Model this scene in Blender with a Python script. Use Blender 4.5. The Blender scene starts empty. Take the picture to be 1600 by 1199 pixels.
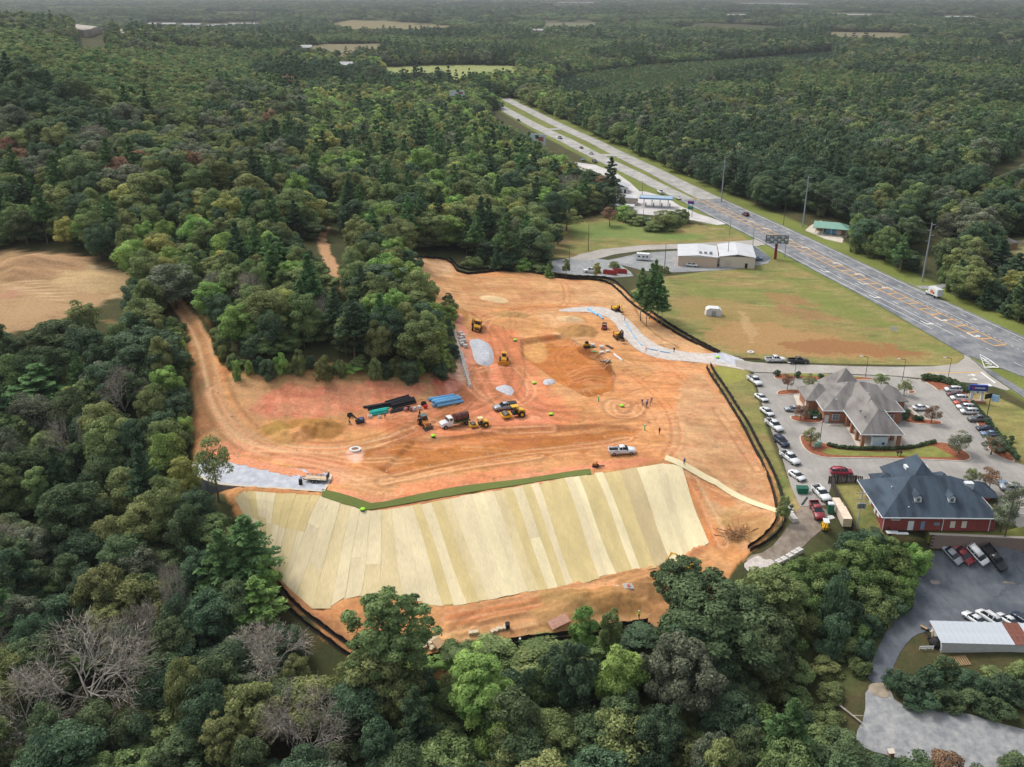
import bpy, bmesh, math, random
import numpy as np
from mathutils import Vector, Matrix, noise as mnoise
from mathutils.geometry import delaunay_2d_cdt
R = math.radians
random.seed(7); rng = np.random.default_rng(11)
sc = bpy.context.scene
COL = sc.collection
# ------------------------------------------------------------------ camera, sky, sun, exposure
FPX, PITCH, CAMZ = 1480.0, R(22.56), 100.0
cam_data = bpy.data.cameras.new('camera'); cam_data.sensor_width = 36; cam_data.lens = FPX/1600*36
cam_data.clip_start = 1; cam_data.clip_end = 60000
cam = bpy.data.objects.new('camera', cam_data); COL.objects.link(cam)
cam.location = (0, 0, CAMZ); cam.rotation_euler = (R(90)-PITCH, 0, 0)
sc.camera = cam
SUN_EL, SUN_AZ = R(52), R(-50)       # azimuth from +y towards +x
world = bpy.data.worlds.new('World'); sc.world = world; world.use_nodes = True
wn = world.node_tree; bg = wn.nodes['Background']
sky = wn.nodes.new('ShaderNodeTexSky'); sky.sky_type = 'NISHITA'; sky.sun_disc = False
sky.sun_elevation = SUN_EL; sky.sun_rotation = SUN_AZ; sky.air_density = 1.0; sky.dust_density = 4.0; sky.ozone_density = 1.0
hsv = wn.nodes.new('ShaderNodeHueSaturation'); hsv.inputs['Saturation'].default_value = 0.35
wn.links.new(sky.outputs[0], hsv.inputs['Color']); wn.links.new(hsv.outputs[0], bg.inputs[0])
bg.inputs[1].default_value = 0.15
sd = bpy.data.lights.new('sun', 'SUN'); sd.energy = 1.05; sd.angle = R(14); sd.color = (1.0, 0.96, 0.9)
sun = bpy.data.objects.new('sun', sd); COL.objects.link(sun)
sdir = Vector((math.sin(SUN_AZ)*math.cos(SUN_EL), math.cos(SUN_AZ)*math.cos(SUN_EL), math.sin(SUN_EL)))
sun.rotation_euler = sdir.to_track_quat('Z', 'Y').to_euler(); sun.location = (0, 0, 400)
sc.view_settings.view_transform = 'Standard'; sc.view_settings.look = 'None'
sc.view_settings.gamma = 1; sc.view_settings.use_curve_mapping = False
sc.view_settings.exposure = 0.57
HAZE = 0.00011
sc.render.engine = 'CYCLES'
sc.cycles.use_denoising = True
sc.cycles.max_bounces = 4; sc.cycles.diffuse_bounces = 3; sc.cycles.glossy_bounces = 2
sc.cycles.transmission_bounces = 2; sc.cycles.transparent_max_bounces = 6; sc.cycles.volume_bounces = 0

# ------------------------------------------------------------------ helpers: colour, tags, meshes
def lin(c):
    c = c/255.0
    return c/12.92 if c <= 0.04045 else ((c+0.055)/1.055)**2.4
def S(r, g, b, k=1.0): return (lin(r)*k, lin(g)*k, lin(b)*k, 1.0)
MATS = {}
def mat(name, col=(0.5,0.5,0.5,1), rough=0.7, metal=0.0, var=0.12, scale=3.0, bump=0.0, spec=0.3):
    """plain material with fine procedural mottling"""
    if name in MATS: return MATS[name]
    m = bpy.data.materials.new(name); m.use_nodes = True; nt = m.node_tree; n = nt.nodes; L = nt.links
    p = n['Principled BSDF']; p.inputs['Roughness'].default_value = rough; p.inputs['Metallic'].default_value = metal
    p.inputs['Specular IOR Level'].default_value = spec
    if var > 0 or bump > 0:
        tc = n.new('ShaderNodeTexCoord'); nz = n.new('ShaderNodeTexNoise'); nz.inputs['Scale'].default_value = scale
        nz.inputs['Detail'].default_value = 4; L.new(tc.outputs['Object'], nz.inputs['Vector'])
        mr = n.new('ShaderNodeMapRange'); mr.inputs[1].default_value = 0.3; mr.inputs[2].default_value = 0.7
        mr.inputs[3].default_value = 1-var; mr.inputs[4].default_value = 1+var
        L.new(nz.outputs[0], mr.inputs[0])
        mx = n.new('ShaderNodeVectorMath'); mx.operation = 'SCALE'; mx.inputs[0].default_value = col[:3]
        L.new(mr.outputs[0], mx.inputs['Scale']); L.new(mx.outputs[0], p.inputs['Base Color'])
        if bump > 0:
            b = n.new('ShaderNodeBump'); b.inputs['Strength'].default_value = bump; b.inputs['Distance'].default_value = 0.1
            L.new(nz.outputs[0], b.inputs['Height']); L.new(b.outputs[0], p.inputs['Normal'])
    else:
        p.inputs['Base Color'].default_value = col
    MATS[name] = m; return m
def link(o, parent=None, loc=None, rz=None):
    COL.objects.link(o)
    if parent is not None: o.parent = parent
    if loc is not None: o.location = loc
    if rz is not None: o.rotation_euler = (0, 0, rz)
    return o
def tag(o, label=None, cat=None, group=None, kind=None):
    if label: o['label'] = label
    if cat: o['category'] = cat
    if group: o['group'] = group
    if kind: o['kind'] = kind
    return o
def thing(name, label, cat, loc, rz=0.0, group=None):
    o = bpy.data.objects.new(name, None); o.empty_display_size = 0.3
    link(o, None, loc, rz); return tag(o, label, cat, group)
class MB:
    """collects shapes into one mesh"""
    def __init__(s): s.v = []; s.f = []; s.mi = []; s.cur = 0
    def add(s, vs, fs, M=None):
        b = len(s.v)
        if M is not None: vs = [M @ Vector(v) for v in vs]
        s.v += [tuple(v) for v in vs]; s.f += [tuple(i+b for i in f) for f in fs]; s.mi += [s.cur]*len(fs)
        return s
    def box(s, c, d, rz=0, M=None, taper=1.0, ry=0, rx=0):
        x, y, z = d[0]/2, d[1]/2, d[2]/2; t = taper
        vs = [(-x,-y,-z),(x,-y,-z),(x,y,-z),(-x,y,-z),(-x*t,-y*t,z),(x*t,-y*t,z),(x*t,y*t,z),(-x*t,y*t,z)]
        fs = [(0,3,2,1),(4,5,6,7),(0,1,5,4),(1,2,6,5),(2,3,7,6),(3,0,4,7)]
        T = Matrix.Translation(c) @ Matrix.Rotation(rz,4,'Z') @ Matrix.Rotation(ry,4,'Y') @ Matrix.Rotation(rx,4,'X')
        return s.add(vs, fs, T if M is None else M @ T)
    def cyl(s, p0, p1, r, n=10, r1=None, caps=True):
        p0 = Vector(p0); p1 = Vector(p1); r1 = r if r1 is None else r1
        q = (p1-p0).to_track_quat('Z', 'Y'); vs = []
        for p, rr in ((p0, r), (p1, r1)):
            for k in range(n):
                a = 2*math.pi*k/n; vs.append(p + q @ Vector((rr*math.cos(a), rr*math.sin(a), 0)))
        fs = [(k, (k+1) % n, n+(k+1) % n, n+k) for k in range(n)]
        if caps: fs += [tuple(range(n-1, -1, -1)), tuple(range(n, 2*n))]
        return s.add(vs, fs)
    def tube(s, p0, p1, r, ri, n=14):
        p0 = Vector(p0); p1 = Vector(p1); q = (p1-p0).to_track_quat('Z', 'Y'); vs = []
        for p in (p0, p1):
            for rr in (r, ri):
                for k in range(n):
                    a = 2*math.pi*k/n; vs.append(p + q @ Vector((rr*math.cos(a), rr*math.sin(a), 0)))
        fs = []
        for k in range(n):
            j = (k+1) % n
            fs += [(k, j, 2*n+j, 2*n+k), (n+j, n+k, 3*n+k, 3*n+j), (j, k, n+k, n+j), (2*n+k, 2*n+j, 3*n+j, 3*n+k)]
        return s.add(vs, fs)
    def prism(s, prof, y0, y1, M=None):
        """profile in x,z extruded along y"""
        n = len(prof); vs = [(x, y0, z) for x, z in prof] + [(x, y1, z) for x, z in prof]
        fs = [(k, (k+1) % n, n+(k+1) % n, n+k) for k in range(n)] + [tuple(range(n-1,-1,-1)), tuple(range(n, 2*n))]
        return s.add(vs, fs, M)
    def loft(s, secs, M=None):
        n = len(secs[0]); vs = [p for sec in secs for p in sec]; fs = []
        for i in range(len(secs)-1):
            for k in range(n): fs.append((i*n+k, i*n+(k+1) % n, (i+1)*n+(k+1) % n, (i+1)*n+k))
        fs += [tuple(range(n-1,-1,-1)), tuple(range((len(secs)-1)*n, len(secs)*n))]
        return s.add(vs, fs, M)
    def ball(s, c, r, nu=10, nv=6, sq=(1,1,1)):
        vs = [(c[0], c[1], c[2]+r*sq[2])]
        for i in range(1, nv):
            t = math.pi*i/nv
            for k in range(nu):
                a = 2*math.pi*k/nu; vs.append((c[0]+r*sq[0]*math.sin(t)*math.cos(a), c[1]+r*sq[1]*math.sin(t)*math.sin(a), c[2]+r*sq[2]*math.cos(t)))
        vs.append((c[0], c[1], c[2]-r*sq[2])); fs = [(0, 1+k, 1+(k+1) % nu) for k in range(nu)]
        for i in range(nv-2):
            for k in range(nu): a = 1+i*nu; fs.append((a+k, a+nu+k, a+nu+(k+1) % nu, a+(k+1) % nu))
        e = len(vs)-1; a = 1+(nv-2)*nu; fs += [(e, a+(k+1) % nu, a+k) for k in range(nu)]
        return s.add(vs, fs)
    def mesh(s, name, mats, smooth=False, fix=True):
        me = bpy.data.meshes.new(name); me.from_pydata(s.v, [], s.f)
        for m in (mats if isinstance(mats, (list, tuple)) else [mats]): me.materials.append(m)
        if max(s.mi, default=0) > 0: me.polygons.foreach_set('material_index', s.mi)
        if fix:
            bm = bmesh.new(); bm.from_mesh(me); bmesh.ops.recalc_face_normals(bm, faces=bm.faces); bm.to_mesh(me); bm.free()
        if smooth: me.polygons.foreach_set('use_smooth', [True]*len(me.polygons))
        me.update(); return me
    def build(s, name, mats, parent=None, loc=None, rz=None, smooth=False):
        o = bpy.data.objects.new(name, s.mesh(name, mats, smooth)); return link(o, parent, loc, rz)
def objm(name, me, parent=None, loc=None, rz=None, m=None):
    o = bpy.data.objects.new(name, me); link(o, parent, loc, rz)
    if m is not None:
        o.material_slots[0].link = 'OBJECT'; o.material_slots[0].material = m
    return o
def copy_tree(o, parent=None):
    c = o.copy(); COL.objects.link(c); c.parent = parent
    for ch in list(o.children): copy_tree(ch, c)
    return c

# ------------------------------------------------------------------ camera rays and terrain
cp, sp = math.cos(PITCH), math.sin(PITCH)
def ray(px, py):
    u = (px-800)/FPX; v = (py-599.5)/FPX
    return np.array([u, cp - v*sp, -(sp + v*cp)])
def to_px(x, y, z):
    X = np.asarray(x, float); Y = np.asarray(y, float); Z = np.asarray(z, float)-CAMZ
    d = Y*cp - Z*sp; up = Y*sp + Z*cp
    d = np.maximum(d, 1e-3)
    return 800+FPX*X/d, 599.5-FPX*up/d, d
CTRL = """1180 600 0;1300 620 0;1450 600 0;1550 650 0;1250 720 0;1400 720 0;1590 750 0;1252 785 -.3;1440 820 -.3;1560 820 -.3;1360 800 -.3
1120 560 .6;1300 578 0;1500 590 0;1600 560 .2;1200 380 0;1400 480 0;1000 270 0;900 220 0;780 170 0;1600 470 0;1500 430 0;1300 350 0
1150 480 0;1300 480 -.6;1050 430 .3;1180 530 .2;1400 530 0;1090 410 0;930 410 0.5;960 300 0;1000 350 0;1300 250 -3;1500 250 -3;1500 380 0;1150 280 -2;1580 250 2
1000 150 -3;1200 150 -3;1400 150 -3;1580 150 -3;700 110 -2;900 100 -3
520 740 3;600 720 3;800 700 3;950 700 3;1040 700 3;700 650 3;850 600 3;900 550 3.4;1000 560 2.5;760 520 4;800 485 4;980 500 2.8;880 480 4;620 760 3;700 740 3;900 715 3;450 720 3;420 740 3;575 770 2.6
1060 575 1.5;700 430 6.5;880 440 4.5;640 405 10;760 425 5;950 432 3;1000 470 2;1050 530 1.2;820 430 4.5;690 470 7;660 440 9
400 665 4;460 668 3.5;350 590 10;500 590 9.5;680 585 7;640 640 4;560 640 4;330 650 5;310 560 11;300 500 14;660 500 9;500 500 14;400 520 14;560 430 17;500 380 20;600 540 12
730 600 3.4;700 540 6;715 500 6.5
1100 640 2;1150 700 .8;1205 780 -1;1150 840 -4;1100 770 -1.5;1060 725 3;1210 830 -2;1180 860 -4;1120 800 -3
520 955 -8;700 950 -7.5;900 915 -7;1060 880 -6.5;450 915 -8;390 800 0.3;400 850 -4;370 775 2.6;345 770 2.6;440 785 2.3;505 790 2;400 778 2.6;470 782 2.4;600 800 .5;900 745 2.4;1000 732 2.6;750 770 1.9
800 970 -8;950 940 -7.5;850 1010 -9.5;700 1030 -10;1010 960 -9;1090 900 -6.5
600 1150 -17;200 1000 -15;100 800 -9;800 1199 -19;1000 1150 -17;1150 1050 -14;1250 1000 -12;1300 1100 -14;200 700 -3;280 800 -7;100 600 4;250 560 8;500 1050 -14;380 950 -12;1250 880 -4;1330 900 -7;1330 860 -3;1280 830 -1.2
1440 880 -9;1500 900 -9;1590 900 -9;1500 960 -9.2;1440 960 -9.4;1420 1000 -10;1380 1090 -12;1450 1150 -13;1590 1150 -13;1500 1050 -11;1590 1020 -9.5;1560 1060 -11
0 440 16;100 430 17;50 500 14;190 460 14;0 350 20;0 300 25;0 200 40;100 150 46;100 100 52;100 50 50;0 60 58;0 30 60;300 100 24;300 200 26;500 150 9;500 250 9;400 350 20;600 300 8;700 350 4;750 300 2;200 300 30;250 380 22;400 85 22;600 200 4;200 60 30;850 330 1;620 370 11;800 390 3"""
ctrl = []
for tok in CTRL.replace('\n', ';').split(';'):
    a, b, z = (float(q) for q in tok.split()); d = ray(a, b); t = (CAMZ-z)/-d[2]
    if t > 0: ctrl.append((d[0]*t, d[1]*t, z))
for rad in (2500, 5000, 11000, 20000):
    for k in range(-5, 6):
        a = R(12*k); ctrl.append((rad*math.sin(a), rad*math.cos(a), -3 if k > -3 else (18 if rad < 3000 else 5)))
for x, y, z in ((-200,-200,-15),(200,-200,-15),(0,-300,-15),(-130,60,-18),(130,60,-15),(0,60,-22),(230,150,-5),(260,250,2),(-160,140,-10),(-160,220,2),(-190,300,15),(300,330,2),(-350,50,0),(350,50,-5)):
    ctrl.append((x, y, z))
CT = np.array(ctrl)
def kern(r2): return np.sqrt(r2 + 36.0)
D2 = ((CT[:,None,:2]-CT[None,:,:2])**2).sum(-1)
A = kern(D2); n_ = len(CT); A -= np.eye(n_)*0.5*0 + 0
M_ = np.zeros((n_+1, n_+1)); M_[:n_,:n_] = A - np.eye(n_)*1.5; M_[:n_,n_] = 1; M_[n_,:n_] = 1
W_ = np.linalg.solve(M_, np.append(CT[:,2], 0))
def h(x, y):
    x = np.asarray(x, float); y = np.asarray(y, float); shp = np.broadcast(x, y).shape
    x = np.broadcast_to(x, shp).ravel(); y = np.broadcast_to(y, shp).ravel(); out = np.empty(x.size)
    for i in range(0, x.size, 20000):
        xs = x[i:i+20000, None]; ys = y[i:i+20000, None]
        out[i:i+20000] = kern((xs-CT[:,0])**2 + (ys-CT[:,1])**2) @ W_[:-1] + W_[-1]
    return out.reshape(shp) if shp else float(out[0])
TT = np.geomspace(60, 14000, 500)
def at(px, py, up=0.0):
    """world point where the view ray is `up` metres above the terrain"""
    d = ray(px, py); P = d[None,:]*TT[:,None]; z = CAMZ+P[:,2]; g = z - h(P[:,0], P[:,1]) - up
    i = np.argmax(g < 0)
    if g[i] >= 0: i = len(TT)-1
    if i == 0: i = 1
    a, b = TT[i-1], TT[i]
    for _ in range(2):
        ts = np.linspace(a, b, 30); P = d[None,:]*ts[:,None]; g = CAMZ+P[:,2]-h(P[:,0], P[:,1])-up
        j = max(1, int(np.argmax(g < 0))) if (g < 0).any() else 29
        a, b = ts[j-1], ts[j]
    t = (a+b)/2
    return Vector((d[0]*t, d[1]*t, CAMZ+d[2]*t))
def atz(px, py, z):
    d = ray(px, py); t = (CAMZ-z)/-d[2]; return Vector((d[0]*t, d[1]*t, z))
def P(s): 
    return [tuple(float(q) for q in t.split(',')) for t in s.split()]
def W(s, up=0.0):
    pts = P(s) if isinstance(s, str) else s
    return np.array([at(a, b, up)[:2] for a, b in pts])
def densify(p, step, closed=False):
    out = []; n = len(p)
    for i in range(n if closed else n-1):
        a = np.array(p[i]); b = np.array(p[(i+1) % n]); k = max(1, int(np.ceil(np.linalg.norm(b-a)/step)))
        for j in range(k): out.append(a+(b-a)*j/k)
    if not closed: out.append(np.array(p[-1]))
    return np.array(out)
def smooth_line(p, it=2, closed=False):
    p = np.array(p, float)
    for _ in range(it):
        q = []
        n = len(p)
        for i in range(n if closed else n-1):
            a, b = p[i], p[(i+1) % n]; q += [a*.75+b*.25, a*.25+b*.75]
        p = np.array(q) if closed else np.array([p[0]]+q+[p[-1]])
    return p
def inpoly(x, y, poly):
    c = np.zeros(np.shape(x), bool); n = len(poly)
    for i in range(n):
        x0, y0 = poly[i]; x1, y1 = poly[(i+1) % n]
        if y0 == y1: continue
        k = ((y0 > y) != (y1 > y)) & (x < (x1-x0)*(y-y0)/(y1-y0)+x0); c ^= k
    return c
def dline(x, y, line, closed=False):
    d = np.full(np.shape(x), 1e9); n = len(line)
    for i in range(n if closed else n-1):
        a = line[i]; b = line[(i+1) % n]; ab = np.array(b)-np.array(a); L2 = max(1e-9, float(ab@ab))
        t = np.clip(((x-a[0])*ab[0]+(y-a[1])*ab[1])/L2, 0, 1)
        d = np.minimum(d, (x-a[0]-t*ab[0])**2+(y-a[1]-t*ab[1])**2)
    return np.sqrt(d)
LAT = rng.random((256, 256))
def vnoise(x, y):
    xi = np.floor(x).astype(int); yi = np.floor(y).astype(int); fx = x-xi; fy = y-yi
    fx = fx*fx*(3-2*fx); fy = fy*fy*(3-2*fy); g = lambda a, b: LAT[a % 256, b % 256]
    return (g(xi,yi)*(1-fx)+g(xi+1,yi)*fx)*(1-fy)+(g(xi,yi+1)*(1-fx)+g(xi+1,yi+1)*fx)*fy
def fbm(x, y, s, o=4):
    r = 0; a = .5; t = 0
    for k in range(o): r = r+a*vnoise(x/s+17*k, y/s+31*k); t += a; a *= .55; s = s/2
    return r/t
# ------------------------------------------------------------------ pixel outlines of the ground's zones (turned into world outlines)
def zz(s, ox, oy, k): return [(ox+a/k, oy+b/k) for a, b in P(s)]
SITE = W("632,402 700,405 720,430 770,424 820,425 870,434 945,437 985,462 1040,510 1125,553 1155,560 1112,575 1130,620 1170,680 1210,745 1222,795 1210,830 1180,855 1150,885 1120,960 1010,990 900,1005 800,1030 700,1055 600,1060 550,1030 500,985 440,925 395,855 370,800 345,775 300,745 300,680 305,620 296,560 282,500 270,470 280,465 300,490 325,520 345,570 375,580 690,585 700,540 660,470 650,430")
CLEAR_W = W("-60,405 0,392 50,392 100,405 150,425 200,455 165,470 100,500 40,520 -60,540")
FIELD_R = W("1040,432 1180,412 1215,404 1320,452 1420,507 1507,556 1500,572 1250,567 1165,558 1125,553 1040,508 985,455")
STRIP_R = W("1112,573 1160,563 1175,590 1200,680 1252,795 1228,850 1222,795 1170,680 1130,620")
FIELD_U = W("845,405 870,350 960,332 1150,360 1172,378 1000,390 900,402")
LAWN_R = W("1302,757 1345,752 1375,800 1385,830 1600,835 1640,850 1600,853 1450,842 1385,852 1345,832")
BANK_GR = W("1440,597 1480,599 1520,604 1600,640 1700,690 1700,730 1600,726 1562,716 1546,700 1544,672 1505,622")
GRADED = W("375,580 690,585 695,600 670,625 560,640 440,660 385,655 340,600")
# highway axis in world space
HA = np.array([148.6, 266.0]); HU = np.array([119.0, 396.0])-HA; HU = HU/np.linalg.norm(HU); HN = np.array([HU[1], -HU[0]])
def hw(t, s): 
    q = HA+HU*t+HN*s; return (float(q[0]), float(q[1]))
def hw_ts(x, y):
    dx = x-HA[0]; dy = y-HA[1]; return dx*HU[0]+dy*HU[1], dx*HN[0]+dy*HN[1]
FAR_FIELDS = [  # outline, colour
 ("510,38 545,31 600,32 660,38 715,41 690,46 600,47 540,42", S(128,118,84)),
 ("470,73 500,69 602,68 600,78 520,80", S(120,112,84)),
 ("588,105 700,101 810,103 812,112 700,115 600,113", S(140,145,92)),
 ("850,130 900,115 1000,102 1150,92 1300,80 1312,88 1200,100 1120,112 1060,130 1000,145 930,150 880,142", S(54,78,50)),
 ("1270,50 1400,51 1460,54 1380,56 1290,54", S(120,112,88)),
 ("840,34 1000,35 1000,37 850,37", S(110,110,84)),
 ("1280,20 1400,21 1400,23 1290,23", S(105,105,80)),
 ("1525,290 1560,262 1600,235 1700,190 1740,200 1700,262 1610,300", S(70,80,48)),
 ("1380,315 1600,285 1700,270 1700,420 1610,425 1560,408 1555,385 1580,380 1600,370 1560,372", None),
]
def outl(s): return W(s)
FARP = [(outl(a), c) for a, c in FAR_FIELDS if c is not None]
# ------------------------------------------------------------------ ground sheet
def spacing(lo, f0, f1, hi, d0, grow=1.09, mx=400):
    a = list(np.arange(f0, f1+1e-6, d0)); s = d0
    while a[-1] < hi: s = min(s*grow, mx); a.append(a[-1]+s)
    s = d0; b = []
    x = f0
    while x > lo: s = min(s*grow, mx); x -= s; b.append(x)
    return np.array(b[::-1]+a)
gx = spacing(-14000, -96, 152, 14000, .44, 1.07); gy = spacing(-400, 118, 345, 24000, .46, 1.025, 3.2); gy = gy[gy < 960]; gy = np.r_[gy, [v for v in spacing(950, 963, 963.5, 24000, 4, 1.08) if v > 961]]
GX, GY = np.meshgrid(gx, gy); GH = h(GX, GY)
base = np.zeros(GX.shape+(3,))
def c3(c): return np.array(c[:3])
n1 = fbm(GX, GY, 14); n2 = fbm(GX+300, GY, 4); n3 = fbm(GX, GY+500, 1.6, 3); n4 = fbm(GX+90, GY+90, 40, 3)
GPX, GPY, GDP = to_px(GX, GY, GH)
PXF = [(P(a), c) for a, c in FAR_FIELDS if c is not None]
def in_field(px, py, dep, poly, tall=15.0):
    m = np.zeros(np.shape(px), bool)
    for f in (0, .35, .7, 1.0): m |= inpoly(px, py-f*tall*FPX/dep, poly)
    return m & (dep > 700)
def mix(m, c):
    global base
    m = np.clip(m, 0, 1)[..., None]; base = base*(1-m)+c3(c)*m
def sd_poly(poly, x=None, y=None):
    x = GX if x is None else x; y = GY if y is None else y
    lo = poly.min(0)-8; hi = poly.max(0)+8
    out = np.full(x.shape, -99.0); k = (x > lo[0]) & (x < hi[0]) & (y > lo[1]) & (y < hi[1])
    xs, ys = x[k], y[k]; d = dline(xs, ys, poly, True); out[k] = np.where(inpoly(xs, ys, poly), d, -d); return out
def paint(poly, c, soft=.8, rag=1.2, a=1.0, it=1):
    if isinstance(poly, (str, list)): poly = smooth_line(W(poly), it, True)
    d = sd_poly(poly); mix(np.clip((d+(n2-.5)*2*rag+(n3-.5)*rag)/soft+.5, 0, 1)*a, c); return d
mix(np.ones(GX.shape), S(70,72,46)); mix((n2-.45)*2.2, S(92,80,56)); mix((n1-.5)*2, S(58,70,40))
def grass(poly, it=0):
    p = smooth_line(poly, it, True) if it else poly
    d = sd_poly(p); k = np.clip(d/.8+.5, 0, 1); 
    g = c3(S(124,122,74))[None,None]*(1-np.clip((n1-.3)*2.2,0,1))[...,None]+c3(S(142,132,82))[None,None]*np.clip((n1-.3)*2.2,0,1)[...,None]
    g = g*(.86+.28*n3[...,None]); global base
    pt = np.clip((fbm(GX*.7+55, GY*1.6-20, 11, 4)-.52)*6, 0, 1)[...,None]; g = g*(1-.6*pt)+c3(S(150,124,86))*.6*pt
    pt = np.clip((fbm(GX*.6-155, GY*1.4+120, 7, 4)-.55)*7, 0, 1)[...,None]; g = g*(1-.5*pt)+c3(S(96,112,58))*.5*pt
    g = g*(.68+.64*fbm(GX*.5+9, GY*1.3, 2.2, 4)[...,None])
    base = base*(1-k[...,None])+g*k[...,None]
ht, hs = hw_ts(GX, GY)
vm = (np.clip((24+6*(n4-.5)-np.abs(hs-1))/3, 0, 1)*(ht > -300))*(ht < 760)
gcol = c3(S(112,120,62))*(.8+.4*n1[...,None]); base = base*(1-vm[...,None])+gcol*vm[...,None]
for g_ in (FIELD_R, STRIP_R, FIELD_U, LAWN_R, BANK_GR): grass(g_)
# bare reddish streaks of the right field
paint("1045,468 1110,462 1180,475 1230,490 1300,512 1400,540 1470,560 1300,562 1180,556 1120,520 1060,490", S(150,122,80), 3, 5, .55)
paint("1130,505 1200,500 1260,520 1330,532 1440,552 1330,560 1200,556 1130,545 1085,525", S(165,128,86), 2, 4, .7)
paint("1220,532 1300,530 1400,541 1465,557 1340,556 1230,550", S(140,98,66), 2, 4, .75)
paint("1150,486 1166,490 1185,520 1180,540 1165,530 1160,505", S(176,146,106), 1, 2, .7)
for s_ in ("1060,440 1120,447 1200,452 1240,470 1150,470 1080,462", "1260,455 1330,480 1400,520 1330,505 1270,480", "1195,420 1290,452 1390,500 1490,552 1450,545 1350,500 1260,465"):
    paint(s_, S(112,122,62), 3, 5, .5)
for s_ in ("1205,470 1260,482 1330,500 1280,503 1215,490", "1180,455 1230,458 1290,480 1230,478"): paint(s_, S(150,108,78), 2, 4, .6)
paint("880,352 960,345 1050,365 1120,368 1060,378 950,372 900,372", S(98,128,66), 3, 3, .6)
paint("845,365 880,352 890,385 850,400", S(150,128,92), 3, 3, .6)
paint("1110,573 1150,568 1165,590 1150,600 1130,600", S(150,150,72), 1, 1.5, .6)
paint("1230,730 1222,700 1235,740 1262,800 1245,825", S(176,146,104), 1, 1, .6)
paint('497,372 508,370 514,385 524,405 534,440 528,458 510,452 502,430 505,410 498,392', S(186,146,108), .8, 1.2); paint('425,322 440,325 450,345 462,380 450,395 438,365', S(150,104,80), .8, 1.2, .8); paint('500,338 520,342 512,368 498,380 494,370', S(156,120,92), .8, 1, .8)
paint('1180,880 1300,850 1440,850 1420,920 1370,1010 1350,1080 1250,1060 1200,1000', S(84,92,56), 2, 3, .8)
paint('1545,384 1600,366 1720,380 1720,430 1600,425 1560,408', S(138,132,92), 2, 3); paint('1556,384 1580,376 1600,377 1600,383 1575,384', S(170,158,136), 1, 1)
paint(CLEAR_W, S(168,138,102), 1, 2)
for q in range(40):
    x_ = random.uniform(0,180); y_ = random.uniform(400,500); w_ = random.uniform(8,30); paint([(x_,y_),(x_+w_,y_+2),(x_+w_*1.6,y_+6),(x_+w_*.5,y_+5)], random.choice([S(196,172,132),S(142,108,78),S(178,146,112),S(150,122,84)]), 1, 2, .5)
for s_ in ("0,400 60,398 120,415 60,425 0,420", "40,430 110,425 170,448 120,452 60,445"): paint(s_, S(165,134,98), 2, 3, .6)
paint("0,455 30,450 38,460 0,470", S(168,120,100), 1, 1, .7)
# --- the graded site
paint(SITE, S(202,142,88), .6, 1.2)
mix(np.clip(sd_poly(SITE)/1, 0, 1)*np.clip((n1-.5)*2.4, 0, 1), S(190,140,88))
D_PINK = S(208,128,94); D_OR = S(206,130,76); D_OCH = S(180,112,52); D_BR = S(160,104,56); D_TAN = S(196,156,108); D_LT = S(220,170,126); D_RED = S(190,76,62)
paint(GRADED, S(190,142,94), 1, 2)
paint("375,580 690,585 690,592 560,598 400,600 345,598", S(176,140,88), .8, 1.5)
paint("420,603 560,598 672,600 668,618 640,632 560,642 470,655 400,655 385,640", S(206,126,92), 1.2, 3, .95)
for x_ in range(405, 665, 13):
    y_ = 606+random.random()*8; paint([(x_,y_),(x_+5,y_),(x_+6,y_+28+random.random()*14),(x_-1,y_+28)], random.choice([S(216,148,112),S(180,120,80),S(206,110,84)]), 1.2, 1.2, .45)
paint("305,600 340,590 350,640 400,680 420,700 330,690 300,660", S(176,136,94), 1, 2, .8); paint('285,480 300,480 318,520 330,560 336,600 344,650 330,680 300,690 300,620 296,560', S(140,108,74), 1, 2, .7)
paint("632,402 700,407 716,430 660,436 690,470 650,450", S(214,172,128), 1, 2)
paint("660,440 720,430 820,427 880,438 890,470 780,478 740,490 710,480 680,465", S(198,142,90), 1.2, 2)
paint("678,468 700,462 735,488 728,505 700,490", S(165,118,66), .8, 1)
for q in range(14):
    x_ = 690+q*13; paint([(x_,436),(x_+3,436),(x_+28,472),(x_+22,474)], random.choice([S(178,120,68),S(214,160,112)]), .7, .8, .5)
paint("890,440 960,440 990,470 1020,505 1000,510 960,480 900,468", S(204,158,108), 1, 2)
paint("985,505 1040,515 1110,550 1100,556 1010,545 985,525", S(202,160,110), 1, 1.5)
paint("1010,520 1050,530 1060,545 1025,545", S(216,184,140), 1, 1, .7)
paint("672,485 700,490 720,560 735,605 700,615 690,590 690,540", S(222,176,150), .8, 1.2)
paint("704,486 722,490 742,560 738,600 728,580 714,530", S(214,140,118), .6, 1, .8)
paint("672,590 700,585 720,600 730,612 700,622 680,625", D_RED, .8, 2, .8)
paint("690,600 712,594 724,610 706,616", S(222,150,130), .6, 1.5, .7)
paint("735,500 800,500 830,560 850,600 900,640 880,680 640,690 640,660 700,630 740,610 745,560", S(206,124,82), 2, 3, .85)
paint("742,575 800,560 815,600 870,640 850,670 760,660 700,640", D_PINK, 2, 3, .7)
paint("640,612 700,640 660,660 560,668 540,660", S(212,136,100), 1.5, 2, .7)
paint("760,490 860,484 870,505 850,515 790,517 765,505", S(196,148,92), 1.2, 2, .8)
paint("830,490 875,488 905,500 930,520 915,545 870,540 860,510", S(206,160,112), 1.2, 2, .7)
paint("812,532 880,522 905,540 940,555 958,585 955,610 920,622 878,600 835,570 815,555", S(186,114,52), .4, .6)
paint("812,531 848,528 860,545 850,562 818,556", S(210,162,100), .8, 1, .7)
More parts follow.
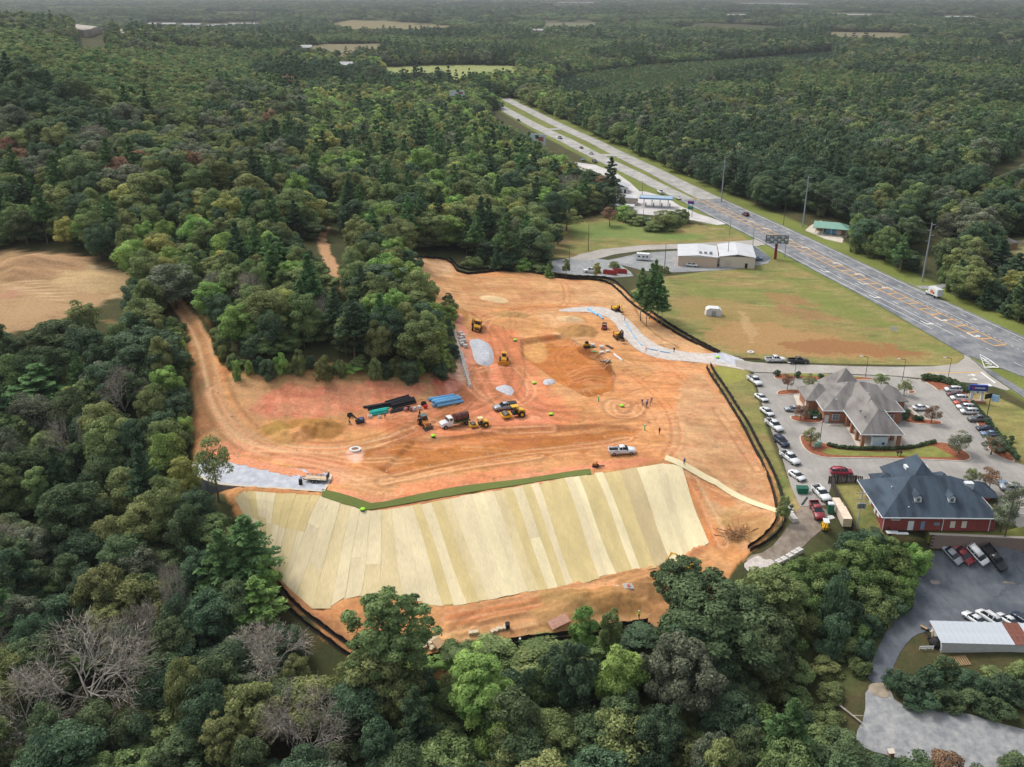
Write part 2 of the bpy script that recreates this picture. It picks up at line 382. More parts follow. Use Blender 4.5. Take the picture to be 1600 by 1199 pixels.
paint("880,590 950,560 962,590 948,616 918,624", S(164,100,42), .6, 1, .9)
paint("905,540 945,556 965,588 958,590 938,562 902,545", S(124,74,34), .35, .4, .9)  # shadowed edge of the excavation, painted as a dark strip along its rim
paint("980,545 1050,560 1110,575 1135,640 1160,700 1100,700 1040,690 1000,640 960,610 985,590", S(214,148,94), 2, 3, .85)
paint("960,545 1010,560 1030,590 980,590 955,570", S(178,132,78), 2, 3, .6)
paint("985,590 1060,600 1110,640 1130,680 1080,665 1040,640 1000,620", S(208,138,78), 2, 3, .6)
paint("1050,615 1110,660 1140,700 1120,705 1070,660", S(196,156,104), 1.5, 2, .6)
paint("568,700 640,690 760,680 880,676 960,668 998,672 990,690 900,706 800,716 700,730 620,750 590,735 560,720", S(166,102,46), .7, 2)
paint("600,715 700,700 840,693 840,705 720,724 640,745 600,735", S(174,112,54), 1, 2, .8)
paint("640,690 820,668 860,672 700,698", S(206,132,70), 1, 2, .7)
paint("420,665 470,655 500,665 480,690 430,690", S(190,140,80), .8, 1.5)
paint("600,655 640,650 660,680 610,690", S(178,104,62), 1.2, 2, .7)
paint("310,690 380,690 430,700 520,715 560,740 520,760 505,740 420,715 360,712 310,712", S(206,138,98), 1, 2.2)
paint("430,700 560,690 560,730 500,725", S(208,140,96), 1.2, 2, .7)
paint("540,700 575,700 560,725 545,720", S(224,176,156), .6, 1, .8)
paint("505,772 570,800 640,790 860,748 1035,720 1030,712 880,728 700,762 600,782 540,765", S(222,142,104), 1, 1.5, .85)
paint("600,770 700,745 850,722 850,735 700,765 620,785", S(224,134,92), 1, 2, .6)
paint("1040,712 1070,720 1215,795 1210,835 1160,860 1120,850 1105,840 1080,770 1062,730", S(200,144,88), 1.2, 2)
paint("1060,600 1108,580 1140,650 1200,740 1218,795 1205,830 1150,860 1100,790 1062,730 1040,690 1060,650", S(194,152,108), 2, 3, .85); paint("640,402 720,430 870,436 950,442 1010,500 1110,556 1010,548 960,500 880,470 760,482 700,480 660,450", S(194,150,102), 2, 3, .65)
paint("1062,735 1090,760 1130,850 1105,850 1085,790", S(198,120,64), .8, 1.2, .9)
paint("1075,735 1140,765 1150,800 1100,770", S(204,126,70), 1, 2, .6)
paint("1120,790 1200,800 1205,830 1160,850 1130,840", S(176,136,82), 1.2, 2, .8)
paint("505,965 700,945 900,912 1075,872 1110,850 1150,880 1100,960 1000,985 800,1020 680,1045 570,1030", S(196,142,90), 1, 2)
paint("690,955 900,918 1070,880 1060,895 900,940 760,970 700,975", S(204,128,78), 1, 2, .8)
paint("700,985 900,945 1010,930 1000,965 850,1000 700,1020", S(182,144,92), 1.2, 3, .7)
for s_ in ("450,920 560,1010 600,1045 570,1045 440,935", "690,1012 800,1000 1010,968 1010,985 800,1015 690,1030"): paint(s_, S(168,120,80), .8, 1, .8)
# dark edge lines, the excavation's shadowed rim painted in; then ragged fine streaking of the graded dirt, along the grading passes
for s_ in ('812,531 880,521 906,539 941,554 960,585 956,611', '600,690 700,684 820,667 960,664 1000,672', '672,470 735,487 750,500', '985,462 1000,500 1020,520 1060,545'):
    ln_ = smooth_line(W(s_), 1); mix(np.exp(-(dline(GX, GY, ln_)/.5)**2)*.7, S(120,76,40))
sdS = sd_poly(SITE); inS = np.clip(sdS, 0, 1)
st = fbm(GX*0.22, GY*1.5, 2.2, 3); st2 = fbm(GX*1.1+GY*.35, GY*.16-GX*.1, 1.6, 3)
base = base*(1+inS[...,None]*((st-.5)[...,None]*.5+(st2-.5)[...,None]*.3+(n3-.5)[...,None]*.34+(n2-.5)[...,None]*.28))
q1 = fbm(GX*.8+33, GY*1.5+70, 9, 4); q2 = fbm(GX-200, GY*1.7+10, 5, 4)
mix(inS*np.clip((q1-.55)*5, 0, .22), S(206,162,118)); mix(inS*np.clip((q2-.57)*6, 0, .22), S(188,104,74)); mix(inS*np.clip((.42-q1)*6, 0, .25), S(160,104,58))
GD = np.zeros(GX.shape)
def ruts(pts, gap=1.9, w=.45, c=None, a=.8, depth=.10, outer=0, wiggle=0):
    global base
    ln = smooth_line(W(pts), 3); lo = ln.min(0)-6; hi = ln.max(0)+6
    k = (GX > lo[0]) & (GX < hi[0]) & (GY > lo[1]) & (GY < hi[1]); d = dline(GX[k], GY[k], ln)
    r = np.exp(-((d-gap/2)/w)**2) if gap > 0 else np.exp(-(d/w)**2); cc = c3(c or D_LT)
    m = (r*a*(.55+.6*n2[k]))[:,None]; base[k] = base[k]*(1-m)+cc*m
    if outer:
        r2 = np.exp(-((d-outer)/.5)**2)*.5; base[k] = base[k]*(1-r2[:,None])+c3(S(140,96,60))*r2[:,None]; GD[k] += r2*.12
    GD[k] -= r*depth; GD[k] += np.exp(-((d-gap/2-w*1.6)/w)**2)*depth*.7
LT2 = S(226,178,132); DK2 = S(168,100,60)
ruts("272,470 290,492 315,525 328,580 340,630 365,665 400,690 450,702 520,705 600,690 640,672", 2.6, .55, S(208,168,124), .95, .22, 3.6)
ruts("300,498 322,540 335,600 352,645 385,678 430,697", 1.2, .5, S(170,124,84), .8, .1)
ruts("330,610 345,650 380,690 430,712 500,725 560,745", 2.2, .6, S(214,160,118), .8, .12)
for s_ in ("430,712 470,716 540,730 600,745", "400,700 480,708 560,722 640,715", "540,752 620,750 700,735", "520,735 560,760 620,768", "560,700 620,690 660,672 700,655 735,620", "640,672 680,648 720,625 742,600 752,575",
           "745,575 750,590 770,625 800,640 850,645 900,655", "790,560 800,590 815,620 850,640 900,640", "730,600 760,628 800,636 830,622 830,600 810,575", "700,655 760,640 800,612 812,580 800,540 770,505",
           "745,512 760,492 820,482 890,476 930,480 965,490 985,515 1010,540 1060,556 1120,562", "752,520 765,497 820,488 880,484", "770,520 780,560 800,600 830,640 870,660", "800,540 790,500 830,488",
           "905,590 870,560 880,540 920,530 950,545 990,570", "975,632 958,626 950,636 962,650 990,650 1000,635", 
           "1040,715 1060,690 1050,640 1010,600 980,580", "1120,640 1155,690 1185,735", "760,672 800,680 900,672 1000,660",
           "600,745 700,722 800,705 900,695 980,682", "600,752 720,728 840,712", "870,440 885,445 888,470 880,478",
           "700,965 800,945 950,915 1060,885", "720,980 760,955 800,950 900,935", "690,1000 800,975 900,955 1000,930", "1075,735 1110,800 1130,850", "1090,745 1140,770", "660,655 720,668 790,672 860,668"):
    ruts(s_, 2.0, .36, LT2 if random.random() < .5 else S(176,104,62), .55, .13, 1.9 if random.random() < .4 else 0)
for q in range(110):     # loose tyre marks over the pad
    cx = random.uniform(600, 1060); cy = random.uniform(560, 715); a0 = random.uniform(-.3, .3)+(math.pi/3 if random.random() < .2 else 0); L_ = random.uniform(15, 55); b_ = random.uniform(-10, 10)
    if inpoly(np.array(cx), np.array(cy), P("600,700 640,640 745,520 900,500 1080,590 1050,700 700,740")):
        ruts([(cx-L_*math.cos(a0), cy-L_*.6*math.sin(a0)), (cx, cy+b_), (cx+L_*math.cos(a0), cy+L_*.6*math.sin(a0))], 1.9, .24, random.choice([LT2, DK2, DK2, S(150,88,54)]), .34, .07)
for q in range(26):
    x0_ = random.uniform(0, 120); y0_ = random.uniform(402, 450); ruts([(x0_, y0_), (x0_+30, y0_+random.uniform(0,8)), (x0_+70, y0_+random.uniform(8,25))], 2, .5, random.choice([S(205,178,138), S(140,112,78)]), .6, .05)
for q in range(30):     # graded spoil streaks under the blanket
    x0_ = random.uniform(700, 1040); y0_ = 970-(x0_-700)*.2+random.uniform(-18, 26); ruts([(x0_, y0_), (x0_+40, y0_-8+random.uniform(-3,3)), (x0_+90, y0_-16)], 0, .4, random.choice([S(214,158,106), S(150,106,62)]), .6, .08)
for ln in ([(505,590),(640,594)],):
    ruts(ln, 0, .5, S(150,120,76), .6, .1)
# geometry of the dirt: lumps, graded window rows
GD += inS*((n2-.5)*.35+(n3-.5)*.12)
def mound(px, py, rx, ry, hh, c=None, sharp=1.0, lump=.25):
    global base
    q = at(px, py); d = np.sqrt(((GX-q.x)/rx)**2+((GY-q.y)/ry)**2)*(1+(n2-.5)*.7)
    m = np.clip(1-d, 0, 1)**sharp; m = np.minimum(m, .82)/.82; GD[:] += m*hh*(1+(n3-.5)*lump*2)
    if c is not None: mix(np.clip((1.0-d)*8, 0, 1)*(.8+.2*n3), c)
mound(447, 684, 4.2, 3.4, 1.6, S(196,148,86)); mound(474, 682, 3.6, 3.6, 1.8, S(204,146,92)); mound(436, 672, 4, 3, 1.2, S(160,124,62)); mound(500, 676, 6, 4, 1.8, S(174,122,62)); mound(492,666,7,3,1.2,S(164,118,60))
mound(902, 518, 6.5, 6, 2.2, S(172,128,74)); mound(890, 500, 4.5, 3, 1.2, S(206,176,132)); mound(770, 468, 5, 3.5, .8, S(214,186,140)); mound(800, 492, 6, 3, 1, S(176,136,84)); mound(800,505,8,4,1.3,S(204,146,92))
mound(905, 945, 8, 4, 1.6, S(160,126,76)); mound(960, 940, 7, 4, 1.5, S(168,124,72)); mound(1010,915,7,4,1.5,S(176,130,82)); mound(870, 965, 6, 3, 1.2, S(176,134,84)); mound(1040,540,5,4,.8)
mound(1075, 860, 4, 3, 1, S(200,136,90)); mound(70, 418, 16, 10, 3, S(176,140,104)); mound(20, 425, 12, 8, 2.5, None); mound(150,440,14,8,1.5,S(186,158,116))
# sunken building excavation
exc = sd_poly(W("812,532 880,522 905,540 940,555 958,585 955,610 920,622 878,600 835,570 815,555")); GD -= np.clip(exc/1.0, 0, 1)*1.3
rsh = sd_poly(W("640,690 820,668 990,664 998,672 990,690 900,706 800,716 700,730 620,750 590,735")); GD -= np.clip(rsh/1.2, 0, 1)*.7
HOLES = []      # outlines under pavement sheets, where the ground is let down
# ------------------------------------------------------------------ pavement and other draped sheets
LOW = np.zeros(GX.shape, bool)
def drape(name, poly, m, up=0.05, step=3.0, zc=None, lower=True, kind='structure', parent=None, skirt=.3, dens=2.0, sm=0, zf=None):
    poly = smooth_line(poly, sm, True) if sm else np.array(poly)
    b = densify(poly, dens, True); n = len(b)
    lo, hi = b.min(0), b.max(0); pts = [Vector(p) for p in b]
    if step:
        xs, ys = np.meshgrid(np.arange(lo[0]+step/2, hi[0], step), np.arange(lo[1]+step/2, hi[1], step)); xs = xs.ravel(); ys = ys.ravel()
        if len(xs):
            k = inpoly(xs, ys, b); xs, ys = xs[k], ys[k]
            if len(xs):
                k = dline(xs, ys, b, True) > step*.35; pts += [Vector((a, c)) for a, c in zip(xs[k], ys[k])]
    vs, es, fs, *_ = delaunay_2d_cdt(pts, [(i, (i+1) % n) for i in range(n)], [list(range(n))], 1, 1e-4)
    vx = np.array([v.x for v in vs]); vy = np.array([v.y for v in vs])
    z = h(vx, vy)+up if zc is None else np.full(vx.shape, zc)
    if zf is not None: z = z+zf(vx, vy)
    V = list(zip(vx, vy, z)); F = [tuple(f) for f in fs]
    if skirt:
        cnt = {}
        for f in F:
            for i in range(len(f)):
                e = (f[i], f[(i+1) % len(f)]); cnt[frozenset(e)] = None if frozenset(e) in cnt else e
        mp = {}
        for e in cnt.values():
            if e is None: continue
            for q in e:
                if q not in mp: mp[q] = len(V); V.append((V[q][0], V[q][1], V[q][2]-skirt))
            F.append((e[1], e[0], mp[e[0]], mp[e[1]]))
    me = bpy.data.meshes.new(name); me.from_pydata(V, [], F); me.materials.append(m); me.update()
    o = objm(name, me, parent)
    if kind: o['kind'] = kind
    if lower:
        k = sd_poly(b); LOW[:] |= k > .25
    return o
def asphalt_mat(name, c1, c2, sc_=.35, crack=.0):
    m = bpy.data.materials.new(name); m.use_nodes = True; nt = m.node_tree; n = nt.nodes; L = nt.links; p = n['Principled BSDF']; p.inputs['Roughness'].default_value = .85
    p.inputs['Specular IOR Level'].default_value = .25
    tc = n.new('ShaderNodeTexCoord'); nz = n.new('ShaderNodeTexNoise'); nz.inputs['Scale'].default_value = sc_; nz.inputs['Detail'].default_value = 7; nz.inputs['Roughness'].default_value = .62
    mp = n.new('ShaderNodeMapping'); mp.inputs['Rotation'].default_value = (0,0,.23); mp.inputs['Scale'].default_value = (1, .25, 1)
    L.new(tc.outputs['Object'], nz.inputs['Vector'])
    n2_ = n.new('ShaderNodeTexNoise'); n2_.inputs['Scale'].default_value = 1.1; n2_.inputs['Detail'].default_value = 3
    L.new(tc.outputs['Object'], mp.inputs['Vector']); L.new(mp.outputs[0], n2_.inputs['Vector'])
    r = n.new('ShaderNodeValToRGB'); r.color_ramp.elements[0].position = .35; r.color_ramp.elements[0].color = c1; r.color_ramp.elements[1].position = .68; r.color_ramp.elements[1].color = c2
    ad = n.new('ShaderNodeMath'); ad.operation = 'MULTIPLY_ADD'; ad.inputs[1].default_value = .35; L.new(n2_.outputs[0], ad.inputs[0])
    sb = n.new('ShaderNodeMath'); sb.operation = 'SUBTRACT'; sb.inputs[1].default_value = .17; L.new(nz.outputs[0], sb.inputs[0]); L.new(sb.outputs[0], ad.inputs[2])
    L.new(ad.outputs[0], r.inputs[0]); L.new(r.outputs[0], p.inputs['Base Color'])
    if crack:
        vo = n.new('ShaderNodeTexVoronoi'); vo.feature = 'DISTANCE_TO_EDGE'; vo.inputs['Scale'].default_value = .22; L.new(tc.outputs['Object'], vo.inputs['Vector'])
        cr = n.new('ShaderNodeMapRange'); cr.inputs[1].default_value = 0; cr.inputs[2].default_value = .012; cr.inputs[3].default_value = 1-crack; cr.inputs[4].default_value = 1; L.new(vo.outputs[0], cr.inputs[0])
        mx = n.new('ShaderNodeVectorMath'); mx.operation = 'SCALE'; L.new(r.outputs[0], mx.inputs[0]); L.new(cr.outputs[0], mx.inputs['Scale']); L.new(mx.outputs[0], p.inputs['Base Color'])
    b = n.new('ShaderNodeBump'); b.inputs['Strength'].default_value = .15; b.inputs['Distance'].default_value = .05; L.new(nz.outputs[0], b.inputs['Height']); L.new(b.outputs[0], p.inputs['Normal'])
    return m
M_HW = asphalt_mat('highway_asphalt', S(98,102,108), S(140,140,140), .16); M_ROAD = asphalt_mat('grey_asphalt', S(150,145,137), S(172,166,157), .12, .25)
M_HWC = asphalt_mat('old_concrete', S(140,138,134), S(178,175,168), .14)
M_LOT = asphalt_mat('lot_asphalt', S(138,134,129), S(162,157,150), .1, .2); M_DARK = asphalt_mat('dark_asphalt', S(78,84,92), S(108,112,117), .14, .3)
M_DRIVE = asphalt_mat('drive_asphalt', S(126,128,130), S(156,156,154), .12, .2)
M_GRAV = asphalt_mat('crushed_stone', S(166,168,174), S(198,199,203), 1.2); M_GRAVR = asphalt_mat('stone_road', S(178,168,158), S(208,200,192), .8); M_GRAVB = asphalt_mat('gravel_yard', S(124,127,130), S(160,160,158), .8)
M_DIRTY = asphalt_mat('muddy_yard', S(112,100,88), S(150,138,124), .4)
M_CONC = mat('pale_concrete', S(196,186,170), .85, var=.1, scale=.4); M_KERB = mat('kerb_concrete', S(190,182,168), .85, var=.1, scale=.8)
M_MULCH = mat('red_mulch', S(140,84,58), .95, var=.35, scale=1.5, bump=.3); M_LAWN = mat('lawn', S(122,124,62), .95, var=.2, scale=.5, bump=.3)
M_WHITE = mat('white_road_paint', S(215,215,210), .7, var=.15, scale=2); M_YEL = mat('yellow_road_paint', S(212,162,78), .7, var=.15, scale=2)
M_STEEL = mat('galvanised_steel', S(150,154,158), .45, .6, var=.06); M_BLACK = mat('black_plastic', S(30,30,32), .6, var=.2); M_FAB = mat('black_silt_fabric', S(38,32,28), .9, var=.5, scale=.8)
# highway: the 7 lane stretch, then two carriageways with a grass median
SPL = 190.0; END = 760.0
drape('highway', [tuple(q) for q in W("1900,820 1600,622 1548,587 1512,556")]+[hw(60,-11.2), hw(SPL+40,-11.0), hw(SPL+40,12.4), hw(60,12.8), hw(-120,13.6)][::-1], M_HW, .22, 8, dens=6, skirt=.4)
drape('near_carriageway', [hw(SPL+40,-11.0), hw(330,-15.5), hw(420,-17), hw(END,-19), hw(END,-9), hw(420,-6), hw(330,-4.8), hw(SPL+40,-2.3)][::-1], M_HWC, .3, 6, dens=8, skirt=.4)
drape('far_carriageway', [hw(SPL+40,-.3), hw(330,1.0), hw(420,2), hw(END,3), hw(END,13.5), hw(420,12.6), hw(330,12.6), hw(SPL+40,12.4)][::-1], M_HWC, .3, 6, dens=8, skirt=.4)
for t_ in (372, 505): drape('median_crossover', [hw(t_,-8), hw(t_+9,-8), hw(t_+9,4), hw(t_,4)][::-1], M_HWC, .2, 6, skirt=.3)
rm = thing('road_markings', 'white and yellow painted lane lines, ladder median and arrows on the grey highway', 'road markings', (0,0,0))
def stripe(mb, t0, t1, s0, s1, w=.16, step=6):
    k = max(1, int(abs(t1-t0)/step)); 
    for i in range(k):
        a = i/k; b = (i+1)/k; q = []
        for (f, sg) in ((a,-1),(a,1),(b,1),(b,-1)):
            x, y = hw(t0+(t1-t0)*f, s0+(s1-s0)*f+sg*w/2); q.append((x, y))
        zz_ = h([p[0] for p in q], [p[1] for p in q])+.234
        mb.add([(p[0], p[1], float(z)) for p, z in zip(q, zz_)], [(3,2,1,0)])
def patch(mb, t, s, pts):
    q = [hw(t+a, s+b) for a, b in pts]; z = h([p[0] for p in q], [p[1] for p in q])+.236
    mb.add([(p[0], p[1], float(c)) for p, c in zip(q, z)], [tuple(range(len(q)))[::-1]])
YC = 1.9
lad = MB()
for (t0, t1) in ((4, 142), (150, 236)):
    for sg in (-1, 1):
        stripe(lad, t0, t1, .4+sg*2.0, .4+sg*2.0, .36)
    t = t0
    while t <= t1+.1:
        patch(lad, t, .4, [(-.3,-2),(.3,-2),(.3,2),(-.3,2)]); t += 6.2
lad.build('yellow_ladder', M_YEL, rm)
wl = MB()
stripe(wl, -60, 400, -10.3, -15, .2) if False else None
stripe(wl, 22, SPL+40, -10.2, -10.0, .22); stripe(wl, -100, SPL+40, 11.6, 11.4, .22); stripe(wl, 15, 118, -6.9, -6.9, .2)
stripe(wl, 20, 130, 5.2, 5.2, .18) 
wl.build('edge_line', M_WHITE, rm)
for s_, t0, t1 in ((-5.2+1.8, 116, 236), (8.4, -90, 236), (5.0, 132, 236), (-5.2, -60, 110)):
    dash = MB(); t = t0
    while t < t1: stripe(dash, t, t+3, s_, s_, .2, 3); t += 12
    dash.build('lane_dashes', M_WHITE, rm)['kind'] = 'stuff'
dash = MB(); t = -95
while t < 14: stripe(dash, t, t+1, 10, 10, .2, 3); stripe(dash, t+40, t+41, 3.6, 3.6, .2, 3); t += 2.6
dash.build('dotted_line', M_WHITE, rm)['kind'] = 'stuff'
ARW = [(-1.8,-.12),(.4,-.12),(.4,-.5),(1.8,0),(.4,.5),(.4,.12),(-1.8,.12)]
ARL = [(-1.6,-.12),(.6,-.12),(.6,-.8),(.2,-.8),(.9,-1.5),(1.5,-.8),(1.1,-.8),(1.1,.12),(-1.6,.12)]
def arrow(t, s, kind=0, flip=1):
    a = MB(); patch(a, t, s, [(p[0]*flip*1.4, p[1]*flip*1.6) for p in (ARL if kind else ARW)]); a.build('turn_arrow', M_WHITE, rm)
for t, s, k, f in ((66,3.2,1,1),(84,3.2,1,1),(100,3.2,1,1),(74,-3.6+.4,1,-1),(92,-8.6,1,-1),(30,-2.0,1,-1),(14,-2.0,1,-1),(58,-8.6,1,-1),(28,-8.7,1,-1),(160,3.4,1,1),(176,3.4,1,1),(125,3.2,1,1),(140,3.2,1,1)): arrow(t, s, k, f)
# bank road, lot and drives: one pale asphalt sheet each
ROADP = W("1148,562 1180,567 1250,570 1330,573 1400,574 1460,573 1495,569 1507,560 1505,548") + 0
e1 = [hw(28,-11.4), hw(20,-11.45), hw(-10,-11.45), hw(-60,-11.45)]
ROADP = np.vstack([ROADP, W("1512,557 1547,588 1578,609 1574,611 1540,601 1480,596 1400,588 1300,584 1178,582 1150,573")])
drape('side_road', ROADP, M_ROAD, .12, 4, skirt=.3)
LOTP = W("1178,583 1300,585 1400,589 1440,594 1478,602 1505,622 1540,662 1546,700 1562,716 1600,727 1720,745 1720,830 1600,812 1560,790 1556,770 1540,756 1300,754 1290,790 1250,792 1236,760 1222,715 1205,672 1190,630")
drape('bank_parking_lot', LOTP, M_LOT, .06, 4, skirt=.2)
drape('gravel_road', smooth_line(W("872,484 930,478 965,486 988,505 1008,528 1040,545 1090,553 1128,552 1128,560 1160,558 1170,580 1140,574 1090,566 1030,562 995,548 972,525 958,500 930,488 875,488"), 1, True), M_GRAVR, .08, 3, skirt=.2)
drape('stone_apron', W("1112,553 1128,551 1160,562 1160,572 1120,566"), M_GRAV, .1, 3, skirt=.2)
def pile(name, s_, hh, m, label, up=.05):
    p = smooth_line(W(s_), 2, True)
    def zf(x, y):
        d = dline(x, y, p, True); return np.minimum(d*.55, hh)*(.85+.3*fbm(x, y, 1.5, 2))
    o = drape(name, p, m, up, .8, lower=False, kind=None, zf=zf, dens=.8, skirt=.5); tag(o, label, 'gravel pile'); return o
pile('gravel_pile', "732,535 738,530 752,531 765,538 771,550 772,567 764,573 748,572 740,562 738,548", .8, M_GRAV, 'largest pile of pale blue grey crushed stone below the dump truck')
pile('gravel_pile', "772,608 780,603 795,602 802,608 804,616 796,619 785,614", .9, M_GRAV, 'small pale grey stone pile above the silver pickup and roller')
pile('gravel_pile', "848,597 852,593 864,593 869,598 858,602 850,602", .5, M_GRAV, 'smallest patch of pale grey stone beside the sunken building excavation')
drape('retained_stone_strip', W("698,487 703,487 716,530 733,585 738,606 733,606 716,560"), mat('wall_backfill', S(190,186,190), .9, var=.25, scale=1), .05, 2, skirt=.1, lower=False)
# upper commercial lots
drape('concrete_access_road', W("1172,376 1100,380 1000,384 940,390 905,398 890,405 920,408 960,398 1010,391 1100,388 1185,385 1215,378 1200,370"), M_ROAD, .12, 4)
drape('upper_gravel_lot', W("862,408 905,400 960,408 985,425 990,432 960,434 900,430 862,425"), M_GRAVB, .08, 4)
drape('upper_asphalt_lot', W("945,408 1000,396 1062,392 1062,405 1050,425 1008,424 985,418"), M_DRIVE, .1, 4)
drape('warehouse_lot', W("1140,386 1180,384 1205,404 1200,412 1170,418 1140,422 1050,426 1020,412 1060,404 1062,400"), M_DRIVE, .09, 4)
drape('warehouse_dark_pad', W("1150,386 1178,385 1205,404 1195,410 1176,408"), M_DARK, .16, 4)
drape('station_forecourt', W("960,296 1010,300 1040,308 1062,322 1090,334 1140,350 1120,352 1060,340 1000,335 965,330 962,308"), mat('station_concrete', S(188,184,180), .8, var=.15, scale=.1), .1, 4)
drape('store_forecourt', W("885,252 930,258 965,272 985,286 1000,300 965,302 930,285 885,262"), mat('station_concrete'), .1, 4)
drape('shed_driveway', W("1282,345 1266,353 1258,360 1290,374 1316,380 1318,374 1310,366 1300,352"), M_CONC, .08, 4)
drape('field_drive', W("1418,440 1432,447 1456,447 1500,440 1530,435 1500,446 1460,452 1440,452"), M_GRAVB, .1, 4)
# lower lot
drape('lower_parking_lot', W("1450,845 1720,855 1720,1010 1600,1000 1480,985 1440,988 1420,1000 1400,1030 1388,1070 1354,1066 1360,1040 1378,1000 1400,960 1425,905"), M_DARK, .08, 4, sm=1)
drape('gravel_yard', smooth_line(W("1352,1072 1388,1072 1400,1100 1440,1110 1500,1112 1560,1130 1640,1150 1640,1230 1500,1215 1420,1190 1345,1170 1335,1150 1352,1120"), 1, True), M_GRAVB, .08, 4)
for s_, c_ in (("1452,905 1480,894 1494,899 1470,914 1455,914", S(148,140,128)), ("1420,905 1432,900 1442,906 1438,912 1424,910", S(136,130,122)), ("1555,900 1600,895 1620,910 1560,914", S(132,122,112)), ("1358,1068 1388,1068 1392,1092 1370,1090 1356,1080", S(150,138,120))):
    drape('worn_patch', smooth_line(W(s_), 2, True), mat('worn_%d' % int(c_[0]*1000), c_, .9, var=.25, scale=.7), .11 if True else 0, 3, lower=False, skirt=0)
drape('works_track', smooth_line(W("1252,792 1290,792 1300,815 1270,840 1240,870 1200,885 1170,890 1165,870 1200,862 1228,830 1240,805"), 1, True), M_DIRTY, .07, 2, sm=0)
drape('rock_apron', smooth_line(W("1160,884 1172,874 1186,868 1194,876 1206,874 1212,884 1200,886 1204,893 1188,890 1172,896"), 1, True), M_GRAVR, .12, 2)
drape('concrete_walk', W("1348,750 1354,750 1386,822 1374,822"), M_CONC, .08, 2)
drape('east_parking_lot', W("1562,765 1600,762 1720,768 1720,850 1600,835 1575,810"), M_ROAD, .16, 4)
# kerbed islands, all with real 0.12 m kerbs
def island(name, zs, ox=1140, oy=540, k=3.476, inner=None, lawn=None):
    p = smooth_line(W(zz(zs, ox, oy, k)), 2, True)
    a = drape(name, p, M_KERB, .19, 3, lower=False, skirt=.2, dens=1)
    c = p.mean(0); q = []
    n = len(p)
    for i in range(n):
        e = p[(i+1) % n]-p[i-1]; nn = np.array([-e[1], e[0]]); nn = nn/(np.linalg.norm(nn)+1e-9)
        area = 1 if np.sum(p[:,0]*np.roll(p[:,1],-1)-np.roll(p[:,0],-1)*p[:,1]) > 0 else -1
        q.append(p[i]+nn*.3*area)
    o = drape('mulch_bed', np.array(q), M_MULCH, .23, 2.5, lower=False, skirt=.02, kind='structure')
    if lawn: drape('lawn', smooth_line(W(zz(lawn, ox, oy, k)), 1, True), M_LAWN, .27, 3, lower=False, skirt=.02)
island('kerb_island', "378,492 380,520 400,560 440,592 500,610 560,615 900,616 1250,633 1300,628 1315,612 1300,590 1250,560 1180,530 1120,526 1050,540 960,560 850,568 700,560 620,556 545,542 500,528 440,497 395,488", lawn="490,580 540,562 620,572 700,578 850,583 960,576 1050,556 1110,548 1180,590 1240,618 900,606 560,604")
island('kerb_island', "322,388 345,382 400,386 500,388 512,425 400,424 340,410")
island('kerb_island', "940,372 968,345 990,372 1040,402 1120,408 1155,416 1158,432 1100,434 940,424")
island('kerb_island', "232,172 258,152 420,152 600,162 780,178 800,190 500,194 420,182 330,184 262,190", lawn="270,156 420,156 600,166 770,180 600,178 420,170 300,166")
island('kerb_island', "250,262 272,242 440,240 440,258 300,272 262,272")
island('kerb_island', "1020,186 1060,184 1160,188 1260,212 1310,262 1290,280 1240,262 1160,244 1130,250 1100,222 1050,196")
island('kerb_island', "965,250 1000,246 1014,256 1000,266 968,264")
island('kerb_island', "1250,290 1300,290 1370,380 1440,470 1520,560 1560,640 1500,626 1430,590 1400,560 1400,530 1350,440 1300,360")
island('kerb_island', "1405,712 1440,706 1478,716 1474,730 1430,728", lawn=None)
drape('bank_patio', W(zz("345,262 452,262 470,330 368,330", 1140, 540, 3.476)), M_CONC, .12, 3, lower=False)
drape('canopy_slab', W(zz("625,428 700,560 945,560 875,428", 1140, 540, 3.476)), M_CONC, .14, 3, lower=False)
drape('side_walk', W(zz("965,340 985,340 1050,402 1010,408", 1140, 540, 3.476)), M_CONC, .2, 3, lower=False)
# geogrid pad behind the block wall
PADP = W("345,757 300,737 302,726 330,712 362,709 396,716 420,722 460,731 500,735 517,742 515,752 505,769 430,764 380,760")
M_PAD = asphalt_mat('geogrid_stone', S(158,162,170), S(188,190,196), .6)
PZ = 3.05
drape('geogrid_pad', PADP*1.0, M_PAD, 0, 2, zc=None, lower=True, skirt=.3, up=.12) if False else None
pad_pts = [atz(a, b, PZ) for a, b in P("345,757 300,737 303,725 340,712 372,714 400,722 440,730 492,735 517,741 515,752 505,768 430,763 380,760")]
PADW = np.array([p[:2] for p in pad_pts])
drape('geogrid_pad', PADW, M_PAD, zc=PZ+.02, step=2, skirt=.3)
k = sd_poly(PADW); GD[:] = np.where(k > -.4, np.minimum(GD, 0), GD); PADK = k > -.35
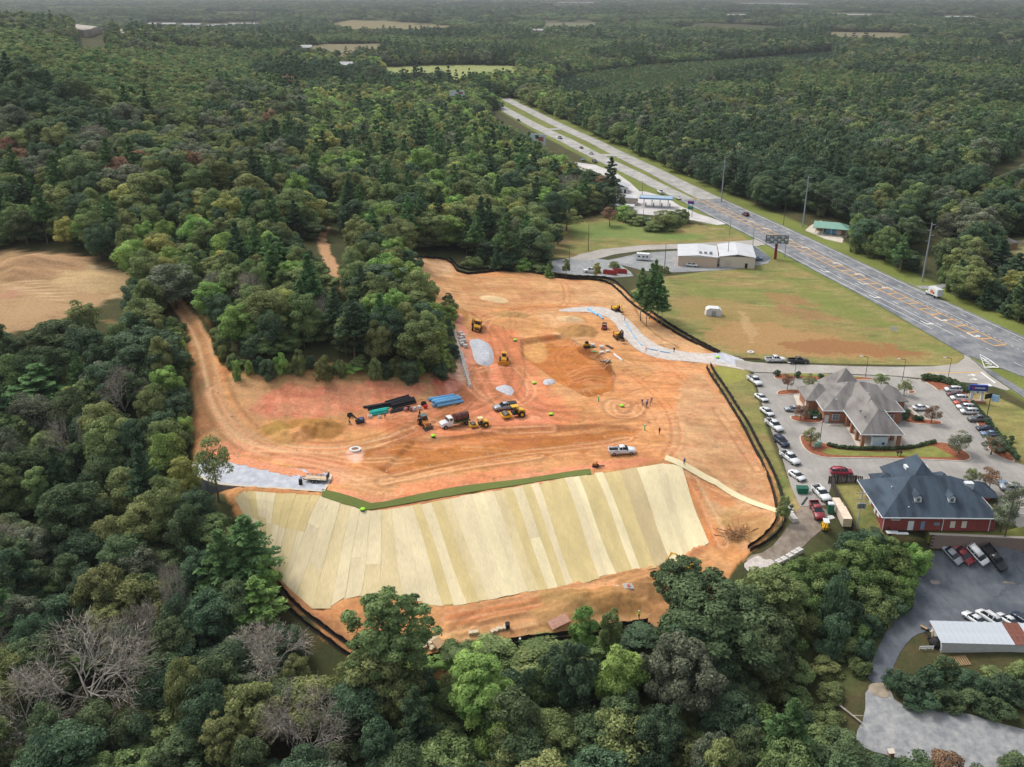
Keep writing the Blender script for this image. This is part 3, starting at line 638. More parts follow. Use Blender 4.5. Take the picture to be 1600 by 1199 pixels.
# yellow and white paint of the side road
rm2 = thing('road_markings', 'white arrows, stop bar and hatched island painted at the side road junction', 'road markings', (0,0,0))
def flat(name, s_, m, up=.14, par=rm2, ox=1140, oy=540, k=3.476):
    p = W(zz(s_, ox, oy, k)); z = h(p[:,0], p[:,1])+up; a = MB(); a.add([(q[0], q[1], float(c)) for q, c in zip(p, z)], [tuple(range(len(p)))]); return a.build(name, m, par)
flat('centre_line', "1070,150 1360,147 1360,150 1070,153", M_YEL); flat('stop_bar', "1360,148 1370,147 1446,205 1438,208", M_WHITE)
for x_, y_ in ((1120,160),(1315,160),(1205,183),(1325,183)): flat('turn_arrow', f"{x_-22},{y_+2} {x_},{y_+1} {x_-4},{y_-5} {x_+24},{y_+4} {x_+6},{y_+9} {x_+4},{y_+5} {x_-22},{y_+5}", M_WHITE)
for s_ in ("1357,52 1360,52 1386,122 1382,124", "1382,121 1460,121 1464,125 1382,125", "1358,52 1362,52 1420,86 1464,122 1458,122 1416,90"): flat('hatched_edge', s_, M_WHITE, .27)
for k_ in range(4): flat('hatched_bar', f"{1368+k_*9},{72+k_*15} {1372+k_*9},{70+k_*15} {1396+k_*15},{84+k_*11} {1392+k_*15},{88+k_*11}", M_WHITE, .28)
for k_ in range(4): flat('bay_line', f"{1520},{822+k_*30} 1640,{826+k_*30} 1640,{829+k_*30} 1520,{825+k_*30}", M_WHITE, .2)
flat('disabled_bay', "1458,738 1500,736 1510,756 1466,760", mat('blue_paint', S(110,130,150), .8), .19)
# ------------------------------------------------------------------ straw erosion blankets
TOPS = P("366,778 376,768 440,772 505,775 540,787 570,800 645,791 710,778 860,752 925,741 990,732 1040,724 1064,729")
BOTS = P("400,848 404,856 420,882 448,915 500,962 548,930 697,947 770,938 912,910 985,893 1046,884 1080,866 1107,850")
TW = np.array([at(a, b)[:2] for a, b in TOPS]); BW = np.array([at(a, b)[:2] for a, b in BOTS])
cl = np.r_[0, np.cumsum(np.linalg.norm(np.diff(TW, axis=0), axis=1)*.6+np.linalg.norm(np.diff(BW, axis=0), axis=1)*.4)]
def straw(name, c):
    m = bpy.data.materials.new(name); m.use_nodes = True; nt = m.node_tree; n = nt.nodes; L = nt.links; p = n['Principled BSDF']; p.inputs['Roughness'].default_value = .95; p.inputs['Specular IOR Level'].default_value = .1
    uv = n.new('ShaderNodeAttribute'); uv.attribute_name = 'run'
    mp = n.new('ShaderNodeMapping'); mp.inputs['Scale'].default_value = (7, .7, 1); L.new(uv.outputs['Vector'], mp.inputs[0])
    nz = n.new('ShaderNodeTexNoise'); nz.inputs['Scale'].default_value = 1; nz.inputs['Detail'].default_value = 5; L.new(mp.outputs[0], nz.inputs['Vector'])
    m2 = n.new('ShaderNodeMapping'); m2.inputs['Scale'].default_value = (.25, .12, 1); L.new(uv.outputs['Vector'], m2.inputs[0]); nb = n.new('ShaderNodeTexNoise'); nb.inputs['Scale'].default_value = 1; nb.inputs['Detail'].default_value = 4; L.new(m2.outputs[0], nb.inputs['Vector'])
    ad = n.new('ShaderNodeMath'); L.new(nz.outputs[0], ad.inputs[0]); L.new(nb.outputs[0], ad.inputs[1])
    mr = n.new('ShaderNodeMapRange'); mr.inputs[1].default_value = .7; mr.inputs[2].default_value = 1.3; mr.inputs[3].default_value = .8; mr.inputs[4].default_value = 1.12; L.new(ad.outputs[0], mr.inputs[0])
    mx = n.new('ShaderNodeVectorMath'); mx.operation = 'SCALE'; mx.inputs[0].default_value = c[:3]; L.new(mr.outputs[0], mx.inputs['Scale']); L.new(mx.outputs[0], p.inputs['Base Color'])
    b = n.new('ShaderNodeBump'); b.inputs['Strength'].default_value = .35; b.inputs['Distance'].default_value = .05; L.new(nz.outputs[0], b.inputs['Height']); L.new(b.outputs[0], p.inputs['Normal']); return m
ST_A = straw('straw_pale', S(218,202,164)); ST_B = straw('straw_yellow', S(206,186,134)); ST_C = straw('straw_mid', S(212,194,150)); ST_D = straw('straw_fresh', S(226,211,170)); ST_E = straw('straw_grey', S(198,178,136)); ST_G = straw('green_mat', S(108,118,64))
blanket = thing('erosion_blanket', 'pale straw erosion control blanket rolled in strips down the fill slope', 'erosion blanket', (0,0,0))
# strip boundary positions taken along the top edge (pixel x), with the tone of the strip to their right
EDG = [(366,'C'),(382,'B'),(398,'A'),(416,'A'),(430,'B'),(446,'B'),(462,'B'),(486,'B'),(500,'A'),(516,'A'),(532,'C'),(548,'A'),(562,'A'),(578,'A'),(594,'C'),(610,'A'),(626,'A'),(643,'B'),(656,'A'),(672,'B'),(688,'C'),(702,'A'),(718,'A'),(735,'D'),(752,'A'),(768,'C'),(784,'B'),(798,'A'),(814,'B'),(828,'A'),(840,'B'),(856,'B'),(868,'B'),(881,'A'),(893,'D'),(903,'B'),(916,'B'),(929,'D'),(941,'B'),(955,'B'),(966,'E'),(979,'E'),(993,'D'),(1008,'D'),(1022,'A'),(1036,'D'),(1050,'D')]
tx = np.array([t[0] for t in TOPS])
def edge_pt(x, f):
    s = np.interp(x, tx, cl); top = np.array([np.interp(s, cl, TW[:,k]) for k in (0,1)]); bot = np.array([np.interp(s, cl, BW[:,k]) for k in (0,1)]); return top+(bot-top)*f
SM = dict(A=ST_A, B=ST_B, C=ST_C, D=ST_D, E=ST_E)
def strip_mesh(A0, A1, m, up, run0, parent, name='mat_strip', lap=.0, zref=None, nr=None):
    """A0, A1: functions f->(x,y) of the two long edges"""
    L_ = np.linalg.norm(A0(1)-A0(0)); nr = nr or max(3, int(L_/1.6)); nc = 3; V = []; U = []
    for i in range(nr+1):
        f = i/nr; a = A0(f); b = A1(f); d = b-a
        for j in range(nc+1): 
            g = j/nc*(1+lap/max(.1, np.linalg.norm(d))); q = a+d*g; V.append((q[0], q[1])); U.append((run0+g*2.4, f*L_, 0))
    V = np.array(V); z = h(V[:,0], V[:,1])+up+.05*(fbm(V[:,0], V[:,1], 2.5, 2)-.5)
    g_ = np.tile(np.arange(nc+1), nr+1); z = z+np.where(g_ == nc, .035, 0)-np.where(g_ == 0, .02, 0)
    F = []
    for i in range(nr):
        for j in range(nc): a = i*(nc+1)+j; F.append((a, a+1, a+nc+2, a+nc+1))
    VV = [(p[0], p[1], c) for p, c in zip(V, z)]; n0 = len(VV)
    for side in (0, nc):      # folded-down long edges give the mat its thickness
        idx = [i*(nc+1)+side for i in range(nr+1)]; b0 = len(VV); VV += [(VV[q][0], VV[q][1], VV[q][2]-.12) for q in idx]; U += [U[q] for q in idx]
        for i in range(nr): F.append((idx[i], idx[i+1], b0+i+1, b0+i))
    me = bpy.data.meshes.new(name); me.from_pydata(VV, [], F); me.materials.append(m)
    at_ = me.attributes.new('run', 'FLOAT_VECTOR', 'POINT'); at_.data.foreach_set('vector', np.array(U, 'f').ravel()); me.update()
    return objm(name, me, parent)
for i, (x0, tn) in enumerate(EDG):
    x1 = EDG[i+1][0] if i+1 < len(EDG) else 1064
    j0, j1 = random.uniform(-.035, .02), random.uniform(-.012, .014); k0 = random.uniform(-.01, .012)
    def A0(f, x=x0): return edge_pt(x+1.6*math.sin(x*.9+f*5)*f, k0+f*(1+j1-k0))
    def A1(f, x=x1): return edge_pt(x+1.6*math.sin(x*.9+f*5)*f, k0+f*(1+j1-k0))
    if x0 < 500:   # rolled in two lengths, the lower a different tone
        cut = .42+.1*random.random()
        strip_mesh(lambda f: A0(f*cut), lambda f: A1(f*cut), SM[tn], .10, i*3.1, blanket, lap=.15)
        strip_mesh(lambda f: A0(cut-.02+f*(1.02-cut)), lambda f: A1(cut-.02+f*(1.02-cut)), SM[random.choice('ACAB')], .075, i*5.1, blanket, lap=.15)
    elif tn == 'A' and random.random() < .4:
        cut = random.uniform(.3, .7)
        strip_mesh(lambda f: A0(f*cut), lambda f: A1(f*cut), SM[tn], .11, i*3.1, blanket, lap=.15)
        strip_mesh(lambda f: A0(cut-.02+f*(1.02-cut)), lambda f: A1(cut-.02+f*(1.02-cut)), SM[random.choice('ACD')], .085, i*5.1, blanket, lap=.15)
    else: strip_mesh(A0, A1, SM[tn], .10+.012*(i % 2), i*3.1, blanket, lap=.15)
BLK = np.vstack([TW, BW[::-1]]); LOW |= sd_poly(BLK) > .5
# green mat along the crest and the single strip running down the bank
green = thing('green_turf_mat', 'long green mat strip bent along the crest of the straw slope', 'turf mat', (0,0,0))
gt = W("503,765 530,771 580,787 605,784 710,762 850,744 922,733"); gb = W("503,777 535,788 572,798 625,790 710,775 850,752 924,742")
for i in range(len(gt)-1):
    strip_mesh(lambda f, i=i: gt[i]+(gt[i+1]-gt[i])*f, lambda f, i=i: gb[i]+(gb[i+1]-gb[i])*f, ST_G, .16, 0, green, nr=max(4, int(np.linalg.norm(gt[i+1]-gt[i])/1.5)))
LOW |= sd_poly(np.vstack([gt, gb[::-1]])) > .3
lane = thing('straw_strip', 'narrow pale straw strip running down the bank to the silt fence', 'erosion blanket', (0,0,0))
lt = W("1041,712 1120,750 1216,796"); lb = W("1038,720 1118,759 1216,803")
for i in range(2): strip_mesh(lambda f, i=i: lt[i]+(lt[i+1]-lt[i])*f, lambda f, i=i: lb[i]+(lb[i+1]-lb[i])*f, ST_D, .14, 0, lane, nr=14)
# ------------------------------------------------------------------ finish the ground sheet
lum_ = base.mean(-1, keepdims=True); base = base*(1-.07*inS[...,None])+(lum_*np.array([1.1,1.0,.9]))*.07*inS[...,None]
for g_, c in PXF: mix(in_field(GPX, GPY, GDP, g_).astype(float), c)
far_ = np.clip((GY-700)/500, 0, 1); 
GDf = np.where(LOW, -.28, GD); GDf = np.where(PADK, -.6, GDf)
nz_ = (fbm(GX, GY, 60, 3)-.5)*2.2*np.clip(1-inS, 0, 1)*np.clip((GY-420)/200, 0, 1)*np.clip((np.abs(hs)-30)/40, 0, 1)
GZ = GH+GDf+nz_
ny_, nx_ = GX.shape; me = bpy.data.meshes.new('ground')
co = np.stack([GX, GY, GZ], -1).reshape(-1, 3).astype('f'); me.vertices.add(len(co)); me.vertices.foreach_set('co', co.ravel())
ii = (np.arange(ny_-1)[:,None]*nx_+np.arange(nx_-1)[None,:]).ravel(); quads = np.stack([ii, ii+1, ii+nx_+1, ii+nx_], 1).astype('i')
me.loops.add(quads.size); me.loops.foreach_set('vertex_index', quads.ravel()); me.polygons.add(len(quads)); me.polygons.foreach_set('loop_start', np.arange(0, quads.size, 4, dtype='i'))
try: me.polygons.foreach_set('loop_total', np.full(len(quads), 4, 'i'))
except Exception: pass
me.polygons.foreach_set('use_smooth', np.ones(len(quads), bool))
ca = me.attributes.new('tint', 'FLOAT_COLOR', 'POINT'); cc = np.ones((len(co), 4), 'f'); cc[:,:3] = np.clip(base, 0, 1).reshape(-1, 3); ca.data.foreach_set('color', cc.ravel())
me.update(calc_edges=True)
gm = bpy.data.materials.new('earth'); gm.use_nodes = True; nt = gm.node_tree; n = nt.nodes; L = nt.links; p = n['Principled BSDF']; p.inputs['Roughness'].default_value = .95; p.inputs['Specular IOR Level'].default_value = .08
at_ = n.new('ShaderNodeAttribute'); at_.attribute_name = 'tint'; tc = n.new('ShaderNodeTexCoord')
nz = n.new('ShaderNodeTexNoise'); nz.inputs['Scale'].default_value = 1.3; nz.inputs['Detail'].default_value = 6; nz.inputs['Roughness'].default_value = .65; L.new(tc.outputs['Object'], nz.inputs['Vector'])
mr = n.new('ShaderNodeMapRange'); mr.inputs[1].default_value = .3; mr.inputs[2].default_value = .7; mr.inputs[3].default_value = .80; mr.inputs[4].default_value = 1.18; L.new(nz.outputs[0], mr.inputs[0])
mx = n.new('ShaderNodeVectorMath'); mx.operation = 'SCALE'; L.new(at_.outputs['Color'], mx.inputs[0]); L.new(mr.outputs[0], mx.inputs['Scale']); L.new(mx.outputs[0], p.inputs['Base Color'])
b = n.new('ShaderNodeBump'); b.inputs['Strength'].default_value = .6; b.inputs['Distance'].default_value = .15; L.new(nz.outputs[0], b.inputs['Height']); L.new(b.outputs[0], p.inputs['Normal'])
me.materials.append(gm); go = objm('ground', me); go['kind'] = 'structure'
def gz(x, y): return float(h(x, y))
M_EARTH = gm
# ------------------------------------------------------------------ tree shapes (unit trees scaled per individual)
def leaf_mesh(name, pts, nrm, size, tints, aspect=1.0, jit=.7, seed=0):
    r = np.random.default_rng(seed); n = len(pts)
    nn = nrm+r.normal(0, jit, (n, 3)); nn /= np.linalg.norm(nn, axis=1)[:,None]+1e-9
    a = np.cross(nn, r.normal(0, 1, (n, 3))); a /= np.linalg.norm(a, axis=1)[:,None]+1e-9; b = np.cross(nn, a)
    s = size*(.6+.8*r.random(n))[:,None]
    c = [pts+(-a*aspect)*s, pts-b*s*.55, pts+(a*aspect)*s, pts+b*s*.55]
    V = np.stack(c, 1).reshape(-1, 3).astype('f'); me = bpy.data.meshes.new(name)
    me.vertices.add(4*n); me.vertices.foreach_set('co', V.ravel()); me.loops.add(4*n); me.loops.foreach_set('vertex_index', np.arange(4*n, dtype='i'))
    me.polygons.add(n); me.polygons.foreach_set('loop_start', np.arange(0, 4*n, 4, dtype='i'))
    try: me.polygons.foreach_set('loop_total', np.full(n, 4, 'i'))
    except Exception: pass
    at_ = me.attributes.new('tint', 'FLOAT', 'POINT'); at_.data.foreach_set('value', np.repeat(tints, 4).astype('f'))
    me.update(calc_edges=True); return me
def rdir(r, n):
    v = r.normal(0, 1, (n, 3)); return v/np.linalg.norm(v, axis=1)[:,None]
def broadleaf(seed, H=14.0, RX=5.0, base=.28, nl=34, leaf=.34, n=5200, lob=(.2,.36), top=1.0, open_=0.0):
    """crown of leafy lobes over an uneven envelope; H total height, RX crown radius"""
    r = np.random.default_rng(seed); ch = H*(1-base)/2; cz = H*base+ch
    D = rdir(r, nl*3); D = D[D[:,2] > -.7][:nl]; k = len(D); th = np.arctan2(D[:,1], D[:,0]); f1, f2, f3 = r.random(3)*6.28; wob = (.66+.42*r.random(k))*(1+.16*np.sin(2*th+f1)+.13*np.sin(3*th+f2+2*D[:,2]))*np.where(r.random(k) < .12, 1.22, 1)
    C = np.stack([D[:,0]*RX*.74*wob, D[:,1]*RX*.74*wob, cz+D[:,2]*ch*.74*(.85+.3*r.random(k))*top], 1); LR = RX*(lob[0]+(lob[1]-lob[0])*r.random(k))
    w = LR**2; w /= w.sum(); which = r.choice(k, n, p=w); dd = rdir(r, n); dd[:,2] = np.abs(dd[:,2])*np.where(r.random(n) < .8, 1, -1)
    out = D[which]; dd = dd+out*.55; dd /= np.linalg.norm(dd, axis=1)[:,None]
    rr = (.5+.72*r.random(n)**.6); pts = C[which]+dd*LR[which][:,None]*rr[:,None]*np.array([1,1,.85])
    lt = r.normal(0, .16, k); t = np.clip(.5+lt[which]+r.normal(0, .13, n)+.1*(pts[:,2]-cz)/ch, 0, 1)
    # sparse inner twigs and leaves hide the far side
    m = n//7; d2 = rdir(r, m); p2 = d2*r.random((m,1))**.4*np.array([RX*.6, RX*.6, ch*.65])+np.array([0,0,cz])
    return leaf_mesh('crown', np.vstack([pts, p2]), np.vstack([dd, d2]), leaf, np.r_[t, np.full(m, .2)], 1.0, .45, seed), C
def pine(seed, H=18.0, RX=3.6, base=.4, n=4200, tiers=9, leaf=.34, cone=.75):
    r = np.random.default_rng(seed); pts = []; nr = []; tt = []; C = []
    for i in range(tiers):
        f = i/(tiers-1); z = H*(base+(1-base)*(f*.97)); rad = RX*((1-f)**cone*.95+.10)*(.8+.4*r.random()); nb = max(3, int(8*(1-f*.6)))
        a0 = r.random()*6.28
        for b in range(nb):
            a = a0+6.28*b/nb+r.normal(0, .22); q = rad*(.65+.5*r.random()); tip = np.array([q*math.cos(a), q*math.sin(a), z+q*.15+r.normal(0,.3)]); C.append(tip)
            m = int(n/(tiers*6)); s = r.random(m)**.55; ctr = np.array([0,0,z-.2*q])+(tip-np.array([0,0,z-.2*q]))*s[:,None]
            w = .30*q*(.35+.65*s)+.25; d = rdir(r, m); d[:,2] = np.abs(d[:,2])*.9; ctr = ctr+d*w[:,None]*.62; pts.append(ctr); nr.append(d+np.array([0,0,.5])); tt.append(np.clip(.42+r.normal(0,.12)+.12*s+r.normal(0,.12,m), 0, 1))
    m = n//9; pts.append(np.array([0,0,H*.985])+rdir(r, m//3)*np.array([.5,.5,.8])); nr.append(rdir(r, m//3)+[0,0,1]); tt.append(np.full(m//3, .6))
    return leaf_mesh('crown', np.vstack(pts), np.vstack(nr), leaf, np.concatenate(tt), 1.3, .5, seed), np.array(C)
def limb_mesh(name, H, base, C, r0, seed, nb=9, sides=6):
    r = np.random.default_rng(seed); mb = MB(); top = H*.8; segs = 5; prev = Vector((0,0,-1.2)); pr = r0*1.25
    for i in range(segs):
        f = (i+1)/segs; q = Vector((r.normal(0,.12)*f*2, r.normal(0,.12)*f*2, top*f)); rr = r0*(1-f*.8); mb.cyl(prev, q, pr, sides, rr, caps=False); prev = q; pr = rr
    idx = r.permutation(len(C))[:nb]
    for i in idx:
        c = Vector(C[i]); z0 = max(H*base*.7, min(top*.9, c.z-.45*math.hypot(c.x, c.y)-.5)); a = Vector((0,0,z0)); m_ = a.lerp(c, .5)+Vector((0,0,.15*(c-a).length)); s = r0*.42*(1-.6*z0/H)
        mb.cyl(a, m_, s, 5, s*.6, caps=False); mb.cyl(m_, c, s*.6, 4, s*.2, caps=False)
    return mb
def bare(seed, H=14, RX=5.5, twig=3200, droop=0.0):
    """leafless crown: forked pale limbs, and a haze of fine twigs"""
    r = np.random.default_rng(seed); mb = MB(); tips = []
    def grow(p, d, L_, rad, k):
        q = p+d*L_; mid = p+d*L_*.5+Vector(r.normal(0, L_*.06, 3)); mb.cyl(p, mid, rad, 5, rad*.85, caps=False); mb.cyl(mid, q, rad*.85, 5, rad*.7, caps=False)
        if k == 0: tips.append((q, d)); return
        if k <= 2: tips.append((mid, d))
        for j in range(3 if k > 1 else 2):
            nd = (d+Vector(r.normal(0, .52, 3))+Vector((0,0,.16))).normalized(); grow(q, nd, L_*(.66+.16*r.random()), rad*.62, k-1)
    grow(Vector((0,0,-1)), Vector((0,0,1)), H*.3, .26, 0)
    for j in range(6):
        a = 6.28*j/6+r.normal(0,.3); e = .55+.5*r.random(); grow(Vector((0,0,H*.26)), Vector((math.cos(a)*math.cos(e), math.sin(a)*math.cos(e), math.sin(e))), H*.25, .15, 4)
    T = np.array([t[0] for t in tips]); Dd = np.array([t[1] for t in tips])
    s = max(np.abs(T[:,:2]).max()/RX, .01); z_ = T[:,2].max()/H; sc_ = np.array([1/s, 1/s, 1/z_]); mb.v = [tuple(np.array(v)*sc_) for v in mb.v]; T = T*sc_
    w = r.integers(0, len(T), twig); d = Dd[w]+r.normal(0,.55,(twig,3)); d /= np.linalg.norm(d,axis=1)[:,None]; p0 = T[w]+d*(r.random(twig)*.9)[:,None]; L_ = .35+.45*r.random(twig)
    sd_ = np.cross(d, rdir(r, twig)); sd_ /= np.linalg.norm(sd_,axis=1)[:,None]; wd = .02
    c = np.stack([p0-sd_*wd, p0+sd_*wd, p0+d*L_[:,None]+sd_*wd*.5, p0+d*L_[:,None]-sd_*wd*.5], 1).reshape(-1,3)
    me = bpy.data.meshes.new('crown'); me.from_pydata([tuple(v) for v in c], [], [(4*i,4*i+1,4*i+2,4*i+3) for i in range(twig)])
    at_ = me.attributes.new('tint', 'FLOAT', 'POINT'); at_.data.foreach_set('value', np.repeat(r.random(twig), 4).astype('f')); me.update()
    return me, mb
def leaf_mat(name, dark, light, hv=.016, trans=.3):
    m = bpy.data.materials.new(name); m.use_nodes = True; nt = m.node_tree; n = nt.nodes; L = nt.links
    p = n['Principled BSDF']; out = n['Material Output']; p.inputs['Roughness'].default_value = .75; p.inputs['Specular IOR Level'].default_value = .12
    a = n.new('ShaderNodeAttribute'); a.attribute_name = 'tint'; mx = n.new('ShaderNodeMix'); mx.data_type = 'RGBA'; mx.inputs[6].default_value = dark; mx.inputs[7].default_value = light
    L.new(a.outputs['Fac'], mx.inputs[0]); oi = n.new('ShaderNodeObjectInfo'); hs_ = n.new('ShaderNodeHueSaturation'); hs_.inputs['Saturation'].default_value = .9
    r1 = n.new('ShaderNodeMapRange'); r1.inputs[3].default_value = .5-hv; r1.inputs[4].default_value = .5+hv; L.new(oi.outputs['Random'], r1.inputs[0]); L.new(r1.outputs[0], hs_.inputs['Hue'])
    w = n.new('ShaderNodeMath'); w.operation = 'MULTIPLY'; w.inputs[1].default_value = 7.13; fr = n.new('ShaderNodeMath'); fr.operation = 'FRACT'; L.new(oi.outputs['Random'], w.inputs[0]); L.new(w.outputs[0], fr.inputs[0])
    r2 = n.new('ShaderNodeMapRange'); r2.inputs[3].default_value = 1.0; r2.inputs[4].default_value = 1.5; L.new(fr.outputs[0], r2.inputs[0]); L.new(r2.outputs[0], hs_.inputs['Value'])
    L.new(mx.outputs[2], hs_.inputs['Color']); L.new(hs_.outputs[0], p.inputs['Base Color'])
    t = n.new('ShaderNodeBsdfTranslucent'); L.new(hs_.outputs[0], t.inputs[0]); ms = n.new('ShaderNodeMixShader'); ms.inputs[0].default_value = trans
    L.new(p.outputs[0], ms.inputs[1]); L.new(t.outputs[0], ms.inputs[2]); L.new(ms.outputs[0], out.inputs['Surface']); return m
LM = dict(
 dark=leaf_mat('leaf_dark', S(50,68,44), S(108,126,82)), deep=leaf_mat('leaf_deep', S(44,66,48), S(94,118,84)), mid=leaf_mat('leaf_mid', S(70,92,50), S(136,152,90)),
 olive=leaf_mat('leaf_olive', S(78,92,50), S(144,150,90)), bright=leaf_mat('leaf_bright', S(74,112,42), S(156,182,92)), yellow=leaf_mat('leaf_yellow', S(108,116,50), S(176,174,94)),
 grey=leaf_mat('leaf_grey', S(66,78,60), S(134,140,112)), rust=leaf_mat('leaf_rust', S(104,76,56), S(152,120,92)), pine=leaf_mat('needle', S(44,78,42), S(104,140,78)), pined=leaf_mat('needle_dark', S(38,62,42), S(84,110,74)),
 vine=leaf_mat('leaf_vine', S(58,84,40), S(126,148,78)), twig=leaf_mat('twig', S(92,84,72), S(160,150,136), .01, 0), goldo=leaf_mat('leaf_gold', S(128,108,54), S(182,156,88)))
M_BARK = mat('bark', S(92,78,66), .95, var=.3, scale=2, bump=.4); M_PBARK = mat('pine_bark', S(120,104,92), .95, var=.3, scale=2, bump=.4); M_PALE = mat('pale_bark', S(164,158,148), .9, var=.25, scale=2)
SH = {}
for i in range(8): SH['b%d' % i] = ('b', broadleaf(100+i, 14+random.uniform(-1,2), 5.2+random.uniform(-.5,.6), .08, 58, .235, 9500, (.13,.32)), 14)
for i in range(3): SH['t%d' % i] = ('b', broadleaf(140+i, 18, 4.0, .22, 30, .29, 5200, (.22,.38)), 18)     # tall narrow
for i in range(4): SH['s%d' % i] = ('b', broadleaf(160+i, 13, 4.6, .2, 26, .26, 2600, (.2,.34)), 13)      # thin-leaved
SH['g0'] = ('b', broadleaf(181, 19, 9.0, .14, 85, .33, 20000, (.13,.24)), 19); SH['g1'] = ('b', broadleaf(182, 18, 8.2, .14, 75, .32, 17000, (.14,.24)), 18); SH['h0'] = ('b', broadleaf(183, 21, 6.0, .16, 60, .30, 12000, (.13,.24)), 21); SH['h1'] = ('b', broadleaf(184, 17, 6.2, .14, 60, .28, 9000, (.14,.24)), 17); SH['h2'] = ('b', broadleaf(185, 24, 6.1, .1, 110, .27, 15000, (.09,.17)), 24)
for i in range(4): SH['p%d' % i] = ('p', pine(200+i, 19, 3.5, .42, 4600), 19)
for i in range(2): SH['q%d' % i] = ('p', pine(220+i, 12, 3.0, .12, 4200, 10, .3, 1.0), 12)      # young pine, low branches
for i in range(3): 
    me_, mb_ = bare(300+i, 14, 5.6); SH['x%d' % i] = ('x', (me_, mb_), 14)
TRUNKS = {}
for k_, (ty, (cm, C_), H_) in SH.items():
    if ty == 'x': TRUNKS[k_] = C_.mesh('trunk', M_PALE, fix=False)
    else: TRUNKS[k_] = limb_mesh('trunk', H_, .3, C_, .26 if ty == 'b' else .2, hash(k_) % 1000, 10 if ty == 'b' else 5).mesh('trunk', M_BARK if ty == 'b' else M_PBARK, fix=False)
    SH[k_] = (ty, cm, H_); cm.materials.append(LM['mid'])
RADN = {'g': 8.6, 'h': 6.1, 'b': 5.2, 't': 4.0, 's': 4.6, 'p': 3.5, 'q': 3.0, 'x': 5.6}
def tree(shape, tone, x, y, sc_=1.0, sz=None, name='broadleaf_tree', label=None, cat='tree', group=None, rz=None, trunk=True):
    z = float(h(x, y))-.1; t = thing(name, label, cat, (x, y, z), random.uniform(0, 6.28) if rz is None else rz, group); t.scale = (sc_, sc_, sz or sc_)
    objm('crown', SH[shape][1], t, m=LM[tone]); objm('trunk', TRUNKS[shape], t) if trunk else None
    return t
def crown_at(px, py, wpx, hpx, shape, tone, label, name='broadleaf_tree', group=None, ztop=None):
    """a tree whose crown is centred on the view ray of (px,py), wpx wide and whose whole height is hm metres (hpx)"""
    ty, _, H0 = SH[shape]; hm = hpx; 
    p = at(px, py, hm*.62); depth = to_px(p.x, p.y, p.z)[2]; rad = wpx/FPX*float(depth)/2
    return tree(shape, tone, p.x, p.y, rad/RADN[shape[0]], hm/H0, name, label, 'tree', group)
HAND = []
def ct(px, py, w, hm, shape, tone, label, name='broadleaf_tree', group=None):
    t = crown_at(px, py, w, hm, shape, tone, label, name, group); HAND.append((t.location.x, t.location.y, t.scale[0]*RADN[shape[0]]*.62)); return t
ct(1118,962,190,17,'g0','dark','largest dark green spreading oak standing over the lower edge of the site')
ct(1180,1000,150,15,'g1','dark','broad dark green tree right of the largest oak, above the vine covered gully')
ct(1068,905,95,13,'h0','dark','dark oak leaning over the straw slope and the hidden excavator')
ct(1215,925,110,13,'b6','mid','mid green round tree beside the rock apron at the end of the works track')
ct(745,1070,118,19,'h0','bright','bright yellow green tree standing beside the lower silt fence')
ct(770,1130,90,16,'b4','bright','second bright green crown tucked below the brightest tree', )
ct(608,985,150,24,'h2','mid','tall blue green ragged tree overlapping the foot of the straw slope')
ct(600,1050,130,17,'h1','olive','olive thin leaved tree directly below the tall ragged blue green tree')
ct(890,1050,92,17,'h1','deep','dark green tall rounded tree below the wooden pallet ramp')
ct(965,1060,70,17,'t1','bright','light green narrow tree between the dark rounded tree and the grey twiggy tree')
ct(1065,1050,135,18,'g1','grey','large grey green twiggy tree below the largest dark oak')
ct(975,1160,100,15,'s3','olive','olive yellow feathery tree at the bottom edge of the photo')
ct(1115,1195,80,14,'b7','grey','grey olive rounded crown at the bottom edge under the gully')
ct(913,985,45,14,'t2','bright','small light green tree touching the lower silt fence by the pallet ramp')
ct(955,985,44,11,'b1','mid','low green tree draped over the lower silt fence')
ct(130,1045,230,18,'x0','twig','largest leafless tree with pale forked limbs in the lower left corner','bare_tree')
ct(45,1110,150,16,'x2','twig','leafless brown tree in front of the largest bare tree in the corner','bare_tree')
ct(415,1025,140,13,'x1','twig','pale grey leafless tree beside the silt fence corner','bare_tree')
ct(480,1125,150,17,'x0','twig','leafless tree with white curling limbs near the bottom edge','bare_tree')
ct(105,688,78,15,'x2','twig','leafless pinkish grey tree among dark crowns at the left','bare_tree')
ct(190,612,84,15,'x1','twig','grey brown leafless crown below the tan clearing','bare_tree')
ct(270,930,50,17,'x1','twig','narrow brown leafless tree among the pines at the left','bare_tree')
ct(185,1010,70,14,'s1','grey','grey green wispy tree above the largest bare tree')
ct(390,1110,110,15,'h1','olive','heavy olive green round tree between two leafless trees')
ct(350,1160,90,15,'h0','olive','olive green crown at the bottom edge below the round olive tree')
ct(290,1080,66,16,'b7','olive','yellowish topped round tree beside the largest leafless tree')
ct(45,1000,80,14,'b6','deep','very dark tree crown above the corner leafless tree')
ct(333,722,60,15,'s3','olive','olive tree with bare twin trunks standing in front of the stone pad')
ct(385,855,90,17,'p0','pine','tall green pine at the edge of the left end of the straw slope','pine_tree')
ct(345,880,80,18,'p1','pine','tall pine beside the pine at the straw slope, its pale trunk showing','pine_tree')
ct(412,890,60,11,'b4','bright','bright green bushy tree poking over the bend of the lower left silt fence')
ct(400,940,80,13,'p2','bright','light green pine above the pale grey leafless tree','pine_tree')
ct(262,715,66,15,'b5','bright','pale green rounded tree on the slope left of the stone pad')
ct(290,750,60,13,'b1','yellow','yellow green tree left of the stone pad corner')
ct(200,765,50,12,'b0','yellow','small bright yellow green tree in the dark wood left of the stone pad')
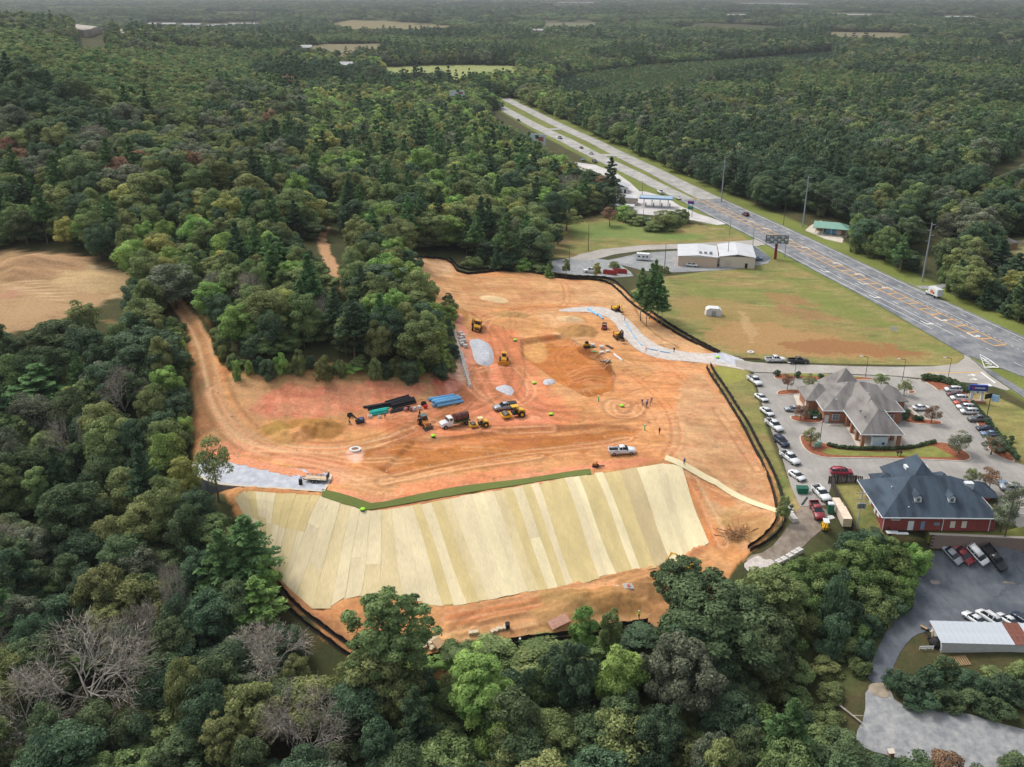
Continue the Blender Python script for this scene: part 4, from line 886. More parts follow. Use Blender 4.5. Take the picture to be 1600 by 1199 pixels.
ct(165,700,80,17,'b2','mid','tall mid green tree beside the pinkish leafless tree')
ct(205,690,62,16,'b3','deep','dark blue green tree between the tall mid green tree and the haul track')
ct(110,800,130,17,'g1','dark','wide dark green tree in the middle of the left wood')
ct(160,925,86,16,'b0','olive','olive leafy tree below the wide dark green tree')
ct(230,545,120,15,'g0','deep','largest blue green oak left of the dirt haul track')
ct(90,530,120,14,'g1','dark','dark green oak in front of the tan clearing')
ct(125,500,60,12,'b2','olive','brownish olive crown on the lower edge of the tan clearing')
ct(270,440,84,13,'b7','grey','grey green oak above the top end of the haul track')
ct(60,600,100,13,'p3','pine','green pine by the left edge under the dark oaks','pine_tree')
ct(110,635,60,12,'q0','yellow','yellowish young pine left of the grey brown leafless crown','pine_tree')
ct(260,600,60,11,'b1','bright','bright leafy tree beside the dirt haul track')
ct(430,400,75,14,'p1','pine','large dark green pine left of the pale dirt trail','pine_tree')
ct(470,440,60,12,'b3','mid','rounded green tree below the pale dirt trail')
ct(590,440,100,15,'h0','deep','broad dark green tree left of the tan corner of the site')
ct(635,420,40,14,'p3','pined','layered dark pine leaning out over the tan corner of the site','pine_tree')
ct(555,500,66,12,'b5','deep','dark green round tree in the middle of the wooded island')
ct(650,530,80,14,'b6','mid','yellow green tree on the corner of the wooded island by the long block wall')
ct(685,545,36,11,'q1','bright','light green young pine at the corner of the wooded island','pine_tree')
ct(590,530,50,12,'b7','olive','golden olive tree on the front edge of the wooded island')
ct(700-50,480,60,13,'t1','mid','tall mid green tree at the right side of the wooded island')
ct(945,325-35,46,13,'b2','rust','russet brown tree beside the small white store')
ct(922,300,48,12,'b4','yellow','bright yellow green tree left of the small white store')
ct(1040,340,46,9,'s2','olive','olive bush like tree in front of the blue fuel canopy')
ct(872,362,26,9,'t2','yellow','small yellow green tree on the edge of the upper meadow')
ct(886,340,44,10,'s1','olive','straw coloured thin tree beside the upper meadow')
ct(953,335,30,9,'s3','rust','brownish thin tree left of the blue canopy forecourt')
for i, (x_, y_, w_, hm_) in enumerate(((1003,452,30,17),(1018,446,32,18),(1030,458,30,16),(1012,470,26,13),(1036,472,24,13),(1024,440,26,18))):
    ct(x_, y_, w_, hm_, 'p%d' % (i % 4), 'pine', 'tall pine in the small clump with bare trunks beside the right silt fence', 'pine_tree', 'pines in the clump beside the silt fence')
ct(857,421,14,5,'q0','bright','small bright green tree right of the upper silt fence bend')
ct(933,420,14,7,'t0','yellow','small yellow tree beside the red dumpsters')
ct(885,415,14,7,'t1','mid','thin young tree left of the white truck by the upper gravel lot')
ct(1225,800-8,26,6,'b1','mid','small green tree over the white blocks by the silt fence corner')
ct(1502,688,44,6,'s0','grey','larger grey green street tree at the tip of the long kerb island')
ct(1268,680,26,5,'s1','olive','thin olive tree on the left end of the long kerb island')
ct(1552,692,40,5,'s2','grey','grey green tree under the blue cars at the right lot edge')
ct(1232,594,20,5,'s3','rust','small rust coloured tree at the top left of the bank parking lot')
ct(1265,594,22,5,'s1','olive','thin olive tree left of the bank roof peak')
ct(1378,592,24,5,'s2','mid','green tree behind the bank roof')
ct(1415,602,22,5,'s0','olive','thin tree on the kerb island right of the bank')
ct(1252,642,26,4.5,'s2','rust','orange leaved tree left of the bank entrance')
ct(1458,645,26,5,'s1','rust','pale brown tree on the island right of the bank')
ct(1550,745,30,6,'s3','rust','russet tree beside the right end of the dark roofed building')
ct(1585,775,44,8,'s0','grey','grey tree leaning over the corner of the dark roof building')
ct(1570,800,46,8,'s2','grey','sparse grey green tree beside the utility pole on the retaining wall')
ct(1520,742,24,5,'s3','olive','olive tree behind the dark porch roof')
for x_, y_, w_, hm_ in ((1535,395,46,15),(1565,400,50,15),(1590,420,50,14),(1520,415,36,14),(1500,428,30,13)):
    ct(x_, y_, w_, hm_, 'p%d' % (int(x_) % 4), 'pined', 'tall dark pine with bare trunk along the far verge of the highway', 'pine_tree', 'pines along the far verge of the highway')
# ---- kudzu hung trees and mounds of the gully at the lower right
VSH = []
for i in range(4):
    cm, C_ = broadleaf(400+i, 7, 3.6, -.35, 30, .24, 4600, (.24,.42)); cm.materials.append(LM['vine']); VSH.append(cm)
def vine_mound(px, py, wpx, hm, tone, label, name='vine_covered_tree', cat='tree', group=None):
    p = at(px, py, hm*.55); depth = float(to_px(*p)[2]); rad = wpx/FPX*depth/2; z = float(h(p.x, p.y))
    t = thing(name, label, cat, (p.x, p.y, z), random.uniform(0, 6.28), group); t.scale = (rad/3.6, rad/3.6, hm/7)
    objm('crown', random.choice(VSH), t, m=LM[tone]); HAND.append((p.x, p.y, rad*.5)); return t
for a_ in ((1312,930,48,12,'deep'),(1308,985,52,9,'deep'),(1330,960,44,8,'deep')): vine_mound(*a_, 'tall column of dark vines hanging over the gully beside the lower drive', group='vine columns in the gully')
TW2 = dict(vine='mid green', bright='bright green', mid='grey green', deep='dark green', dark='dull dark green', olive='olive', rust='russet')
def VN(a): return f"{TW2[a[4]]} {'tall' if a[3] > 6 else 'low'} mound of vines {'at the bottom edge of the gully' if a[1] > 1110 else 'beside the lower parking lot' if a[0] > 1380 else 'under the largest oak' if a[0] < 1250 and a[1] > 900 else 'below the cargo container and track' if a[1] < 900 else 'in the middle of the gully'}"
for a_ in ((1290,880,60,6,'vine'),(1330,868,56,6,'vine'),(1365,862,60,7,'vine'),(1400,880,56,7,'vine'),(1345,900,60,6,'vine'),(1385,915,60,6,'vine'),(1415,900,44,6,'bright'),(1250,890,56,5,'vine'),(1240,915,50,5,'vine'),(1275,915,44,5,'mid'),(1375,950,50,5,'mid'),(1360,975,40,4,'deep'),(1395,945,40,4,'deep'),
           (1225,1000,60,7,'vine'),(1200,1050,70,7,'mid'),(1150,1090,80,8,'deep'),(1240,1090,60,4,'mid'),(1190,1130,80,7,'vine'),(1120,1130,60,7,'mid'),(1270,1160,90,5,'mid'),(1330,1190,90,5,'dark'),(1220,1190,80,6,'vine'),(1160,1180,70,7,'mid'),(1430,1200,70,5,'dark'),(1480,1195,60,5,'rust'),
           (1440,870,36,5,'bright'),(1410,930,40,5,'vine'),(1340,985,50,4,'vine'),(1322,1010,46,4,'mid'),(1345,1040,34,3,'mid'),(1300,1010,50,4,'deep'),(1230,960,60,5,'vine'),(1205,905,50,5,'vine'),(1190,940,60,6,'deep'),(1300,900,60,6,'vine'),(1320,925,50,6,'vine'),(1355,930,50,6,'mid'),(1262,940,50,5,'vine'),(1290,950,46,5,'deep'),(1270,980,50,4,'mid'),(1245,1045,56,5,'mid'),(1285,1040,50,3,'olive'),(1300,1080,46,2.5,'olive'),(1255,1130,60,4,'deep'),(1290,1120,56,3,'mid'),(1310,1160,70,4,'dark'),(1350,1010,36,4,'deep'),(1290,1190,80,5,'dark'),(1380,1205,70,5,'deep'),(1530,1215,60,4,'dark'),(1590,1195,50,4,'dark'),(1330,846,50,4,'deep'),(1360,838,44,4,'deep'),(1390,848,36,3,'mid'),(1425,860,34,4,'bright'),(1432,880,30,4,'bright')): vine_mound(*a_, VN(a_), 'vine_mound', 'vines', 'vine mounds in the gully')
SN = 'dark green evergreen thicket between the white shed and the gravel yard'
for a_ in ((1400,1060,36,4,'deep'),(1425,1070,50,4,'deep'),(1455,1060,50,5,'deep'),(1480,1045,46,5,'dark'),(1500,1060,44,4,'deep'),(1530,1065,44,4,'deep'),(1440,1090,50,3,'deep'),(1480,1090,50,3,'dark'),(1520,1090,44,3,'dark'),(1570,1070,50,4,'deep'),(1600,1080,50,4,'deep'),(1560,1105,50,3,'dark'),(1600,1050,46,4,'mid'),(1550,1052,40,2.5,'mid')): vine_mound(*a_, SN, 'evergreen_thicket', 'bushes', 'evergreen bushes below the white shed')
EDGE = [("378,578 430,574 500,574 560,576 640,578 692,578", 13, 3.2, 'leafy bush in the row along the top of the graded bank', 'bushes along the top of the graded bank'), ("276,520 284,560 286,600 284,650 280,690", 14, 3.5, 'bush at the wood edge left of the haul track', 'bushes left of the haul track'),
 ("342,520 354,556 370,576", 13, 3, 'bush on the inside bend of the haul track', 'bushes inside the haul track bend'), ("700,470 702,500 704,545 700,575", 13, 3.2, 'bush at the wood edge beside the long block wall', 'bushes beside the long block wall'), ("735,412 765,412 800,412 840,420 860,422", 13, 2.6, 'bush behind the upper silt fence', 'bushes behind the upper silt fence'),
 ("660,1048 720,1042 780,1036 850,1034 930,1026 1000,1012", 34, 1.6, 'scrubby bush below the lower silt fence', 'scrub below the lower silt fence'), ("940,190 1000,215 1060,240 1120,262 1180,286 1240,305 1310,325", 12, 7, 'bushy tree on the far verge behind the steel poles', 'bushy trees behind the steel poles'), ("1336,366 1362,384 1400,402 1440,420 1480,436 1500,444", 15, 7, 'low leafy tree at the wood edge on the far verge', 'low trees at the wood edge on the far verge'),
 ("975,345 1000,352 1040,352 1070,345", 18, 3.5, 'bush between the upper meadow and the fuel forecourt', 'bushes beside the fuel forecourt'), ("650,1095 750,1090 850,1085 950,1070 1020,1060", 30, 5, "low leafy scrub on the shaded ground below the lower silt fence", "scrub on the shaded ground")]
for s_, gap_, hm_, lb_, g_ in EDGE:
    for q in densify(P(s_), gap_):
        if 1420 < q[0] < 1468 and q[1] < 460: continue
        vine_mound(q[0]+random.uniform(-6,6), q[1]-random.uniform(0,.9)*gap_, gap_*random.uniform(1.0,2.6), hm_*random.uniform(.6,2.0), random.choice(['mid','deep','olive','mid','bright']), lb_, 'edge_bush', 'bush', g_)
# ------------------------------------------------------------------ the woods: one jittered layout, nearest as single trees, the rest one mass
pts = []
d = 95.0
while d < 13500:
    s = 6.6 if d < 330 else 8.6 if d < 1300 else .0066*d
    hw_ = .62*d+40; k = int(2*hw_/s); xs = (np.arange(k)-k/2)*s+rng.uniform(-.42, .42, k)*s; ys = d+rng.uniform(-.42, .42, k)*s
    pts.append(np.stack([xs, ys, np.full(k, s)], 1)); d += s
PT = np.vstack(pts); X, Y, SP = PT.T; Z = h(X, Y)
px_, py_, dep = to_px(X, Y, Z); tpx = FPX*17/dep
ok = (px_ > -120) & (px_ < 1720) & (py_-tpx*.9 < 1230) & (py_ > -40)
X, Y, SP, Z, px_, py_, dep = (q[ok] for q in (X, Y, SP, Z, px_, py_, dep))
keep = np.ones(len(X), bool)
NOTREE = [(SITE, 1.5), (CLEAR_W, 2), (FIELD_R, 0), (STRIP_R, 0), (FIELD_U, 0), (LAWN_R, 1), (BANK_GR, 1), (LOTP, 1), (ROADP, 2),
 (W("1448,845 1720,855 1720,1010 1600,1000 1480,985 1440,988 1400,1030 1388,1070 1400,1100 1440,1100 1640,1140 1640,1230 1500,1215 1420,1190 1345,1180 1335,1150 1352,1066 1378,1000 1425,905"), 1.5),
 (W("1228,790 1450,780 1450,845 1600,835 1720,850 1720,740 1560,750 1300,750"), 1), (W("1440,990 1600,985 1720,1000 1720,1140 1560,1120 1400,1100 1390,1060"), 0),
 (W("1150,870 1260,800 1450,845 1420,905 1380,1000 1350,1070 1330,1200 1180,1230 1120,1130 1200,1010"), 0),
 (W("862,408 905,398 1000,384 1180,376 1215,385 1205,410 1175,425 1040,430 990,440 950,436 870,428"), 1),
 (W("885,250 930,255 985,280 1040,305 1120,340 1150,352 1050,344 960,334 962,305 930,290 885,262"), 1),
 (W("1195,335 1240,335 1290,340 1325,352 1330,385 1290,385 1240,370"), 1), (W("505,335 520,340 515,380 535,430 512,450 492,405 490,370"), 0), (W("425,320 445,335 462,370 470,420 450,400 438,360"), -1),
 (W("250,470 290,468 300,500 320,560 330,640 345,700 310,700 300,640 285,560 268,500"), 0), (W("0,380 130,395 200,430 210,470 150,425 60,400 0,396"), -1),
 (W("625,403 660,395 720,404 760,420 860,432 945,432 940,440 860,442 760,432 700,440 650,430"), 0), (W("1150,395 1215,395 1230,425 1150,425"),0),
 (W('855,395 1240,392 1240,440 1040,520 985,510 945,440 870,440'), 2), (W('1040,298 1080,305 1150,345 1220,375 1150,385 1030,350'), 4), (W('1225,735 1350,735 1350,800 1225,800'), 2), (W('1335,1095 1720,1100 1720,1300 1335,1300'), 0),
 (W('285,695 350,745 356,835 300,820 268,740'), 0), (W('0,395 60,380 215,440 215,570 150,575 0,575'), 0), (W('236,470 262,470 300,560 300,600 262,560'), 0), (W('270,470 300,480 350,590 348,690 300,690'), 2), (W('484,345 540,345 556,525 505,525 486,430'), 0), (W('420,325 445,325 475,420 455,430'), 0),
 (W('1430,585 1720,600 1720,860 1600,850 1540,740 1440,700'), 2), (W('640,1030 1010,975 1040,1030 1010,1055 900,1066 700,1076 640,1065'), 0), (W('430,930 520,985 600,1040 640,1080 560,1075 480,1040 430,985'), 0), (W('360,790 400,850 440,920 430,950 380,890 350,820'), 0),
 (W("1500,440 1600,400 1700,420 1700,520 1600,480"), -3), (W("1525,290 1560,262 1600,235 1700,190 1740,200 1700,262 1610,300"), 2), (W("1545,384 1600,370 1700,400 1700,428 1600,425 1560,408"), 1)]
for poly, mg in NOTREE:
    lo = poly.min(0)-6; hi = poly.max(0)+6; k = keep & (X > lo[0]) & (X < hi[0]) & (Y > lo[1]) & (Y < hi[1])
    if k.any():
        xs, ys = X[k], Y[k]; dd = dline(xs, ys, poly, True); ins = inpoly(xs, ys, poly); q = np.where(ins, dd, -dd) > -mg; keep[np.where(k)[0][q]] = False
t_, s_ = hw_ts(X, Y); keep &= ~((s_-1 < 16+4*fbm(X, Y, 30, 2)) & (s_-1 > -24) & (t_ < 740) & (t_ > -400))
PXB = [P(f'{a-w},{b-4} {a+w},{b-4} {a+w},{b+2} {a-w},{b+2}') for a, b, w in ((540,102,18),(380,38,32),(345,40,24),(300,39,20),(265,38,16),(236,38,14),(478,75,12),(840,48,14),(1150,24,20),(900,5,40),(1200,6,60),(1240,7,30),(1500,27,30),(1340,24,25),(714,143,12),(838,215,8))]+[P('112,45 170,45 172,64 112,64'), P('182,55 204,55 204,66 182,66')]
for poly in [g for i, (g, c) in enumerate(PXF) if i != 3]+PXB: keep &= ~in_field(px_, py_, dep, poly)
YOUNG = in_field(px_, py_, dep, PXF[3][0])
# far farmland clearings so that the plain is not one even carpet
fl = fbm(X+900, Y*.55, 520, 4); keep &= ~((fl > .63) & (Y > 1500) & (np.abs(s_) > 60))
keep &= ~((fbm(X, Y, 26, 3) > .70) & (Y < 1500) & (rng.random(len(X)) < .55))
for (hx, hy, hr) in HAND: keep &= (X-hx)**2+(Y-hy)**2 > hr**2
X, Y, SP, Z, px_, py_, dep, YOUNG = (q[keep] for q in (X, Y, SP, Z, px_, py_, dep, YOUNG))
# nothing stands where the photograph looks past it: lower or drop trees that would cover tracks, fences and the road
PROT = [P(q) for q in ("1432,345 1464,345 1456,442 1430,442", "372,790 400,838 450,902 560,1000 640,1030 600,1045 530,1022 440,948 385,868", "650,1018 1010,958 1015,988 650,1042", "272,480 305,484 330,540 348,600 345,700 305,700 308,640 300,560", "0,400 60,396 130,410 205,452 160,472 60,500 0,505",
  "300,712 520,740 505,768 350,760 296,738", "765,163 800,168 1070,298 1062,312 1000,302 900,262 770,190", "497,372 512,370 530,440 520,455 508,430", "1250,345 1330,350 1330,372 1290,380 1240,365", "1355,1060 1400,1060 1400,1100 1560,1130 1640,1150 1640,1180 1400,1160 1345,1130", "1540,386 1600,368 1600,425 1560,410", "1532,288 1560,262 1600,238 1600,272", "1120,300 1600,520 1600,500 1420,425 1300,372 1150,300")]
short = np.ones(len(X))
def covers(fac):
    m = np.zeros(len(X), bool)
    for poly in PROT:
        lo = np.min(poly, 0)-150; hi = np.max(poly, 0)+250; k = (px_ > lo[0]) & (px_ < hi[0]) & (py_ > lo[1]) & (py_ < hi[1])
        if k.any():
            q = np.zeros(k.sum(), bool); Hp = 15*FPX/dep[k]*fac[k]; Wp = 3.6*FPX/dep[k]*np.minimum(1, fac[k]+.25)
            for f in (.35, .7, .95):
                for s in (-1, 0, 1): q |= inpoly(px_[k]+s*Wp*(1 if f < .9 else .4), py_[k]-f*Hp, poly)
            m[np.where(k)[0]] |= q
    return m
for f_ in (.7, .45, .25, 0):
    m_ = covers(short); short[m_] = f_
kp = short > 0; X, Y, SP, Z, px_, py_, dep, YOUNG, short = (q[kp] for q in (X, Y, SP, Z, px_, py_, dep, YOUNG, short))
# kind and tone by place
u = rng.random(len(X)); v = rng.random(len(X)); reg = fbm(X+40, Y-70, 55, 3); pin = fbm(X-300, Y+200, 70, 3)
ppine = np.clip((pin-.5)*3+.14, .03, .5); ppine = np.where((px_ > 350) & (px_ < 900) & (py_ > 250) & (py_ < 460), np.maximum(ppine, .25), ppine)
ppine = np.where((px_ < 420) & (py_ < 260), .06, ppine)
isp = u < ppine
bare_p = (v > np.where((px_ < 600) & (py_ > 850), .93, .985))
tone = np.empty(len(X), object); w = rng.random(len(X))
def pick(w, tab):
    c = 0
    for t, p in tab:
        c += p
        if w < c: return t
    return tab[0][0]
T_HILL = (('dark',.28),('deep',.16),('grey',.2),('olive',.2),('mid',.14),('rust',.02))
T_CEN = (('mid',.34),('bright',.18),('olive',.2),('deep',.16),('yellow',.09),('dark',.04),('grey',.03),('goldo',.01))
T_RIGHT = (('dark',.3),('deep',.26),('grey',.12),('olive',.16),('mid',.16))
T_FORE = (('dark',.34),('deep',.28),('mid',.14),('olive',.16),('grey',.08))
T_FAR = (('dark',.34),('deep',.28),('grey',.14),('olive',.2),('mid',.04))
for i in range(len(X)):
    if Y[i] > 1300: tb = T_FAR
    elif px_[i] < 480 and py_[i] < 330: tb = T_HILL
    elif px_[i] > 900 and py_[i] < 420: tb = T_RIGHT if py_[i] > 200 else T_FAR
    elif py_[i] > 560: tb = T_FORE
    else: tb = T_CEN
    tone[i] = pick((w[i]*.55+.45*min(1, max(0, (reg[i]-.25)*2)))%1, tb) if isp[i] is False else pick(w[i], tb)
    if isp[i]: tone[i] = 'pine' if w[i] < .6 else 'pined'
    if bare_p[i]: tone[i] = 'twig'
    if YOUNG[i]: isp[i] = True; tone[i] = 'pined'; bare_p[i] = False
size = SP/np.where(dep < 330, 6.6, 7.6)*np.where(isp, .95, 1.0); hgt = np.clip(rng.normal(1, .19, len(X)), .62, 1.5)
big = rng.random(len(X)); sca = (.78+.5*big**1.5)*np.where(dep < 330, .95, 1.0)
hgt = hgt*short; sca = sca*(.35+.65*short)
order = np.argsort(dep); NB, NP = 285, 150; indiv = np.zeros(len(X), bool); nb_ = np_ = 0
vis = (px_ > -30) & (px_ < 1630) & (py_-FPX*11/dep < 1199)
for i in order:
    if not vis[i]: continue
    if isp[i] and not bare_p[i]:
        if np_ < NP: indiv[i] = True; np_ += 1
    elif nb_ < NB: indiv[i] = True; nb_ += 1
    if nb_ >= NB and np_ >= NP: break
TW_ = dict(dark='dark green', deep='deep blue green', mid='mid green', olive='olive green', bright='bright green', yellow='yellow green', grey='grey green', rust='russet brown', pine='green', pined='dark green', twig='leafless grey', goldo='golden')
def region(px, py):
    if py > 1000 and px < 560: return 'in the lower left corner of the wood'
    if py > 900 and px < 560: return 'in the wood below the straw slope left end'
    if py > 990: return 'in the wood below the lower silt fence'
    if px < 330 and py > 620: return 'left of the haul track and stone pad'
    if px < 330 and py > 470: return 'between the tan clearing and the haul track'
    if 330 <= px < 705 and py > 440: return 'in the wooded island above the graded bank'
    if px < 560 and py > 330: return 'on the slope around the pale dirt trail'
    if px < 560: return 'on the wooded hill at the left'
    if px > 1150 and py > 330: return 'beyond the highway near the steel poles'
    if px > 1000: return 'in the wood across the highway'
    return 'in the wood behind the upper silt fence'
pat = fbm(X+77, Y*.62-40, 230, 3); ctr_ = (px_ > 330) & (px_ < 920) & (py_ > 150); yst = (pat > .56) & (Y > 520) & ~ctr_; hgt = np.where(yst, hgt*.55, hgt); sca = np.where(yst, sca*.8, sca)
for i in np.where(yst)[0]: tone[i] = 'mid' if rng.random() < .45 else 'olive' if rng.random() < .4 else 'pine'
pa2 = fbm(X-377, Y*.62+140, 180, 3); dst = (pa2 > .58) & (Y > 450) & ~yst & ~ctr_
for i in np.where(dst)[0]: tone[i] = 'deep' if rng.random() < .7 else 'dark'
hgt = np.where(dst, hgt*1.15, hgt)
prot_b = [k for k in SH if k[0] == 'b']; prot_p = [k for k in SH if k[0] == 'p']; prot_t = [k for k in SH if k[0] in 't']; prot_s = [k for k in SH if k[0] in 's']
for i in np.where(indiv)[0]:
    rg = region(px_[i], py_[i])
    if tone[i] == 'twig': sh = 'x%d' % rng.integers(3); nm = 'bare_tree'; kd = 'bare tree'
    elif isp[i]: sh = random.choice(prot_p if big[i] > .22 else ['q0', 'q1']); nm = 'pine_tree'; kd = 'pine'
    else: sh = random.choice(prot_b if big[i] > .25 else prot_t+prot_s); nm = 'broadleaf_tree'; kd = 'broadleaf tree'
    a = sca[i]; b = hgt[i]*(.92 if sh[0] != 'q' else 1); lab = f'{"tall " if b > 1.12 else "low " if b < .86 else ""}{"broad " if a > 1.08 else "slender " if a < .84 else ""}{TW_[tone[i]]} {kd} {rg}'.replace("of the wood", "wood")
    tree(sh, tone[i], X[i], Y[i], a, a*.45+b*.5, nm, lab, 'pine tree' if nm == 'pine_tree' else 'tree', f'{TW_[tone[i]]} {kd}s {rg}')
# the remaining woods: one object, instanced by a node tree
rest = ~indiv; RX_, RY_, RZ_ = X[rest], Y[rest], Z[rest]; rt = tone[rest]; rp = isp[rest]; rd = dep[rest]
far_sh = {}
for i in range(5): cm, _ = broadleaf(500+i, 14, 5.4, -.05, 30, .46, 1500, (.2,.36)); cm.materials.append(LM['mid']); far_sh['fb%d' % i] = cm
for i in range(2): cm, _ = pine(520+i, 17, 3.8, .25, 900, 6, .6); cm.materials.append(LM['mid']); far_sh['fp%d' % i] = cm
protos = []; pidx = {}
def proto(key, me_, tn, trunk=None):
    k = (key, tn)
    if k in pidx: return pidx[k]
    o = bpy.data.objects.new('tree_pattern', me_); o.material_slots[0].link = 'OBJECT'; o.material_slots[0].material = LM[tn]
    pidx[k] = len(protos); protos.append(o); return pidx[k]
idx = np.zeros(len(RX_), 'i')
for i in range(len(RX_)):
    far = rd[i] > 520
    if rt[i] == 'twig': idx[i] = proto('x%d' % (i % 2), SH['x%d' % (i % 2)][1], 'twig') if not far else proto('fb0', far_sh['fb0'], 'grey')
    elif rp[i]: idx[i] = proto('fp%d' % (i % 2), far_sh['fp%d' % (i % 2)], rt[i]) if far else proto('p%d' % (i % 4), SH['p%d' % (i % 4)][1], rt[i])
    else: idx[i] = proto('fb%d' % (i % 5), far_sh['fb%d' % (i % 5)], rt[i]) if far else proto('b%d' % (i % 5), SH['b%d' % (i % 5)][1], rt[i])
sz_ = size[rest]; sx = sca[rest]*sz_; szz = (sca[rest]*.4+hgt[rest]*.6)*np.minimum(sz_, 1.25)
und = (dep < 2500) & ~YOUNG & (short > .9); UX = X[und]+rng.uniform(.3,.6,und.sum())*SP[und]; UY = Y[und]+rng.uniform(.3,.6,und.sum())*SP[und]; UD = dep[und]; US = size[und]
ub = [proto('fb%d' % k, far_sh['fb%d' % k], t) for k in range(5) for t in ('mid', 'deep', 'dark')]; nbp = [proto('b%d' % k, SH['b%d' % k][1], t) for k in range(5) for t in ('mid', 'deep', 'dark')]
uk = rng.integers(0, 15, und.sum()); ui = np.where(UD > 520, np.array(ub)[uk], np.array(nbp)[uk]); inS_ = np.ones(len(UX), bool)
for poly, mg in NOTREE[:11]+[(SITE, 4)]: inS_ &= ~(inpoly(UX, UY, poly) | (dline(UX, UY, poly, True) < 3))
tt2, ss2 = hw_ts(UX, UY); inS_ &= ~((np.abs(ss2-1) < 19) & (tt2 < 740)); UX, UY, ui, US = UX[inS_], UY[inS_], ui[inS_], US[inS_]; UZ = h(UX, UY)
me = bpy.data.meshes.new('forest'); AX = np.r_[RX_, UX]; AY = np.r_[RY_, UY]; AZ = np.r_[RZ_-.3, UZ-1.0]; me.vertices.add(len(AX)); me.vertices.foreach_set('co', np.stack([AX, AY, AZ], 1).astype('f').ravel())
yg = YOUNG[rest]; sx = np.where(yg, .75, sx); szz = np.where(yg, .16, szz)
us = US*rng.uniform(.75,1.0,len(UX)); sx = np.r_[sx, us]; szz = np.r_[szz, np.minimum(us, 1.1)*rng.uniform(.5,.68,len(UX))]; idx = np.r_[idx, ui].astype('i'); RX_ = AX
a1 = me.attributes.new('size', 'FLOAT_VECTOR', 'POINT'); a1.data.foreach_set('vector', np.stack([sx*1.2, sx*1.2, szz], 1).astype('f').ravel())
a2 = me.attributes.new('turn', 'FLOAT', 'POINT'); a2.data.foreach_set('value', (rng.random(len(RX_))*6.28).astype('f'))
a3 = me.attributes.new('pick', 'INT', 'POINT'); a3.data.foreach_set('value', idx)
fo = objm('forest', me); fo['kind'] = 'stuff'; fo['label'] = 'dense mixed autumn woodland stretching over the hill and plain to the horizon'; fo['category'] = 'forest'
ng = bpy.data.node_groups.new('forest_layout', 'GeometryNodeTree'); ng.interface.new_socket('Geometry', in_out='INPUT', socket_type='NodeSocketGeometry'); ng.interface.new_socket('Geometry', in_out='OUTPUT', socket_type='NodeSocketGeometry')
N = ng.nodes; L = ng.links; gi = N.new('NodeGroupInput'); gout = N.new('NodeGroupOutput'); j = N.new('GeometryNodeJoinGeometry'); g2i = N.new('GeometryNodeGeometryToInstance')
def named(nm, ty):
    q = N.new('GeometryNodeInputNamedAttribute'); q.data_type = ty; q.inputs['Name'].default_value = nm; return q.outputs['Attribute']
iop = N.new('GeometryNodeInstanceOnPoints'); iop.inputs['Pick Instance'].default_value = True
for o in reversed(protos):
    oi = N.new('GeometryNodeObjectInfo'); oi.inputs['Object'].default_value = o; oi.inputs['As Instance'].default_value = True; oi.transform_space = 'ORIGINAL'; L.new(oi.outputs['Geometry'], j.inputs[0])
L.new(gi.outputs[0], iop.inputs['Points']); L.new(j.outputs[0], iop.inputs['Instance']); L.new(named('pick', 'INT'), iop.inputs['Instance Index'])
cb = N.new('ShaderNodeCombineXYZ'); L.new(named('turn', 'FLOAT'), cb.inputs[2]); e2 = N.new('FunctionNodeEulerToRotation'); L.new(cb.outputs[0], e2.inputs[0]); L.new(e2.outputs[0], iop.inputs['Rotation'])
L.new(named('size', 'FLOAT_VECTOR'), iop.inputs['Scale']); L.new(iop.outputs[0], gout.inputs[0])
md = fo.modifiers.new('layout', 'NODES'); md.node_group = ng
print('trees', len(X), 'single', indiv.sum(), 'patterns', len(protos))
# ------------------------------------------------------------------ shared materials for made things
M_GLASS = mat('tinted_glass', S(38,46,54), .12, var=0, spec=.6); M_TYRE = mat('tyre_rubber', S(28,28,29), .9, var=.15); M_RIM = mat('wheel_rim', S(150,152,155), .4, .5, var=0)
M_LAMP = mat('clear_lamp', S(200,205,208), .2, var=0); M_TAIL = mat('red_lamp', S(130,20,18), .3, var=0); M_DKPL = mat('dark_trim', S(34,34,36), .6, var=0)
def paintm(n_, c, r_=.35): 
    m = mat('paint_'+n_, c, r_, .0, var=.03, spec=.5); m.node_tree.nodes['Principled BSDF'].inputs['Coat Weight'].default_value = .4; return m
PC = dict(white=paintm('white', S(214,216,216)), silver=paintm('silver', S(150,155,160)), black=paintm('black', S(28,30,33)), navy=paintm('navy', S(32,44,68)), red=paintm('red', S(128,26,34)), maroon=paintm('maroon', S(86,26,34)),
  blue=paintm('blue', S(58,82,120)), orange=paintm('orange', S(190,84,50)), grey=paintm('grey', S(96,98,100)), crimson=paintm('crimson', S(160,40,62)), lblue=paintm('light_blue', S(104,124,152)))
M_CATY = mat('machine_yellow', S(214,166,34), .45, var=.1, scale=2); M_JDY = mat('machine_amber', S(206,146,40), .45, var=.12, scale=2); M_ORG = mat('machine_orange', S(188,120,62), .5, var=.2, scale=2)
M_STL = mat('worn_steel', S(96,88,82), .5, .4, var=.2, scale=3); M_TRK = mat('track_steel', S(62,54,48), .8, .2, var=.3, scale=3)
